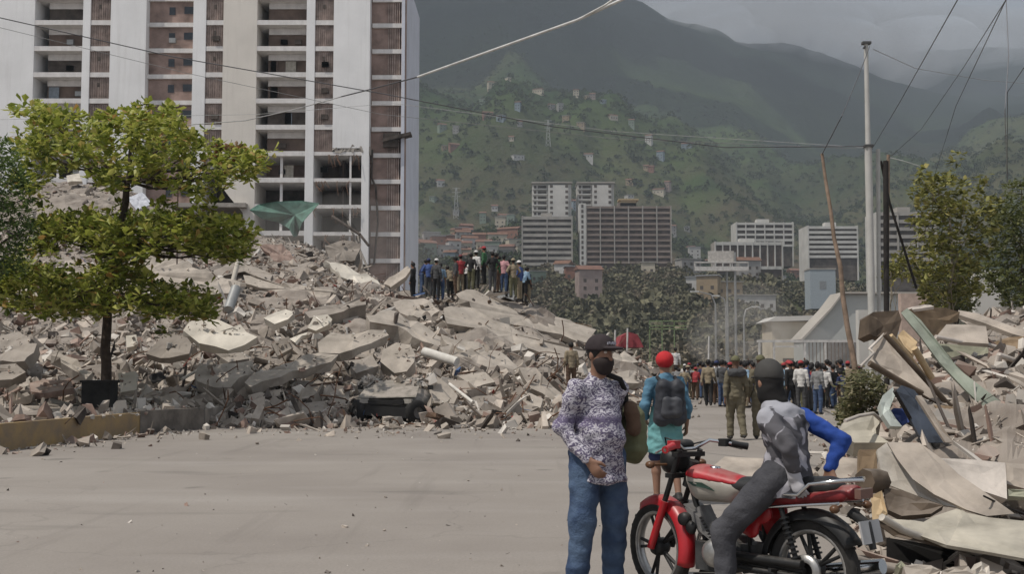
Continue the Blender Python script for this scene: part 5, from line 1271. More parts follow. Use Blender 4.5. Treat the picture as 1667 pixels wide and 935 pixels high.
rods([
 ('dark brown edge rail above the greige panel', Z6([(312,250),(720,702),(900,762),(1150,935)]), 12.2, .03, w_brown, 'rail', 'rail'),
 ('dark brown edge rail below the greige panel', Z6([(215,435),(500,602),(720,712)]), 12.3, .035, w_brown, 'rail', 'rail'),
 ('bent pale rod poking out left of the greige panel', Z6([(160,455),(245,370),(215,345),(310,250)]), 12.5, .015, w_pink, 'rod', 'rod'),
 ('rolled edge of the sagging grey sheet', Z6([(635,268),(800,302),(970,318),(1230,398)]), 14.8, .03, w_pink, 'rail', 'rail'),
 ('short wooden lath beside the cardboard box', Z6([(500,340),(610,530)]), 13.0, .04, w_card, 'lath', 'lath'),
 ('long tan lath running under the cardboard box', Z6([(350,260),(470,400),(620,600)]), 12.9, .03, w_card, 'lath', 'lath'),
 ('upright bar of the broken white window frame', Z6([(1040,380),(1000,545)]), 14, .035, w_pink, 'window_bar', 'window frame'),
 ('sloping bar of the broken white window frame', Z6([(1035,382),(1200,440)]), 14, .035, w_pink, 'window_bar', 'window frame'),
 ('inner bar of the broken white window frame', Z6([(1085,400),(1015,535)]), 14.1, .03, w_pink, 'window_bar', 'window frame'),
 ('upper grey cloth roll near the right edge', Z6([(1005,565),(1150,572)]), 13.8, .085, w_greige, 'cloth_roll', 'roll'),
 ('lower grey cloth roll near the right edge', Z6([(995,615),(1165,625)]), 13.6, .085, w_olwall, 'cloth_roll', 'roll'),
 ('black edge strip of the glossy dark panel', Z6([(375,612),(470,780),(555,940)]), 10.75, .018, m_blackpole, 'rail', 'rail'),
 ('white piping along the torn upholstery', Z6([(60,803),(150,770),(240,755),(292,802)]), 10.9, .018, w_pink, 'piping', 'piping'),
 ('dark open pipe end left of the bent sheet', Z7([(188,335),(295,335)]), 9.3, .10, w_brown, 'pipe', 'pipe'),
 ('pale rolled rim of the olive cream roof sheet', Z7([(300,568),(430,648),(620,722),(900,790),(1290,838)]), 8.45, .028, w_white, 'rail', 'rail'),
 ('curved grey plank on the ground behind the rear wheel', Z7([(115,832),(260,880),(430,935)]), 8.0, .03, w_greige, 'plank', 'plank'),
 ('thin black wire looping over the bent sheet', Z7([(960,430),(1100,500),(1290,570)]), 9.0, .008, m_blackpole, 'wire', 'cable'),
])
r_ = np.random.RandomState(5); pts = []
while len(pts) < 6500:
    px = r_.uniform(1340, 1750); Y = 9.6 * (36 / 9.6) ** r_.uniform(); x = (px - CX) / F * Y; z = WZ(x, Y)
    if z > -.02: pts.append((x, Y, z - .02))
KEEP[:] = list(ALLPOLY)[-60:]
pts = clear(pts, 4, .22)
scatter_chunks('wreckage_debris', 'mixed plaster, timber and concrete bits filling the right heap', np.array(pts), np.minimum(.26, .05 * np.exp(r_.exponential(.5, len(pts)))), m_chunk, [.5, .18, .17, .15], 61, stick=.25, flat=.3)
pts = []
for _ in range(420): p = GP(r_.uniform(1380, 1700), r_.uniform(895, 960)); pts.append((p.x, p.y, 0))
for _ in range(260): p = GP(r_.uniform(1300, 1420), r_.uniform(668, 800)); pts.append((p.x, p.y, 0))
scatter_chunks('loose_rubble', 'stones and bits of concrete on the ground round the right heap', np.array(pts), np.minimum(.22, .03 * np.exp(r_.exponential(.7, len(pts)))), m_chunk, [.6, .12, .18, .10], 63, stick=.1)
for k, (poly, Y, lb) in enumerate([(Z7([(440,885),(520,872),(620,880),(680,915),(640,950),(460,950)]), 7.9, 'long pale stone at the bottom edge below the olive sheet'), (Z7([(690,915),(760,890),(860,885),(900,940),(700,950)]), 7.8, 'rounded grey stone left of the small pointed white block'),
        (Z7([(390,880),(425,850),(455,880),(420,900)]), 8.0, 'small greenish stone on top of the long pale stone'), (Z7([(170,840),(320,835),(330,880),(240,890)]), 8.2, 'flat grey stone behind the rear wheel of the motorcycle')]):
    slab(lb, poly, Y, (0, -.6, .8), .12, s_conc if k != 2 else w_olwall, 'rubble_stone', 'stone', .02)
# ================================================================== PEOPLE
def v3(*a): return np.array(a, dtype=float)
class SDF:
    def __init__(s): s.p = []; s.cuts = []
    def cone(s, a, b, ra, rb, k=.03, ax=None, sq=1.0):
        s.p.append(('c', np.array(a, float), np.array(b, float), ra, rb, k, None if ax is None else np.array(ax, float) / np.linalg.norm(ax), sq)); return s
    def ell(s, c, r, k=.03, rot=None, sub=False):
        s.p.append(('e', np.array(c, float), np.array(r, float), k, rot, sub)); return s
    def cut(s, p, n): s.cuts.append((np.array(p, float), np.array(n, float) / np.linalg.norm(n))); return s
    def grid(s, h):
        lo = np.full(3, 1e9); hi = -lo
        for q in s.p:
            if q[0] == 'c': m = max(q[3], q[4]); l_ = np.minimum(q[1], q[2]) - m; h_ = np.maximum(q[1], q[2]) + m
            else: m = max(q[2]); l_ = q[1] - m; h_ = q[1] + m
            lo = np.minimum(lo, l_); hi = np.maximum(hi, h_)
        lo -= 3 * h; hi += 3 * h; n = np.ceil((hi - lo) / h).astype(int) + 1
        G = np.full(n, .5, dtype=np.float32); ax = [lo[i] + np.arange(n[i]) * h for i in range(3)]
        for q in s.p:
            if q[0] == 'c': m = max(q[3], q[4]) ; l_ = np.minimum(q[1], q[2]) - m; h_ = np.maximum(q[1], q[2]) + m; k = q[5]
            else: m = max(q[2]); l_ = q[1] - m; h_ = q[1] + m; k = q[3]
            pad = k + 2.5 * h
            i0 = np.maximum(0, np.floor((l_ - pad - lo) / h).astype(int)); i1 = np.minimum(n, np.ceil((h_ + pad - lo) / h).astype(int) + 1)
            X, Y, Z = np.meshgrid(ax[0][i0[0]:i1[0]], ax[1][i0[1]:i1[1]], ax[2][i0[2]:i1[2]], indexing='ij')
            Pn = np.stack([X, Y, Z], -1)
            if q[0] == 'c':
                _, a, b, ra, rb, k, axv, sq = q
                d0 = Pn - a; ab = b - a
                if axv is not None: d0 = d0 + axv * ((d0 @ axv) * (sq - 1))[..., None]; ab = ab + axv * (ab @ axv) * (sq - 1)
                L2 = max(ab @ ab, 1e-9); t = np.clip((d0 @ ab) / L2, 0, 1)
                d = np.linalg.norm(d0 - t[..., None] * ab, axis=-1) - (ra + (rb - ra) * t)
                if axv is not None: d = d / max(1, sq ** .5)
            else:
                _, c, r, k, rot, sub = q
                d0 = Pn - c
                if rot is not None: d0 = d0 @ rot
                e = d0 / r; ln = np.linalg.norm(e, axis=-1); d = (ln - 1) * ln / np.maximum(np.linalg.norm(e / r, axis=-1), 1e-6)
            sl = tuple(slice(i0[i], i1[i]) for i in range(3)); g = G[sl]
            if q[0] == 'e' and q[5]: G[sl] = np.maximum(g, -d)
            else:
                hh = np.clip(.5 + .5 * (g - d) / k, 0, 1); G[sl] = g * (1 - hh) + d * hh - k * hh * (1 - hh)
        if s.cuts:
            X, Y, Z = np.meshgrid(*ax, indexing='ij')
            for p, nn in s.cuts: G = np.maximum(G, (X - p[0]) * nn[0] + (Y - p[1]) * nn[1] + (Z - p[2]) * nn[2])
        G[0], G[-1] = .5, .5; G[:, 0], G[:, -1] = .5, .5; G[:, :, 0], G[:, :, -1] = .5, .5
        return G, lo, h
    def mesh(s, h):
        G, lo, h = s.grid(h); ins = G < 0; nx, ny, nz = G.shape
        cnt = np.zeros((nx - 1, ny - 1, nz - 1), int); offs = [(i, j, k) for i in (0, 1) for j in (0, 1) for k in (0, 1)]
        for o in offs: cnt += ins[o[0]:nx - 1 + o[0], o[1]:ny - 1 + o[1], o[2]:nz - 1 + o[2]]
        act = (cnt > 0) & (cnt < 8); ids = np.argwhere(act); idm = np.full(act.shape, -1); idm[act] = np.arange(len(ids))
        acc = np.zeros((len(ids), 3)); num = np.zeros(len(ids))
        for a in offs:
            for ax_ in range(3):
                if a[ax_]: continue
                b = list(a); b[ax_] = 1
                ga = G[tuple((ids + a).T)]; gb = G[tuple((ids + b).T)]; cr = (ga < 0) != (gb < 0)
                t = np.where(cr, ga / np.where(np.abs(ga - gb) < 1e-9, 1, ga - gb), 0); pt = np.tile(np.array(a, float), (len(ids), 1)); pt[:, ax_] = t
                acc[cr] += pt[cr]; num[cr] += 1
        V = lo + (ids + acc / np.maximum(num, 1)[:, None]) * h; Fs = []
        for ax_ in range(3):
            sl0 = [slice(1, -1)] * 3; sl1 = [slice(1, -1)] * 3; sl0[ax_] = slice(0, -1); sl1[ax_] = slice(1, None)
            A, B = ins[tuple(sl0)], ins[tuple(sl1)]; e = np.argwhere(A != B); 
            if not len(e): continue
            up_ = A[tuple(e.T)]; base = e + 1; base[:, ax_] -= 1
            u, w = (ax_ + 1) % 3, (ax_ + 2) % 3
            def c_(du, dw): q = base.copy(); q[:, u] -= du; q[:, w] -= dw; return idm[tuple(q.T)]
            quad = np.stack([c_(0, 0), c_(1, 0), c_(1, 1), c_(0, 1)], 1); quad[~up_] = quad[~up_][:, ::-1]
            Fs.append(quad)
        return V, np.concatenate(Fs)
def sdf_obj(name, s, h, m, parent, wr=0.0, wsc=9.0, stretch=(1, 1, 1.8), seed=0):
    V, Fc = s.mesh(h)
    if wr:
        me = bpy.data.meshes.new('t'); me.from_pydata(V.tolist(), [], Fc.tolist()); me.update(); nn = np.zeros(len(V) * 3); me.vertices.foreach_get('normal', nn); nn = nn.reshape(-1, 3); bpy.data.meshes.remove(me)
        dd = np.array([mnoise.noise(Vector((p[0] * wsc * stretch[0] + seed, p[1] * wsc * stretch[1], p[2] * wsc * stretch[2]))) + .5 * mnoise.noise(Vector((p[0] * wsc * 2.2, p[1] * wsc * 2.2 + seed, p[2] * wsc * 3.1))) for p in V])
        V = V + nn * (dd * wr)[:, None]
    return np_mesh(name, V, Fc, m, parent, True)
def unit(a): a = np.array(a, float); return a / (np.linalg.norm(a) + 1e-9)
def std(H=1.74, **kw):
    s = H / 1.75
    J = dict(pelvis=v3(0, 0, .96), waist=v3(0, .01, 1.10), chest=v3(0, .01, 1.30), neck=v3(0, .015, 1.475), head=v3(0, -.005, 1.635),
             shL=v3(.165, .01, 1.41), shR=v3(-.165, .01, 1.41), elL=v3(.225, .04, 1.13), elR=v3(-.225, .04, 1.13), wrL=v3(.235, -.03, .88), wrR=v3(-.235, -.03, .88),
             hipL=v3(.092, 0, .93), hipR=v3(-.092, 0, .93), knL=v3(.105, -.01, .50), knR=v3(-.105, -.01, .50), anL=v3(.11, .03, .085), anR=v3(-.11, .03, .085), face=v3(0, -1, 0))
    J.update({k: np.array(v, float) for k, v in kw.items() if k in J})
    for k in J:
        if k != 'face': J[k] = J[k] * s
    for sd in 'LR':
        J.setdefault('hd' + sd, unit(J['wr' + sd] - J['el' + sd])); J['toe' + sd] = kw.get('toe' + sd, None)
        if 'hd' + sd in kw: J['hd' + sd] = unit(kw['hd' + sd])
    J['s'] = s; J['pn'] = {sd: kw.get('pn' + sd) for sd in 'LR'}
    return J
def tframe(J):
    side = unit(J['shL'] - J['shR']); up = unit(J['neck'] - J['pelvis']); fwd = unit(np.cross(up, side)) * -1
    fwd = unit(np.cross(side, up)); return side, fwd, up
def hand(S, w, d, n, thumb, sc=1.0, fingers=True, curl=.7):
    """palm plus four unequal bent fingers and a thumb; d along the hand, n palm side, thumb towards the thumb side"""
    d = unit(d); n = unit(n - d * np.dot(n, d)); t = unit(np.cross(n, d)); t = t if np.dot(t, thumb) > 0 else -t
    if not fingers:
        S.cone(w, w + d * .09 * sc, .032 * sc, .030 * sc, .015, n, 1.7); S.cone(w + d * .09 * sc, w + (d * .15 + n * .03) * sc, .028 * sc, .018 * sc, .015, n, 1.5)
        S.cone(w + d * .04 * sc + t * .02 * sc, w + (d * .10 + t * .055) * sc, .014 * sc, .010 * sc, .01); return
    S.cone(w, w + d * .075 * sc, .033 * sc, .042 * sc, .014, n, 2.1)
    for i, (o, L) in enumerate(((.030, .070), (.010, .080), (-.010, .074), (-.029, .058))):
        a = w + (d * .078 + t * o) * sc; b = a + (d * L * .5 + n * L * .22 * curl) * sc; c = b + (d * L * (.5 - .3 * curl) + n * L * .5 * curl) * sc
        S.cone(a, b, .0098 * sc, .0092 * sc, .004); S.cone(b, c, .0092 * sc, .0078 * sc, .004)
    a = w + (d * .022 + t * .026) * sc; b = a + (d * .035 + t * .030 + n * .010) * sc; c = b + (d * .032 + t * .006 + n * .016) * sc
    S.cone(a, b, .0145 * sc, .0115 * sc, .008); S.cone(b, c, .0115 * sc, .0095 * sc, .004)
def body_sdf(J, fine, belly=0.0):
    S = SDF(); s = J['s']; side, fwd, up = tframe(J); f = J['face']; f = unit(f); hs = unit(np.cross(f, [0, 0, 1])); hup = unit(np.cross(hs, f))
    S.cone(J['pelvis'], J['waist'], .125 * s, .108 * s, .05, fwd, 1.35); S.cone(J['waist'], J['chest'], .108 * s, .125 * s, .05, fwd, 1.4)
    S.cone(J['chest'], J['neck'] - up * .06 * s, .125 * s, .07 * s, .05, fwd, 1.4); S.cone(J['shL'], J['shR'], .042 * s, .042 * s, .05)
    S.cone(J['neck'] - up * .03 * s, J['head'] - hup * .05 * s, .058 * s, .052 * s, .03)
    h = J['head']; rot = np.stack([hs, f, hup], 1)
    S.ell(h + hup * .025 * s, v3(.074, .094, .098) * s, .02, rot); S.ell(h - hup * .045 * s + f * .022 * s, v3(.056, .066, .070) * s, .035, rot)
    S.cone(h + f * .088 * s + hup * .012 * s, h + f * .108 * s - hup * .022 * s, .009 * s, .015 * s, .012)          # nose
    S.cone(h + f * .080 * s - hup * .062 * s - hs * .018, h + f * .080 * s - hup * .062 * s + hs * .018, .010 * s, .010 * s, .008)   # lips
    S.ell(h + f * .07 * s - hup * .098 * s, v3(.025, .022, .020) * s, .02, rot)                                   # chin
    for q in (-1, 1):
        S.ell(h + hs * q * .076 * s - hup * .005 * s - f * .008 * s, v3(.010, .019, .032) * s, .006, rot)             # ears
        if fine: S.ell(h + hs * q * .030 * s + f * .092 * s + hup * .022 * s, v3(.015, .012, .010) * s, .01, rot, True)
    for sd in 'LR':
        sg = 1 if sd == 'L' else -1
        S.cone(J['sh' + sd], J['el' + sd], .046 * s, .037 * s, .03); S.cone(J['el' + sd], J['wr' + sd], .038 * s, .025 * s, .012)
        pn = J['pn'][sd]; pn = -side * sg if pn is None else np.array(pn, float)
        hand(S, J['wr' + sd], J['hd' + sd], pn, fwd, s, fine)
        S.cone(J['hip' + sd], J['kn' + sd], .082 * s, .056 * s, .03, None); m = J['kn' + sd] * .68 + J['an' + sd] * .32
        S.cone(J['kn' + sd], m, .054 * s, .054 * s, .02); S.cone(m, J['an' + sd], .052 * s, .034 * s, .02)
        S.cone(J['an' + sd], toe(J, sd, .12), .036 * s, .030 * s, .02); S.cone(J['an' + sd] - v3(0, 0, .03), heel(J, sd), .036 * s, .030 * s, .02)
    return S
def footdir(J, sd):
    t = J['toe' + sd]
    if t is None:
        _, fwd, _ = tframe(J); t = v3(fwd[0], fwd[1], 0); t = unit(t) + unit(v3(1, 0, 0)) * 0
    return unit(t)
def toe(J, sd, L=.15): d = footdir(J, sd); a = J['an' + sd]; return a + d * L * J['s'] - v3(0, 0, .05) * J['s']
def heel(J, sd): return J['an' + sd] - footdir(J, sd) * .045 * J['s'] - v3(0, 0, .05) * J['s']
def shirt_sdf(J, hem=.90, sleeve='long', fat=0.0, loose=.018, arms='LR', belly=0.0, hemr=.168):
    S = SDF(); s = J['s']; side, fwd, up = tframe(J); L = loose
    S.cone(J['pelvis'], J['waist'], (.135 + fat) * s, (.128 + fat) * s, .05, fwd, 1.3); S.cone(J['waist'], J['chest'], (.128 + fat) * s, .150 * s, .05, fwd, 1.35)
    S.cone(J['chest'], J['neck'] - up * .075 * s, .150 * s, .085 * s, .05, fwd, 1.35); S.cone(J['shL'] - up * .01, J['shR'] - up * .01, (.050 + L * .4) * s, (.050 + L * .4) * s, .05)
    S.cone(J['neck'] - up * .06 * s, J['neck'] - up * .005 * s, .075 * s, .060 * s, .02)
    low = J['pelvis'] - up * max(0.0, (.96 * s - hem)) ; S.cone(J['pelvis'], low, (.146 + fat) * s, (hemr + fat) * s, .04, fwd, 1.12)
    if belly: S.ell(J['waist'] + fwd * .045 * s - up * .02, v3(.145, .135, .20) * s, .08)
    for sd in arms:
        S.cone(J['sh' + sd] - up * .01, J['el' + sd], (.058 + L * .5) * s, (.046 + L * .7) * s, .03)
        if sleeve == 'long': S.cone(J['el' + sd], J['wr' + sd] - (J['wr' + sd] - J['el' + sd]) * .06, (.046 + L * .7) * s, (.033 + L * .5) * s, .02)
    if sleeve == 'short':
        for sd in arms:
            d = unit(J['el' + sd] - J['sh' + sd]); S.cuts_local = None
    S.cut(low if hem < .94 else low, -up if abs(up[2]) < .8 else v3(0, 0, -1)); return S
def sleeve_sdf(J, sd, loose=.02):
    S = SDF(); s = J['s']
    S.cone(J['sh' + sd], J['el' + sd], (.060 + loose * .5) * s, (.048 + loose * .7) * s, .03); S.cone(J['el' + sd], J['wr' + sd] - (J['wr' + sd] - J['el' + sd]) * .05, (.048 + loose * .7) * s, (.036 + loose * .4) * s, .02); return S
def trouser_sdf(J, length=1.0, loose=.014, wide=1.0):
    S = SDF(); s = J['s']; side, fwd, up = tframe(J)
    S.cone(J['pelvis'] + up * .05 * s, J['pelvis'] - up * .03 * s, .135 * s, .142 * s, .05, fwd, 1.25)
    for sd in 'LR':
        S.cone(J['hip' + sd], J['kn' + sd], (.090 + loose) * s, (.062 + loose) * s * wide, .03)
        if length > .5:
            e = J['kn' + sd] + (J['an' + sd] - J['kn' + sd]) * (.97 if length >= 1 else length); S.cone(J['kn' + sd], e, (.060 + loose) * s * wide, (.046 + loose) * s * wide, .03)
    S.cut(J['pelvis'] + up * .10 * s, up)
    return S
def shoe_sdf(J, sd='L'):
    S = SDF(); s = J['s']
    for sd in sd:
        d = footdir(J, sd); S.cone(heel(J, sd) + v3(0, 0, .012), toe(J, sd, .155) + v3(0, 0, .008), .043 * s, .036 * s, .01, v3(0, 0, 1), 1.25); S.cone(J['an' + sd], J['an' + sd] + d * .05 * s - v3(0, 0, .03), .046 * s, .040 * s, .02)
    return S
def hair_sdf(J, grow=.012, low=.0, tail=0.0):
    S = SDF(); s = J['s']; f = unit(J['face']); hs = unit(np.cross(f, [0, 0, 1])); hup = unit(np.cross(hs, f)); rot = np.stack([hs, f, hup], 1); h = J['head']
    S.ell(h + hup * .030 * s - f * .006 * s, v3(.078 + grow, .096 + grow, .100 + grow) * s, .02, rot)
    if tail: S.cone(h - f * .06 * s, h - f * .07 * s - hup * tail * s, .065 * s, .050 * s, .03)
    S.cut(h + f * (.045 - low) * s + hup * (.0 - low) * s, f * .75 - hup * .65); return S
def cap_sdf(J, brim=True, low=.02):
    S = SDF(); s = J['s']; f = unit(J['face']); hs = unit(np.cross(f, [0, 0, 1])); hup = unit(np.cross(hs, f)); rot = np.stack([hs, f, hup], 1); h = J['head']
    S.ell(h + hup * .040 * s, v3(.096, .116, .104) * s, .02, rot); S.cut(h + hup * low * s, -hup)
    if brim: S.ell(h + f * .125 * s + hup * (low + .022) * s, v3(.068, .078, .013) * s, .012, rot)
    return S
def person_root(label, loc, yaw, group=None):
    o = empty('person', loc, yaw); tag(o, label, 'person', group); return o
SKIN = {n: mat('skin_' + n, c, var=.08, scale=6, rough=.55, spec=.4) for n, c in dict(brown=(.24, .13, .085), dark=(.13, .07, .045), tan=(.33, .19, .13)).items()}
m_hair = mat('black_hair', (.015, .012, .011), var=.2, rough=.6)
m_shoe = mat('dark_shoe', (.03, .028, .026), var=.2, rough=.6)
CLOTH = {n: mat('cloth_' + n.replace(' ', '_'), c, var=.14, scale=5, rough=.9, bump=.25, bscale=40) for n, c in {
    'black': (.022, .021, .021), 'dark grey': (.07, .07, .072), 'grey': (.22, .22, .22), 'white': (.62, .60, .57), 'red': (.32, .045, .05), 'maroon': (.13, .035, .04), 'navy blue': (.03, .04, .10),
    'blue': (.06, .10, .25), 'light blue': (.22, .32, .42), 'olive': (.12, .115, .065), 'khaki': (.27, .22, .15), 'green': (.05, .13, .06), 'brown': (.12, .075, .05), 'orange': (.50, .17, .05), 'pink': (.50, .27, .28), 'yellow': (.48, .38, .10)}.items()}
DENIM = mat('blue_denim', (.075, .12, .21), col2=(.035, .05, .10), scale=4, rough=.9, bump=.3, bscale=60)
PANTS = {'blue jeans': DENIM, 'black trousers': CLOTH['black'], 'grey trousers': CLOTH['dark grey'], 'olive trousers': CLOTH['olive'], 'khaki trousers': CLOTH['khaki'], 'brown trousers': CLOTH['brown']}
# ---- crowd: a few poses, copied with their parts and dressed one by one
POSES = [std(), std(1.70, elL=(.30, .03, 1.17), wrL=(.16, -.10, 1.02), elR=(-.30, .05, 1.17), wrR=(-.17, -.06, .98)),
         std(1.76, knL=(.10, -.14, .52), anL=(.10, -.16, .10), anR=(-.11, .22, .12), knR=(-.10, .03, .50), wrL=(.25, .10, .90), wrR=(-.26, -.20, .93)),
         std(1.68, elL=(.27, -.08, 1.16), wrL=(.12, -.20, 1.28), elR=(-.25, .05, 1.13)),
         std(1.73, elR=(-.30, -.05, 1.50), wrR=(-.20, -.12, 1.72), hdR=(.3, 0, 1)),
         std(1.66, chest=(.02, -.09, 1.26), neck=(.03, -.15, 1.42), head=(.03, -.22, 1.55), shL=(.20, -.12, 1.36), shR=(-.15, -.12, 1.36), elL=(.25, -.16, 1.10), elR=(-.20, -.16, 1.10), wrL=(.18, -.28, .94), wrR=(-.14, -.30, .92))]
protos = []
for i, J in enumerate(POSES):
    r = empty('person', (0, 0, 0)); h = .024
    body = sdf_obj('body', body_sdf(J, False), h, SKIN['brown'], r)
    sh_ = sdf_obj('shirt', shirt_sdf(J, .86, 'long' if i % 2 == 0 else 'short'), h, CLOTH['grey'], r, .014, 8, seed=i)
    tr_ = sdf_obj('trousers', trouser_sdf(J), h, DENIM, r, .010, 8, seed=i)
    so_ = sdf_obj('shoe', shoe_sdf(J), h, m_shoe, r); so2 = sdf_obj('shoe', shoe_sdf(J, 'R'), h, m_shoe, r); ha_ = sdf_obj('hair', hair_sdf(J, .014), h, m_hair, r)
    ca = SDF.mesh(cap_sdf(J), .02); cm = bpy.data.meshes.new('cap'); cm.from_pydata(ca[0].tolist(), [], ca[1].tolist()); cm.materials.append(CLOTH['black']); cm.polygons.foreach_set('use_smooth', [True] * len(cm.polygons))
    protos.append((r, {'body': body, 'shirt': sh_, 'trousers': tr_, 'shoe': so_, 'shoe2': so2, 'hair': ha_}, cm))
used_c = set(); first_used = set()
def add_person(i, loc, yaw, top, bot, hat, skin, label, group, sc=1.0):
    r0, parts, capmesh = protos[i]
    if i not in first_used:
        first_used.add(i); r = r0; items = parts
    else:
        r = r0.copy(); COL.objects.link(r); items = {}
        for n_, p_ in parts.items(): c_ = p_.copy(); COL.objects.link(c_); c_.parent = r; items[n_] = c_
    r.location = loc; r.rotation_euler = (0, 0, yaw); r.scale = (sc, sc, sc); tag(r, label, 'person', group)
    for n_, m_ in (('body', SKIN[skin]), ('shirt', CLOTH[top]), ('trousers', PANTS[bot])):
        items[n_].material_slots[0].link = 'OBJECT'; items[n_].material_slots[0].material = m_
    if hat:
        c_ = bpy.data.objects.new('cap', capmesh); link(c_, r); c_.material_slots[0].link = 'OBJECT'; c_.material_slots[0].material = CLOTH[hat]
    return r
rc = random.Random(99)
def outfit(place, tops=None, hatp=.3):
    tops = tops or list(CLOTH)
    for _ in range(400):
        t = rc.choice(tops); b_ = rc.choice(list(PANTS)); hh = rc.choice(['black', 'white', 'red', 'navy blue', 'khaki']) if rc.random() < hatp else None
        if (t, b_, hh, place) not in used_c: break
    used_c.add((t, b_, hh, place)); lab = f'person in {t} shirt and {b_}' + (f', {hh} cap, ' if hh else ', no cap, ') + place
    return t, b_, hh, lab
# rows across the road: (px range, depth range, number, words)
DARKT = ['black', 'dark grey', 'navy blue', 'maroon', 'brown', 'grey', 'white', 'olive', 'black', 'light blue', 'khaki', 'dark grey', 'white', 'red', 'grey', 'blue']
rows_c = [((1100, 1160), (50, 62), 11, 'left end of far crowd'), ((1150, 1215), (44, 60), 20, 'crowd left of walking soldier'),
          ((1215, 1285), (40, 60), 24, 'in crowd beyond rider'), ((1285, 1345), (38, 58), 22, 'crowd right of rider'), ((1335, 1405), (40, 56), 15, 'right end of far crowd'),
          ((1110, 1400), (62, 76), 34, 'rearmost row of crowd')]
for (pr, yr, n, place) in rows_c:
    for k in range(n):
        px = pr[0] + (pr[1] - pr[0]) * (k + rc.uniform(.15, .85)) / n; Y = rc.uniform(*yr); x = (px - CX) / F * Y
        t, b_, hh, lab = outfit(place, DARKT)
        add_person(rc.choice([0, 1, 2, 2, 3, 5, 5, 2]) if rc.random() > .08 else 4, (x, Y, 0.004), math.pi + rc.uniform(-1.3, 1.3), t, b_, hh, rc.choice(['brown', 'dark', 'tan']), lab, 'crowd filling the far road', rc.uniform(.90, 1.08))
# people standing on the crest of the rubble: (px, foot row, depth, top, trousers, hat, words, pose)
CR = [(673, 488, 'black', 'black trousers', None, 'tall dark figure at the left end of the row on the rubble, seen in profile', 4), (688, 484, 'navy blue', 'blue jeans', None, 'person in navy shirt second from the left on the rubble crest', 5),
      (698, 487, 'blue', 'grey trousers', 'navy blue', 'person in blue shirt and navy cap on the rubble crest', 1), (709, 484, 'dark grey', 'black trousers', 'white', 'person in dark grey with white cap on the rubble crest', 0), (717, 488, 'light blue', 'blue jeans', None, 'person in light blue beside the white cap on the rubble crest', 3),
      (730, 487, 'khaki', 'black trousers', None, 'person in khaki shirt stooping on the rubble crest', 5), (741, 484, 'dark grey', 'brown trousers', 'black', 'person in dark grey and black cap left of the red shirt on the crest', 0), (752, 482, 'red', 'khaki trousers', 'maroon', 'person in bright red shirt on the rubble crest', 0),
      (761, 478, 'white', 'grey trousers', None, 'person in white shirt right of the red shirt on the rubble crest', 5), (769, 474, 'black', 'olive trousers', None, 'person in black shirt between white and green shirts on the crest', 1), (778, 470, 'white', 'black trousers', 'white', 'person all light on top with white cap behind the green shirt', 0),
      (789, 462, 'green', 'black trousers', 'red', 'highest person on the rubble, in dark green with a red cap', 0), (800, 474, 'black', 'grey trousers', None, 'person in black right of the highest one on the rubble', 1), (807, 474, 'green', 'brown trousers', None, 'person in green shirt and brown trousers on the rubble crest', 0),
      (815, 478, 'maroon', 'black trousers', None, 'person in maroon shirt bending forward on the rubble crest', 5), (822, 480, 'pink', 'blue jeans', None, 'person in pink shirt on the rubble crest', 1), (830, 482, 'black', 'black trousers', 'black', 'person all in black with cap near the right end of the crest', 0),
      (838, 485, 'khaki', 'olive trousers', 'khaki', 'person in khaki and khaki cap near the right end of the crest', 1), (845, 486, 'blue', 'khaki trousers', 'white', 'person in strong blue shirt and white cap near the right end of the crest', 0), (851, 494, 'light blue', 'black trousers', None, 'person in light blue stooping near the right end of the crest', 5),
      (859, 498, 'dark grey', 'khaki trousers', None, 'rightmost person on the rubble crest, in dark grey', 0)]
CRM = {'maroon': 'maroon'}
for (px, row, t, b_, hh, lab, i) in CR:
    Y = rc.uniform(50.0, 53.5); p = P(px + rc.uniform(-3, 3), row + rc.uniform(-5, 4), Y); add_person(i, p, math.pi + rc.uniform(-1.6, 1.6), t, b_, hh, rc.choice(['brown', 'dark']), lab, 'people standing on the rubble', 1.0)
for (px, row, t, b_, hh, lab, i) in [(1352, 664, 'grey', 'brown trousers', 'white', 'person in grey stooping at the road edge before the far crowd', 5), (1300, 664, 'maroon', 'grey trousers', None, 'tall person in maroon walking apart before the far crowd', 2), (1332, 660, 'dark grey', 'black trousers', None, 'person in dark grey walking before the right end of the crowd', 2),
        (1145, 650, 'navy blue', 'blue jeans', None, 'person in navy shirt and blue jeans standing before the left of the crowd', 0), (1156, 650, 'dark grey', 'blue jeans', 'black', 'person in dark grey shirt and blue jeans beside the navy shirt', 1), (1132, 642, 'yellow', 'blue jeans', None, 'person in yellow-green top before the left of the crowd', 0),
        (1115, 640, 'white', 'khaki trousers', 'white', 'person in white shirt and white cap leftmost before the crowd', 0), (1180, 655, 'light blue', 'grey trousers', 'white', 'person in light blue right beside the walking soldier', 1), (930, 648, 'khaki', 'brown trousers', None, 'person standing on the rubble behind the bearded man with khaki top', 0), (1100, 600, 'white', 'brown trousers', None, 'person in white on the tail of the rubble', 0)]:
    p = GP(px, row) if row > 612 else P(px, 622, 60); 
    if px == 930: p = P(930, 640, 40.5)
    add_person(i, p + Vector((0, 0, .004)), math.pi + rc.uniform(-.5, .5), t, b_, hh, 'brown', lab, None, 1.0)
for i_, (r_0, parts_, cm_) in enumerate(protos):
    if i_ not in first_used:
        for p_ in parts_.values(): bpy.data.objects.remove(p_)
        bpy.data.objects.remove(r_0)
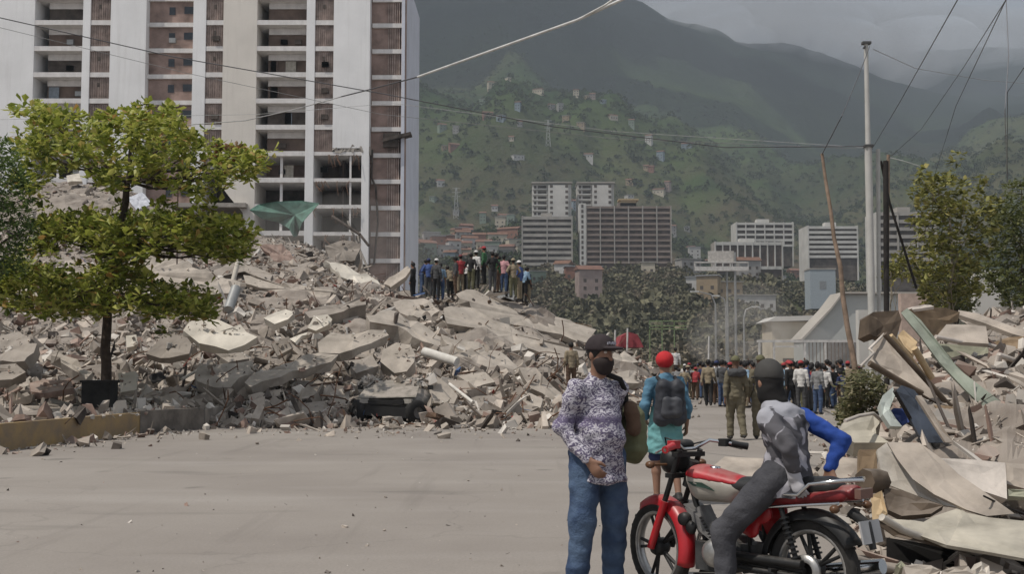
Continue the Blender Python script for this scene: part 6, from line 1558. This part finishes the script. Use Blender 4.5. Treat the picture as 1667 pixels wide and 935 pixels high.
# ================================================================== THE WALKING SOLDIERS, THE FRONT FIGURES
def pattern_mat(name, base, dark, scale, thr, warp=1.4, rough=.85, third=None, stretch=(1, 1, 1), soft=.04, band=0):
    m = bpy.data.materials.new(name); m.use_nodes = True; t = m.node_tree; N = t.nodes; K = t.links; b = N['Principled BSDF']; b.inputs['Roughness'].default_value = rough; b.inputs['Specular IOR Level'].default_value = .25
    tc = N.new('ShaderNodeTexCoord'); mp = N.new('ShaderNodeMapping'); mp.inputs['Scale'].default_value = stretch; K.new(tc.outputs['Object'], mp.inputs['Vector'])
    n = N.new('ShaderNodeTexNoise'); n.inputs['Scale'].default_value = scale; n.inputs['Detail'].default_value = 2.5; n.inputs['Distortion'].default_value = warp; K.new(mp.outputs['Vector'], n.inputs['Vector'])
    r = N.new('ShaderNodeMapRange'); r.inputs['From Min'].default_value = thr - soft; r.inputs['From Max'].default_value = thr + soft; K.new(n.outputs['Fac'], r.inputs['Value'])
    mx = N.new('ShaderNodeMix'); mx.data_type = 'RGBA'; mx.inputs['A'].default_value = (*base, 1); mx.inputs['B'].default_value = (*dark, 1); K.new(r.outputs['Result'], mx.inputs['Factor']); last = mx.outputs['Result']
    if third:
        n2 = N.new('ShaderNodeTexNoise'); n2.inputs['Scale'].default_value = scale * .6; n2.inputs['Detail'].default_value = 2; K.new(tc.outputs['Object'], n2.inputs['Vector'])
        r2 = N.new('ShaderNodeMapRange'); r2.inputs['From Min'].default_value = .54; r2.inputs['From Max'].default_value = .60; K.new(n2.outputs['Fac'], r2.inputs['Value'])
        m2 = N.new('ShaderNodeMix'); m2.data_type = 'RGBA'; m2.inputs['B'].default_value = (*third, 1); K.new(last, m2.inputs['A']); K.new(r2.outputs['Result'], m2.inputs['Factor']); last = m2.outputs['Result']
    if band:
        sp = N.new('ShaderNodeSeparateXYZ'); K.new(tc.outputs['Object'], sp.inputs['Vector']); ad = N.new('ShaderNodeMath'); ad.operation = 'MULTIPLY_ADD'; ad.inputs[1].default_value = .22; K.new(n.outputs['Fac'], ad.inputs[0]); K.new(sp.outputs['Z'], ad.inputs[2])
        cmp = N.new('ShaderNodeMath'); cmp.operation = 'COMPARE'; cmp.inputs[1].default_value = band + .11; cmp.inputs[2].default_value = .024; K.new(ad.outputs[0], cmp.inputs[0])
        m3 = N.new('ShaderNodeMix'); m3.data_type = 'RGBA'; m3.inputs['B'].default_value = (*[v * 1.6 for v in dark], 1); K.new(last, m3.inputs['A']); K.new(cmp.outputs[0], m3.inputs['Factor']); last = m3.outputs['Result']
    K.new(last, b.inputs['Base Color']); return m
# olive uniformed walkers
def soldier(label, px, row, J, yaw, cap='olive', pack=False):
    p = GP(px, row); r = person_root(label, p + Vector((0, 0, .004)), yaw)
    sdf_obj('body', body_sdf(J, False), .018, SKIN['dark'], r); sdf_obj('shirt', shirt_sdf(J, .88), .015, m_uni, r, .016, 8); sdf_obj('trousers', trouser_sdf(J, loose=.024), .015, m_uni, r, .014, 8)
    [sdf_obj('shoe', shoe_sdf(J, q_), .018, m_shoe, r) for q_ in 'LR']; sdf_obj('cap', cap_sdf(J), .013, CLOTH[cap], r)
    if pack:
        side, fwd, up = tframe(J); S = SDF(); S.cone(J['neck'] - fwd * .10 - side * .12 - up * .06, J['neck'] - fwd * .10 + side * .12 - up * .06, .085, .085, .04); sdf_obj('scarf', S, .018, CLOTH['dark grey'], r, .02, 9)
    return r
m_uni = mat('olive_uniform', (.15, .13, .088), var=.12, scale=4, rough=.9, bump=.3, bscale=40)
soldier('soldier in olive uniform walking away in the middle of the road', 1199, 717, std(1.74, knL=(.10, -.10, .51), anL=(.10, -.10, .09), knR=(-.10, .02, .50), anR=(-.10, .20, .12), wrL=(.25, .06, .88), wrR=(-.25, -.12, .90)), math.pi + .1, pack=True)
soldier('second soldier in olive half hidden behind the hooded rider', 1240, 716, std(1.76), math.pi - .1)

# ---- red-capped walker with backpack
w = std(1.68, elR=(-.255, .05, 1.13), wrR=(-.26, -.02, .90), elL=(.255, .06, 1.12), wrL=(.20, -.14, .98), knL=(.10, -.05, .50), anL=(.10, -.02, .085), knR=(-.11, .0, .50), anR=(-.11, .16, .11))
wr = person_root('man walking away in red cap, teal shirt and shorts, wearing a black backpack', GP(1084, 821) + Vector((0, 0, .004)), math.pi + .12)
sdf_obj('body', body_sdf(w, True), .010, SKIN['brown'], wr)
m_tealblue = mat('teal_blue_shirt', (.10, .22, .32), col2=(.065, .14, .20), scale=3, rough=.85, bump=.3, bscale=40)
m_teal = mat('turquoise_shirt', (.16, .36, .36), col2=(.11, .27, .28), scale=5, rough=.85, bump=.3, bscale=40)
sdf_obj('shirt', shirt_sdf(w, .93), .012, m_tealblue, wr, .016, 8)
S = SDF(); side, fwd, up = tframe(w); S.cone(w['waist'], w['pelvis'], .150, .172, .04, fwd, 1.15); S.cone(w['pelvis'], w['pelvis'] - up * .34, .175, .215, .04, fwd, 1.1); S.cut(w['pelvis'] - up * .36, -up); S.cut(w['waist'] + up * .01, up)
sdf_obj('shirt_tail', S, .012, m_teal, wr, .02, 8)
S = SDF()
for sd in 'LR': S.cone(w['hip' + sd], w['kn' + sd] + v3(0, 0, .04), .085, .080, .04)
S.cut(w['knL'] * .5 + w['knR'] * .5 - v3(0, 0, .01), -up); sdf_obj('shorts', S, .012, CLOTH['navy blue'], wr, .012, 8)
[sdf_obj('sandal', shoe_sdf(w, q_), .013, m_shoe, wr) for q_ in 'LR']
S = SDF(); S.ell(w['head'] + v3(0, .012, .022), v3(.100, .116, .098), .02); S.cut(w['head'] - v3(0, 0, .060), v3(0, -.3, -1)); S.cut(w['head'] + v3(0, -.075, 0), v3(0, -1, -.5))
sdf_obj('red_cap', S, .010, mat('bright_red_cloth', (.46, .025, .03), var=.15, scale=6), wr)
bp_ = empty('backpack', wr.matrix_world @ Vector((0, 0, 0))); bp_.location = wr.location.copy(); bp_.rotation_euler = wr.rotation_euler; tag(bp_, 'black backpack on the back of the red-capped walker', 'backpack')
S = SDF(); c = (w['chest'] + w['waist']) / 2 - fwd * .215 - up * .01
for q in (-1, 1): S.cone(c + side * q * .075 + up * .16, c + side * q * .085 - up * .18, .085, .10, .05, fwd, 1.1)
sdf_obj('bag', S, .012, mat('black_nylon', (.035, .037, .045), var=.2, scale=5, rough=.6), bp_, .012, 8)
S = SDF(); S.cone(c - fwd * .055 + up * .00 - side * .055, c - fwd * .06 - up * .13 - side * .055, .062, .066, .05); S.cone(c - fwd * .055 + up * .00 + side * .055, c - fwd * .06 - up * .13 + side * .055, .062, .066, .05); sdf_obj('front_pocket', S, .012, mat('charcoal_nylon', (.06, .062, .07), rough=.6), bp_, .008, 9)
mb = MB()
for q in (-1, 1): mb.tube([Vector(c + side * q * .09 + up * .20), Vector(w['neck'] + side * q * .10 - up * .02 - fwd * .05), Vector(w['neck'] + side * q * .115 + fwd * .06 - up * .08), Vector(w['chest'] + side * q * .13 + fwd * .12)], .022, 6)
mb.build('strap', CLOTH['black'], bp_)

# ---- bearded man in patterned shirt
M_Y = 7.9
mj = std(1.735, head=(.0, -.035, 1.60), neck=(0, .0, 1.455), face=(.10, -.99, -.06), shL=(.180, .0, 1.375), shR=(-.180, .0, 1.375), elR=(-.245, .07, 1.10), wrR=(-.185, -.15, .90), hdR=(.35, -.45, -.75), pnR=(.75, .35, .1),
         elL=(.235, .15, 1.12), wrL=(.13, .23, .93), hipL=(.10, .0, .92), hipR=(-.10, 0, .92), knR=(-.145, -.02, .50), anR=(-.165, .02, .085), knL=(.125, -.02, .50), anL=(.15, .03, .085), chest=(0, .0, 1.28), waist=(0, -.01, 1.09))
mr = person_root('stocky bearded man in black cap, patterned shirt and blue jeans standing before the motorcycle', Vector((P(972, 600, M_Y).x, M_Y, .004)), R(33))
sdf_obj('body', body_sdf(mj, True), .0085, SKIN['brown'], mr)
m_shirt = pattern_mat('lavender_leaf_print', (.50, .48, .52), (.095, .08, .13), 26, .49, 3.0, third=None, stretch=(.8, .8, 1.3), soft=.05, band=1.14)
S = shirt_sdf(mj, .74, 'long', .016, .022, belly=1, hemr=.186); sdf_obj('shirt', S, .0105, m_shirt, mr, .020, 7, (1, 1, 1.6))
side, fwd, up = tframe(mj)
S = SDF(); S.cone(mj['neck'] - up * .035 - side * .0, mj['neck'] - up * .02, .085, .070, .02); S.cut(mj['neck'] + fwd * .02 + up * .0, fwd + up * .6); sdf_obj('collar', S, .009, m_shirt, mr)
m_jean = mat('faded_blue_denim', (.10, .15, .23), col2=(.014, .03, .08), scale=4.2, rough=.9, bump=.4, bscale=70, detail=3)
sdf_obj('trousers', trouser_sdf(mj, 1.0, .024, 1.05), .0105, m_jean, mr, .013, 7, (1, 1, 1.9)); [sdf_obj('shoe', shoe_sdf(mj, q_), .012, m_shoe, mr) for q_ in 'LR']
m_cap = mat('black_cap_cloth', (.035, .026, .028), var=.2, scale=8, rough=.85)
cp = sdf_obj('cap', cap_sdf(mj, True, .030), .0085, m_cap, mr)
f = unit(mj['face']); hs = unit(np.cross(f, [0, 0, 1])); hup = unit(np.cross(hs, f)); h = mj['head']; rot = np.stack([hs, f, hup], 1)
mb = MB(); 
for q in range(7): mb.box(Vector(h + f * (.119 - abs(q - 3) * .0035) + hs * (q - 3) * .0115 + hup * (.082 + (.004 if q % 2 else 0))), (.009, .006, .016))
mb.build('emblem', flatmat('cap_emblem', (.33, .32, .36)), cp)
S = SDF(); S.ell(h - hup * .050 * mj['s'] + f * .034, v3(.072, .074, .064), .03, rot); S.ell(h - hup * .10 + f * .045, v3(.050, .05, .035), .03, rot); S.cut(h - hup * .010 + f * .0, hup * 1.0 - f * .15); S.cut(h - f * .005, -f)
sdf_obj('face_mask', S, .008, mat('black_mask', (.028, .02, .019), var=.2, rough=.8), mr)
sdf_obj('hair', hair_sdf(mj, .004, .0), .010, m_hair, mr)
for q in (-1, 1):
    mb = MB(); ellipsoid(mb, Vector(h + hs * q * .032 + f * .086 + hup * .022), (.012, .010, .010), 10, 8); mb.build('eye', flatmat('eye_white', (.5, .46, .42), rough=.3), mr)
# olive bag on a strap behind him
bg = empty('shoulder_bag', mr.location.copy(), R(33)); tag(bg, 'olive green shoulder bag hanging behind the bearded man', 'bag')
S = SDF(); c = v3(.37, .15, 1.06); S.cone(c + v3(0, -.05, .08), c + v3(0, -.06, -.10), .115, .12, .05, v3(1, 0, 0), 1.3); S.cone(c + v3(.02, .10, .06), c + v3(.02, .09, -.10), .11, .12, .05, v3(1, 0, 0), 1.3)
sdf_obj('bag_body', S, .011, mat('olive_canvas', (.15, .155, .085), var=.15, scale=4, rough=.85, bump=.3, bscale=30), bg, .018, 7)
mb = MB(); mb.tube([(.30, .06, 1.16), (.20, -.05, 1.34), (.12, -.10, 1.42), (.02, -.02, 1.47)][:4], .020, 6); mb.tube([(.31, .20, 1.16), (.20, .16, 1.36), (.08, .10, 1.45), (.02, -.02, 1.47)], .020, 6); mb.build('strap', CLOTH['black'], bg)
S = SDF(); S.cone(v3(.26, -.04, 1.22), v3(.30, -.02, 1.08), .055, .05, .03); sdf_obj('flap', S, .010, CLOTH['brown'], bg, .01, 8)

# ================================================================== MOTORCYCLE
Rw = P(1320, 600, 7.05); Fw = P(1072, 600, 7.95)
mid = (Rw + Fw) / 2; hd = Vector((Fw.x - Rw.x, Fw.y - Rw.y, 0)); WB = hd.length / 2; BYAW = math.atan2(hd.y, hd.x)
bike = empty('motorcycle', (mid.x, mid.y, .004), BYAW); tag(bike, 'red motorcycle with white lower tank standing across the right foreground under the rider', 'motorcycle')
b_red = mat('red_paint', (.38, .014, .02), var=.15, scale=6, rough=.38, spec=.5, dust=.3); b_blk = mat('black_metal', (.018, .018, .018), var=.2, scale=10, rough=.5, dust=.12)
b_tyre = mat('rubber', (.035, .033, .031), var=.2, scale=20, rough=.9, dust=.3); b_alu = mat('cast_alloy', (.42, .41, .39), var=.15, scale=20, rough=.4, metal=.8); b_seat = mat('black_vinyl', (.02, .02, .02), rough=.45, spec=.5)
b_sil = mat('silver_tank_side', (.36, .335, .29), var=.08, scale=6, rough=.35, spec=.5); b_chr = mat('chrome', (.6, .6, .6), rough=.15, metal=1.0, var=.05); b_lens = mat('dull_lens', (.12, .06, .03), rough=.35)
def wheel(name, x, steer):
    wE = empty(name, (x, 0, .30)); wE.parent = bike; wE.rotation_euler = (0, 0, steer)
    b = MB(); b.lathe([(.232, -.030), (.262, -.044), (.288, -.040), (.300, -.020), (.303, 0), (.300, .020), (.288, .040), (.262, .044), (.232, .030)], (0, 0, 0), 'Y', 48); 
    for k in range(48):
        a = 2 * math.pi * k / 48; rm_ = Matrix.Rotation(-a, 3, 'Y'); b.box(rm_ @ Vector((.302, .018 if k % 2 else -.018, 0)), (.006, .022, .018), rm_)
    b.build('tyre', b_tyre, wE)
    b = MB(); b.lathe([(.236, -.032), (.222, -.034), (.212, -.020), (.208, 0), (.212, .020), (.222, .034), (.236, .032)], (0, 0, 0), 'Y', 40); b.build('rim', b_alu, wE)
    b = MB(); b.lathe([(0, -.055), (.045, -.055), (.06, -.03), (.06, .03), (.045, .055), (0, .055)], (0, 0, 0), 'Y', 20)
    for k in range(5):
        for o_ in (-.13, .13):
            a = 2 * math.pi * k / 5 + o_; b.tube([(.045 * math.cos(a - o_), 0, .045 * math.sin(a - o_)), (.215 * math.cos(a), 0, .215 * math.sin(a))], [.014, .011], 6)
    b.build('spokes', b_blk, wE)
    return wE
ST = R(-12)
def sx(x, y, z, c=(WB, 0)):   # steer a point about the steering axis foot
    ca, sa = math.cos(ST), math.sin(ST); ax_ = WB - .27 * (z - .30) / .62 * .9
    dx = x - ax_; return Vector((ax_ + dx * ca - y * sa, dx * sa + y * ca, z))
wheel('front_wheel', WB, ST); wheel('rear_wheel', -WB, 0)
def sdfp(name, S, hh, m, par=bike, wr_=0): return sdf_obj(name, S, hh, m, par, wr_)
# front fender: curved shell over the front wheel, long at the back
def fender(name, cx_, R_, a0, a1, wd, m, tilt=None, n=22, par=bike):
    vs = []; fs = []; K_ = 7
    for i in range(n + 1):
        a = a0 + (a1 - a0) * i / n
        for k in range(K_):
            t = -1 + 2 * k / (K_ - 1); rr = R_ - .06 * t ** 4; y = wd * t; x, z = rr * math.cos(a), rr * math.sin(a)
            p = sx(cx_ + x, y, .30 + z) if tilt else Vector((cx_ + x, y, .30 + z)); vs.append(p)
    N_ = len(vs)
    for i in range(n + 1):
        a = a0 + (a1 - a0) * i / n
        for k in range(K_):
            t = -1 + 2 * k / (K_ - 1); rr = R_ - .006 - .06 * t ** 4; x, z = rr * math.cos(a), rr * math.sin(a)
            vs.append(sx(cx_ + x, wd * t * .96, .30 + z) if tilt else Vector((cx_ + x, wd * t * .96, .30 + z)))
    for i in range(n):
        for k in range(K_ - 1):
            q = i * K_ + k; fs += [(q, q + 1, q + K_ + 1, q + K_), (N_ + q, N_ + q + K_, N_ + q + K_ + 1, N_ + q + 1)]
        fs += [(i * K_, (i + 1) * K_, N_ + (i + 1) * K_, N_ + i * K_), (i * K_ + K_ - 1, N_ + i * K_ + K_ - 1, N_ + (i + 1) * K_ + K_ - 1, (i + 1) * K_ + K_ - 1)]
    for i in (0, n):
        for k in range(K_ - 1): q = i * K_ + k; fs.append((q, q + 1, N_ + q + 1, N_ + q))
    b = MB(); b.add(vs, fs, 0, True); return b.build(name, m, par)
fender('front_fender', WB, .345, R(55), R(196), .066, b_red, True)
fender('rear_fender', -WB, .36, R(8), R(150), .075, b_blk)
# fork
for s_, nm in ((1, 'L'), (-1, 'R')):
    b = MB(); b.tube([sx(WB - .01, s_ * .085, .30), sx(WB - .14, s_ * .085, .62)], .027, 10); b.build('fork_slider', b_red if s_ > 0 else b_blk, bike)
    b = MB(); b.tube([sx(WB - .13, s_ * .085, .60), sx(WB - .27, s_ * .085, .96)], .019, 10); b.build('fork_tube', b_blk, bike)
b = MB(); b.box(sx(WB - .255, 0, .93), (.06, .23, .03), Matrix.Rotation(ST, 3, 'Z')); b.box(sx(WB - .20, 0, .79), (.07, .23, .03), Matrix.Rotation(ST, 3, 'Z')); b.build('fork_clamp', b_blk, bike)
# headlight, instruments, indicators
S = SDF(); S.ell(sx(WB - .12, 0, .88), v3(.10, .105, .10), .02); S.cut(sx(WB - .045, 0, .88), v3(math.cos(ST), math.sin(ST), 0)); sdfp('headlight_shell', S, .010, b_blk)
b = MB(); b.lathe([(0, .012), (.05, .010), (.088, 0)], sx(WB - .045, 0, .88), 'X', 20); b.build('headlight', mat('lamp_glass', (.7, .7, .68), rough=.1), bike)
S = SDF(); S.cone(sx(WB - .17, .05, .985), sx(WB - .17, -.05, .985), .050, .050, .02, v3(0, 0, 1), 1.3); sdfp('instruments', S, .010, b_blk)
for s_ in (1, -1):
    b = MB(); b.tube([sx(WB - .15, s_ * .08, .86), sx(WB - .14, s_ * .19, .86)], .009, 6); ellipsoid(b, sx(WB - .13, s_ * .215, .86), (.035, .03, .025), 12, 8); b.build('indicator', b_lens, bike)
# handlebar with grips and levers
b = MB(); hb = []
for y, bk, z in ((-.34, .19, .98), (-.24, .14, 1.00), (-.14, .04, 1.02), (-.05, 0, .965), (.05, 0, .965), (.14, .04, 1.02), (.24, .14, 1.00), (.34, .19, .98)): hb.append(sx(WB - .255 - bk, y, z))
b.tube(hb, .0125, 10); b.build('handlebar', b_chr, bike)
for s_, m_ in ((1, b_red), (-1, b_seat)):
    i0, i1 = (6, 7) if s_ > 0 else (1, 0)
    b = MB(); b.tube([hb[i0], hb[i0].lerp(hb[i1], .5), hb[i1]], [.024, .021, .024], 12); b.build('grip', m_, bike)
    b = MB(); b.box(hb[i0].lerp(hb[5 if s_ > 0 else 2], .3), (.06, .06, .05)); b.build('switch_box', b_red if s_ > 0 else b_blk, bike)
    b = MB(); b.tube([hb[i0] + Vector((.05, 0, -.01)), hb[i1] + Vector((.06, s_ * .02, -.02))], .007, 6); b.build('lever', b_alu, bike)
b = MB()
for k, q in enumerate((.05, .02, -.04)): b.tube([hb[5 if k < 2 else 2], sx(WB - .06 - .03 * k, q, 1.03 - .03 * k), sx(WB - .10, q * .6, .86), Vector((WB - .42, q, .70))], .006, 5)
b.build('control_cables', b_blk, bike)
# frame
b = MB(); HS = Vector((WB - .27, 0, .84)); b.tube([HS + Vector((-.03, 0, .05)), HS + Vector((.03, 0, -.12))], .035, 10)
b.tube([HS + Vector((.01, 0, -.06)), (WB - .40, 0, .36), (WB - .50, 0, .20)], .020, 8); b.tube([HS, (-.05, 0, .70), (-.25, 0, .66)], .024, 8)
for s_ in (-1, 1): b.tube([(-.20, s_ * .06, .66), (-.45, s_ * .09, .70), (-.84, s_ * .08, .75)], .014, 8); b.tube([(-.18, s_ * .07, .66), (-.20, s_ * .08, .30), (.20, s_ * .07, .19), (WB - .50, 0, .20)], .015, 8)
b.build('frame', b_blk, bike)
for s_ in (-1, 1):
    b = MB(); b.tube([(-.20, s_ * .10, .31), (-WB, s_ * .10, .30)], .020, 8); b.build('swing_arm', b_blk, bike)
    b = MB(); b.tube([(-WB + .04, s_ * .115, .34), (-WB + .15, s_ * .115, .66)], .016, 8)
    for k in range(9): b.tube([Vector((-WB + .05 + .0095 * k, s_ * .115, .37 + .028 * k)), Vector((-WB + .054 + .0095 * k, s_ * .115, .381 + .028 * k))], .030, 10)
    b.build('shock_absorber', b_blk, bike)
# tank: silver lower, red top
def tank_S(dz, w, cutz=None, top=False):
    S = SDF(); S.cone((WB - .38, 0, .785 + dz), (-.10, 0, .745 + dz), .115 * w, .085 * w, .05, v3(0, 0, 1), 1.55); S.cone((WB - .40, 0, .715), (-.02, 0, .70), .105 * w, .080 * w, .05, v3(0, 0, 1), 1.3); return S
S = tank_S(0, 1.0); S.cut(v3(0, 0, .775), v3(-.08, 0, 1)); sdfp('tank_lower', S, .009, b_sil)
S = tank_S(.012, 1.03); S.cut(v3(0, 0, .772), v3(.08, 0, -1)); tkt = sdfp('tank_top', S, .009, b_red)
b = MB(); b.lathe([(.034, 0), (.034, .018), (.0, .022)], (.13, 0, .845), 'Z', 18); b.build('fuel_cap', b_chr, bike)
for s_ in (1, -1):
    b = MB(); b.prism([(.27, s_ * .112, .765), (.15, s_ * .112, .765), (.08, s_ * .106, .735), (.05, s_ * .102, .715), (.12, s_ * .108, .73), (.22, s_ * .112, .74)], (0, s_ * .004, 0)); b.build('tank_decal', flatmat('decal_dark_green', (.03, .06, .045), rough=.4), bike)
# seat, side panels, tail
S = SDF(); S.cone((-.02, 0, .755), (-.35, 0, .765), .085, .105, .04, v3(0, 0, 1), 1.6); S.cone((-.35, 0, .765), (-.72, 0, .80), .105, .095, .04, v3(0, 0, 1), 1.6); sdfp('seat', S, .010, b_seat)
for s_ in (1, -1):
    S = SDF(); S.cone((-.12, s_ * .075, .61), (-.30, s_ * .08, .61), .075, .065, .04, v3(0, 1, 0), 2.4); S.cone((-.12, s_ * .085, .56), (-.22, s_ * .09, .50), .07, .05, .04, v3(0, 1, 0), 2.2); sdfp('side_panel', S, .009, b_red)
S = SDF(); S.cone((-.38, 0, .70), (-.88, 0, .775), .075, .055, .04, v3(0, 0, 1), 1.2)
for s_ in (1, -1): S.cone((-.30, s_ * .09, .69), (-.84, s_ * .075, .755), .038, .035, .03, v3(0, 1, 0), 1.6)
sdfp('tail_cowl', S, .010, mat('dusty_maroon_paint', (.19, .02, .022), var=.2, scale=6, rough=.4, dust=.35))
b = MB(); b.box((-.945, 0, .775), (.04, .13, .055)); b.build('tail_light', mat('dusty_tail_lens', (.16, .09, .07), rough=.5, dust=.4), bike)
for s_ in (1, -1):
    b = MB(); b.tube([(-.42, s_ * .13, .74), (-.60, s_ * .15, .75), (-.68, s_ * .15, .82), (-.88, s_ * .11, .85), (-.94, 0, .85)], .012, 8); b.build('grab_rail', b_chr, bike)
    b = MB(); b.tube([(-.35, s_ * .135, .655), (-.86, s_ * .13, .72)], .010, 6); b.build('trim_strip', b_chr, bike)
    b = MB(); b.tube([(-.84, s_ * .07, .70), (-.86, s_ * .15, .69)], .009, 6); ellipsoid(b, (-.86, s_ * .17, .69), (.030, .03, .025), 12, 8); b.build('indicator', b_lens, bike)
b = MB(); b.box((-.985, 0, .56), (.012, .20, .13), Matrix.Rotation(R(12), 3, 'Y')); b.build('number_plate', mat('plate_grey', (.42, .42, .42), rough=.5), bike)
b = MB(); b.tube([(-.86, 0, .66), (-.96, 0, .60), (-1.0, 0, .46)], [.035, .03, .02], 8); b.build('mud_flap', b_blk, bike)
# engine
b = MB(); b.lathe([(0, -.10), (.11, -.10), (.125, -.06), (.125, .06), (.11, .10), (0, .10)], (-.02, 0, .33), 'Y', 24); b.box((.10, 0, .30), (.24, .20, .18)); b.box((-.10, 0, .32), (.22, .17, .17)); b.build('crankcase', mat('engine_black', (.05, .05, .05), var=.3, scale=12, rough=.5, dust=.2), bike)
b = MB(); b.lathe([(0, .0), (.055, 0), (.085, -.02), (.09, -.04)], (.05, .16, .33), 'Y', 20); b.build('clutch_cover', b_alu, bike)
b = MB(); 
for k in range(8): b.box((.17 + k * .013, 0, .44 + k * .019), (.15, .17, .008), Matrix.Rotation(R(-30), 3, 'Y'))
b.box((.215, 0, .51), (.10, .11, .17), Matrix.Rotation(R(30), 3, 'Y')); b.build('cylinder_fins', mat('engine_grey', (.17, .165, .16), var=.2, scale=12, rough=.5), bike)
b = MB(); b.lathe([(0, -.03), (.04, -.03), (.045, 0), (.04, .03), (0, .03)], (.30, .10, .52), 'Y', 18); b.build('horn', b_blk, bike)
b = MB(); b.tube([(.27, -.05, .47), (.36, -.10, .36), (.25, -.14, .22), (-.15, -.15, .20)], .019, 8); b.tube([(-.15, -.15, .20), (-.32, -.17, .22), (-.95, -.18, .34)], [.022, .042, .045], 12); b.build('exhaust', b_chr, bike)
b = MB(); b.tube([(-.10, .135, .34), (-WB, .125, .34)], .030, 6); b.tube([(-.10, .135, .27), (-WB, .125, .265)], .018, 6); b.build('chain_guard', b_blk, bike)
b = MB(); b.lathe([(.05, -.012), (.095, -.012), (.095, .012), (.05, .012)], (-WB, .085, .30), 'Y', 24); b.build('sprocket', b_alu, bike)
for s_ in (1, -1):
    b = MB(); b.tube([(-.02, s_ * .09, .20), (-.02, s_ * .24, .20)], .014, 8); b.build('foot_peg', b_blk, bike)
    b = MB(); b.tube([(-.42, s_ * .12, .28), (-.44, s_ * .22, .30)], .012, 8); b.build('rear_foot_peg', b_blk, bike)
b = MB(); b.tube([(-.05, .14, .22), (.14, .16, .20), (.15, .20, .20)], .008, 6); b.build('gear_lever', b_blk, bike)
b = MB(); b.tube([(-.12, .10, .20), (-.28, .26, .01)], .011, 8); b.build('side_stand', b_blk, bike)
b = MB()
for s_ in (.11,): b.lathe([(0, -.02), (.03, -.02), (.045, .0), (.03, .02), (0, .02)], (WB - .36, s_, .47), 'Y', 14); b.tube([(WB - .36, .0, .47), (WB - .36, .12, .47)], .01, 6); 
b.build('crash_bar_knob', b_blk, bike)

# ---- the rider (joints in the motorcycle's own frame: +x is forward, +y its left)
rj = std(1.75); s = rj['s']
rj.update({k: np.array(v, float) for k, v in dict(pelvis=(-.42, .0, .87), waist=(-.435, .0, .99), chest=(-.40, .0, 1.135), neck=(-.345, .0, 1.285), head=(-.31, .01, 1.405),
    shL=(-.385, .145, 1.195), shR=(-.415, -.150, 1.195), elL=(-.575, .200, 1.03), elR=(-.66, -.235, 1.06), wrL=(-.565, .14, .875), wrR=(-.62, -.15, .885),
    hipL=(-.41, .11, .835), hipR=(-.41, -.10, .835), knL=(-.13, .25, .50), knR=(-.06, -.22, .58), anL=(-.17, .29, .105), anR=(-.22, -.22, .28), face=(.85, -.30, -.10)).items()})
rj['hdL'] = unit((-.30, -.05, -.9)); rj['hdR'] = unit((-.3, .1, -.9)); rj['pn'] = {'L': v3(-.1, -.95, -.2), 'R': v3(-.1, .95, -.2)}; rj['toeL'] = unit((1, .25, 0)); rj['toeR'] = unit((1, -.1, 0))
rider = person_root('rider in black hood and grey jersey with one blue sleeve sitting on the motorcycle', Vector((mid.x, mid.y, .004)), BYAW)
sdf_obj('body', body_sdf(rj, True), .0095, SKIN['brown'], rider)
m_jer = pattern_mat('grey_splash_jersey', (.085, .082, .09), (.34, .33, .36), 6.5, .54, 1.2, stretch=(1, 1, .8), soft=.015, third=(.03, .03, .033))
sdf_obj('jersey', shirt_sdf(rj, .80, 'long', .0, .014, 'L'), .0105, m_jer, rider, .018, 8)
side, fwd, up = tframe(rj)
S = SDF(); S.cone(rj['shL'] - up * .012, rj['shR'] - up * .012, .062, .062, .05); S.cone(rj['neck'] - up * .055, rj['neck'], .092, .070, .04); S.cone(rj['chest'] + up * .03, rj['neck'] - up * .06, .150, .10, .05, fwd, 1.35); S.cone(rj['shL'], rj['shL'] * .78 + rj['elL'] * .22, .060, .058, .03); S.cut(rj['chest'] - up * .03, -up)
sdf_obj('shoulder_yoke', S, .0105, mat('pale_grey_jersey', (.33, .33, .36), var=.12, scale=5, rough=.9, bump=.2), rider, .010, 8)
sdf_obj('blue_sleeve', sleeve_sdf(rj, 'R', .002), .0105, mat('royal_blue_cloth', (.03, .08, .36), col2=(.015, .045, .20), scale=5, rough=.9, bump=.4, bscale=18), rider, .013, 10)
sdf_obj('trousers', trouser_sdf(rj, 1.0, .012, 1.04), .0105, mat('charcoal_jeans', (.075, .075, .083), col2=(.04, .04, .046), scale=5, rough=.9, bump=.3, bscale=60), rider, .011, 8)
[sdf_obj('shoe', shoe_sdf(rj, q_), .012, m_shoe, rider) for q_ in 'LR']
f = unit(rj['face']); hs = unit(np.cross(f, [0, 0, 1])); hup = unit(np.cross(hs, f)); h = rj['head']; rot = np.stack([hs, f, hup], 1)
S = SDF(); S.ell(h + hup * .030, v3(.080, .100, .110), .02, rot); S.ell(h - hup * .045 + f * .005, v3(.070, .080, .09), .03, rot); S.cone(h - hup * .06, rj['neck'] - up * .01, .072, .082, .04); S.ell(h + hup * .01 + f * .13, v3(.055, .045, .06), .01, rot, True)
sdf_obj('black_hood', S, .009, mat('black_knit', (.014, .013, .013), rough=.9, var=.1), rider, .006, 12)
S = SDF(); S.ell(h + hup * .050, v3(.085, .105, .104), .02, rot); S.cut(h + hup * .028, -hup * 1.0 + f * .1); S.ell(h + f * .12 + hup * .044, v3(.058, .06, .012), .012, rot); sdf_obj('dark_cap', S, .009, mat('charcoal_cap', (.05, .048, .045), var=.2, rough=.85), rider)
for sd in 'LR':
    if sd == 'L':
        S = SDF(); hand(S, rj['wrL'], rj['hdL'], rj['pn']['L'], fwd, 1.12); S.cone(rj['wrL'] - rj['hdL'] * .045, rj['wrL'] + rj['hdL'] * .02, .040, .038, .02); sdf_obj('white_glove', S, .0075, mat('white_glove_knit', (.45, .44, .46), rough=.9), rider)
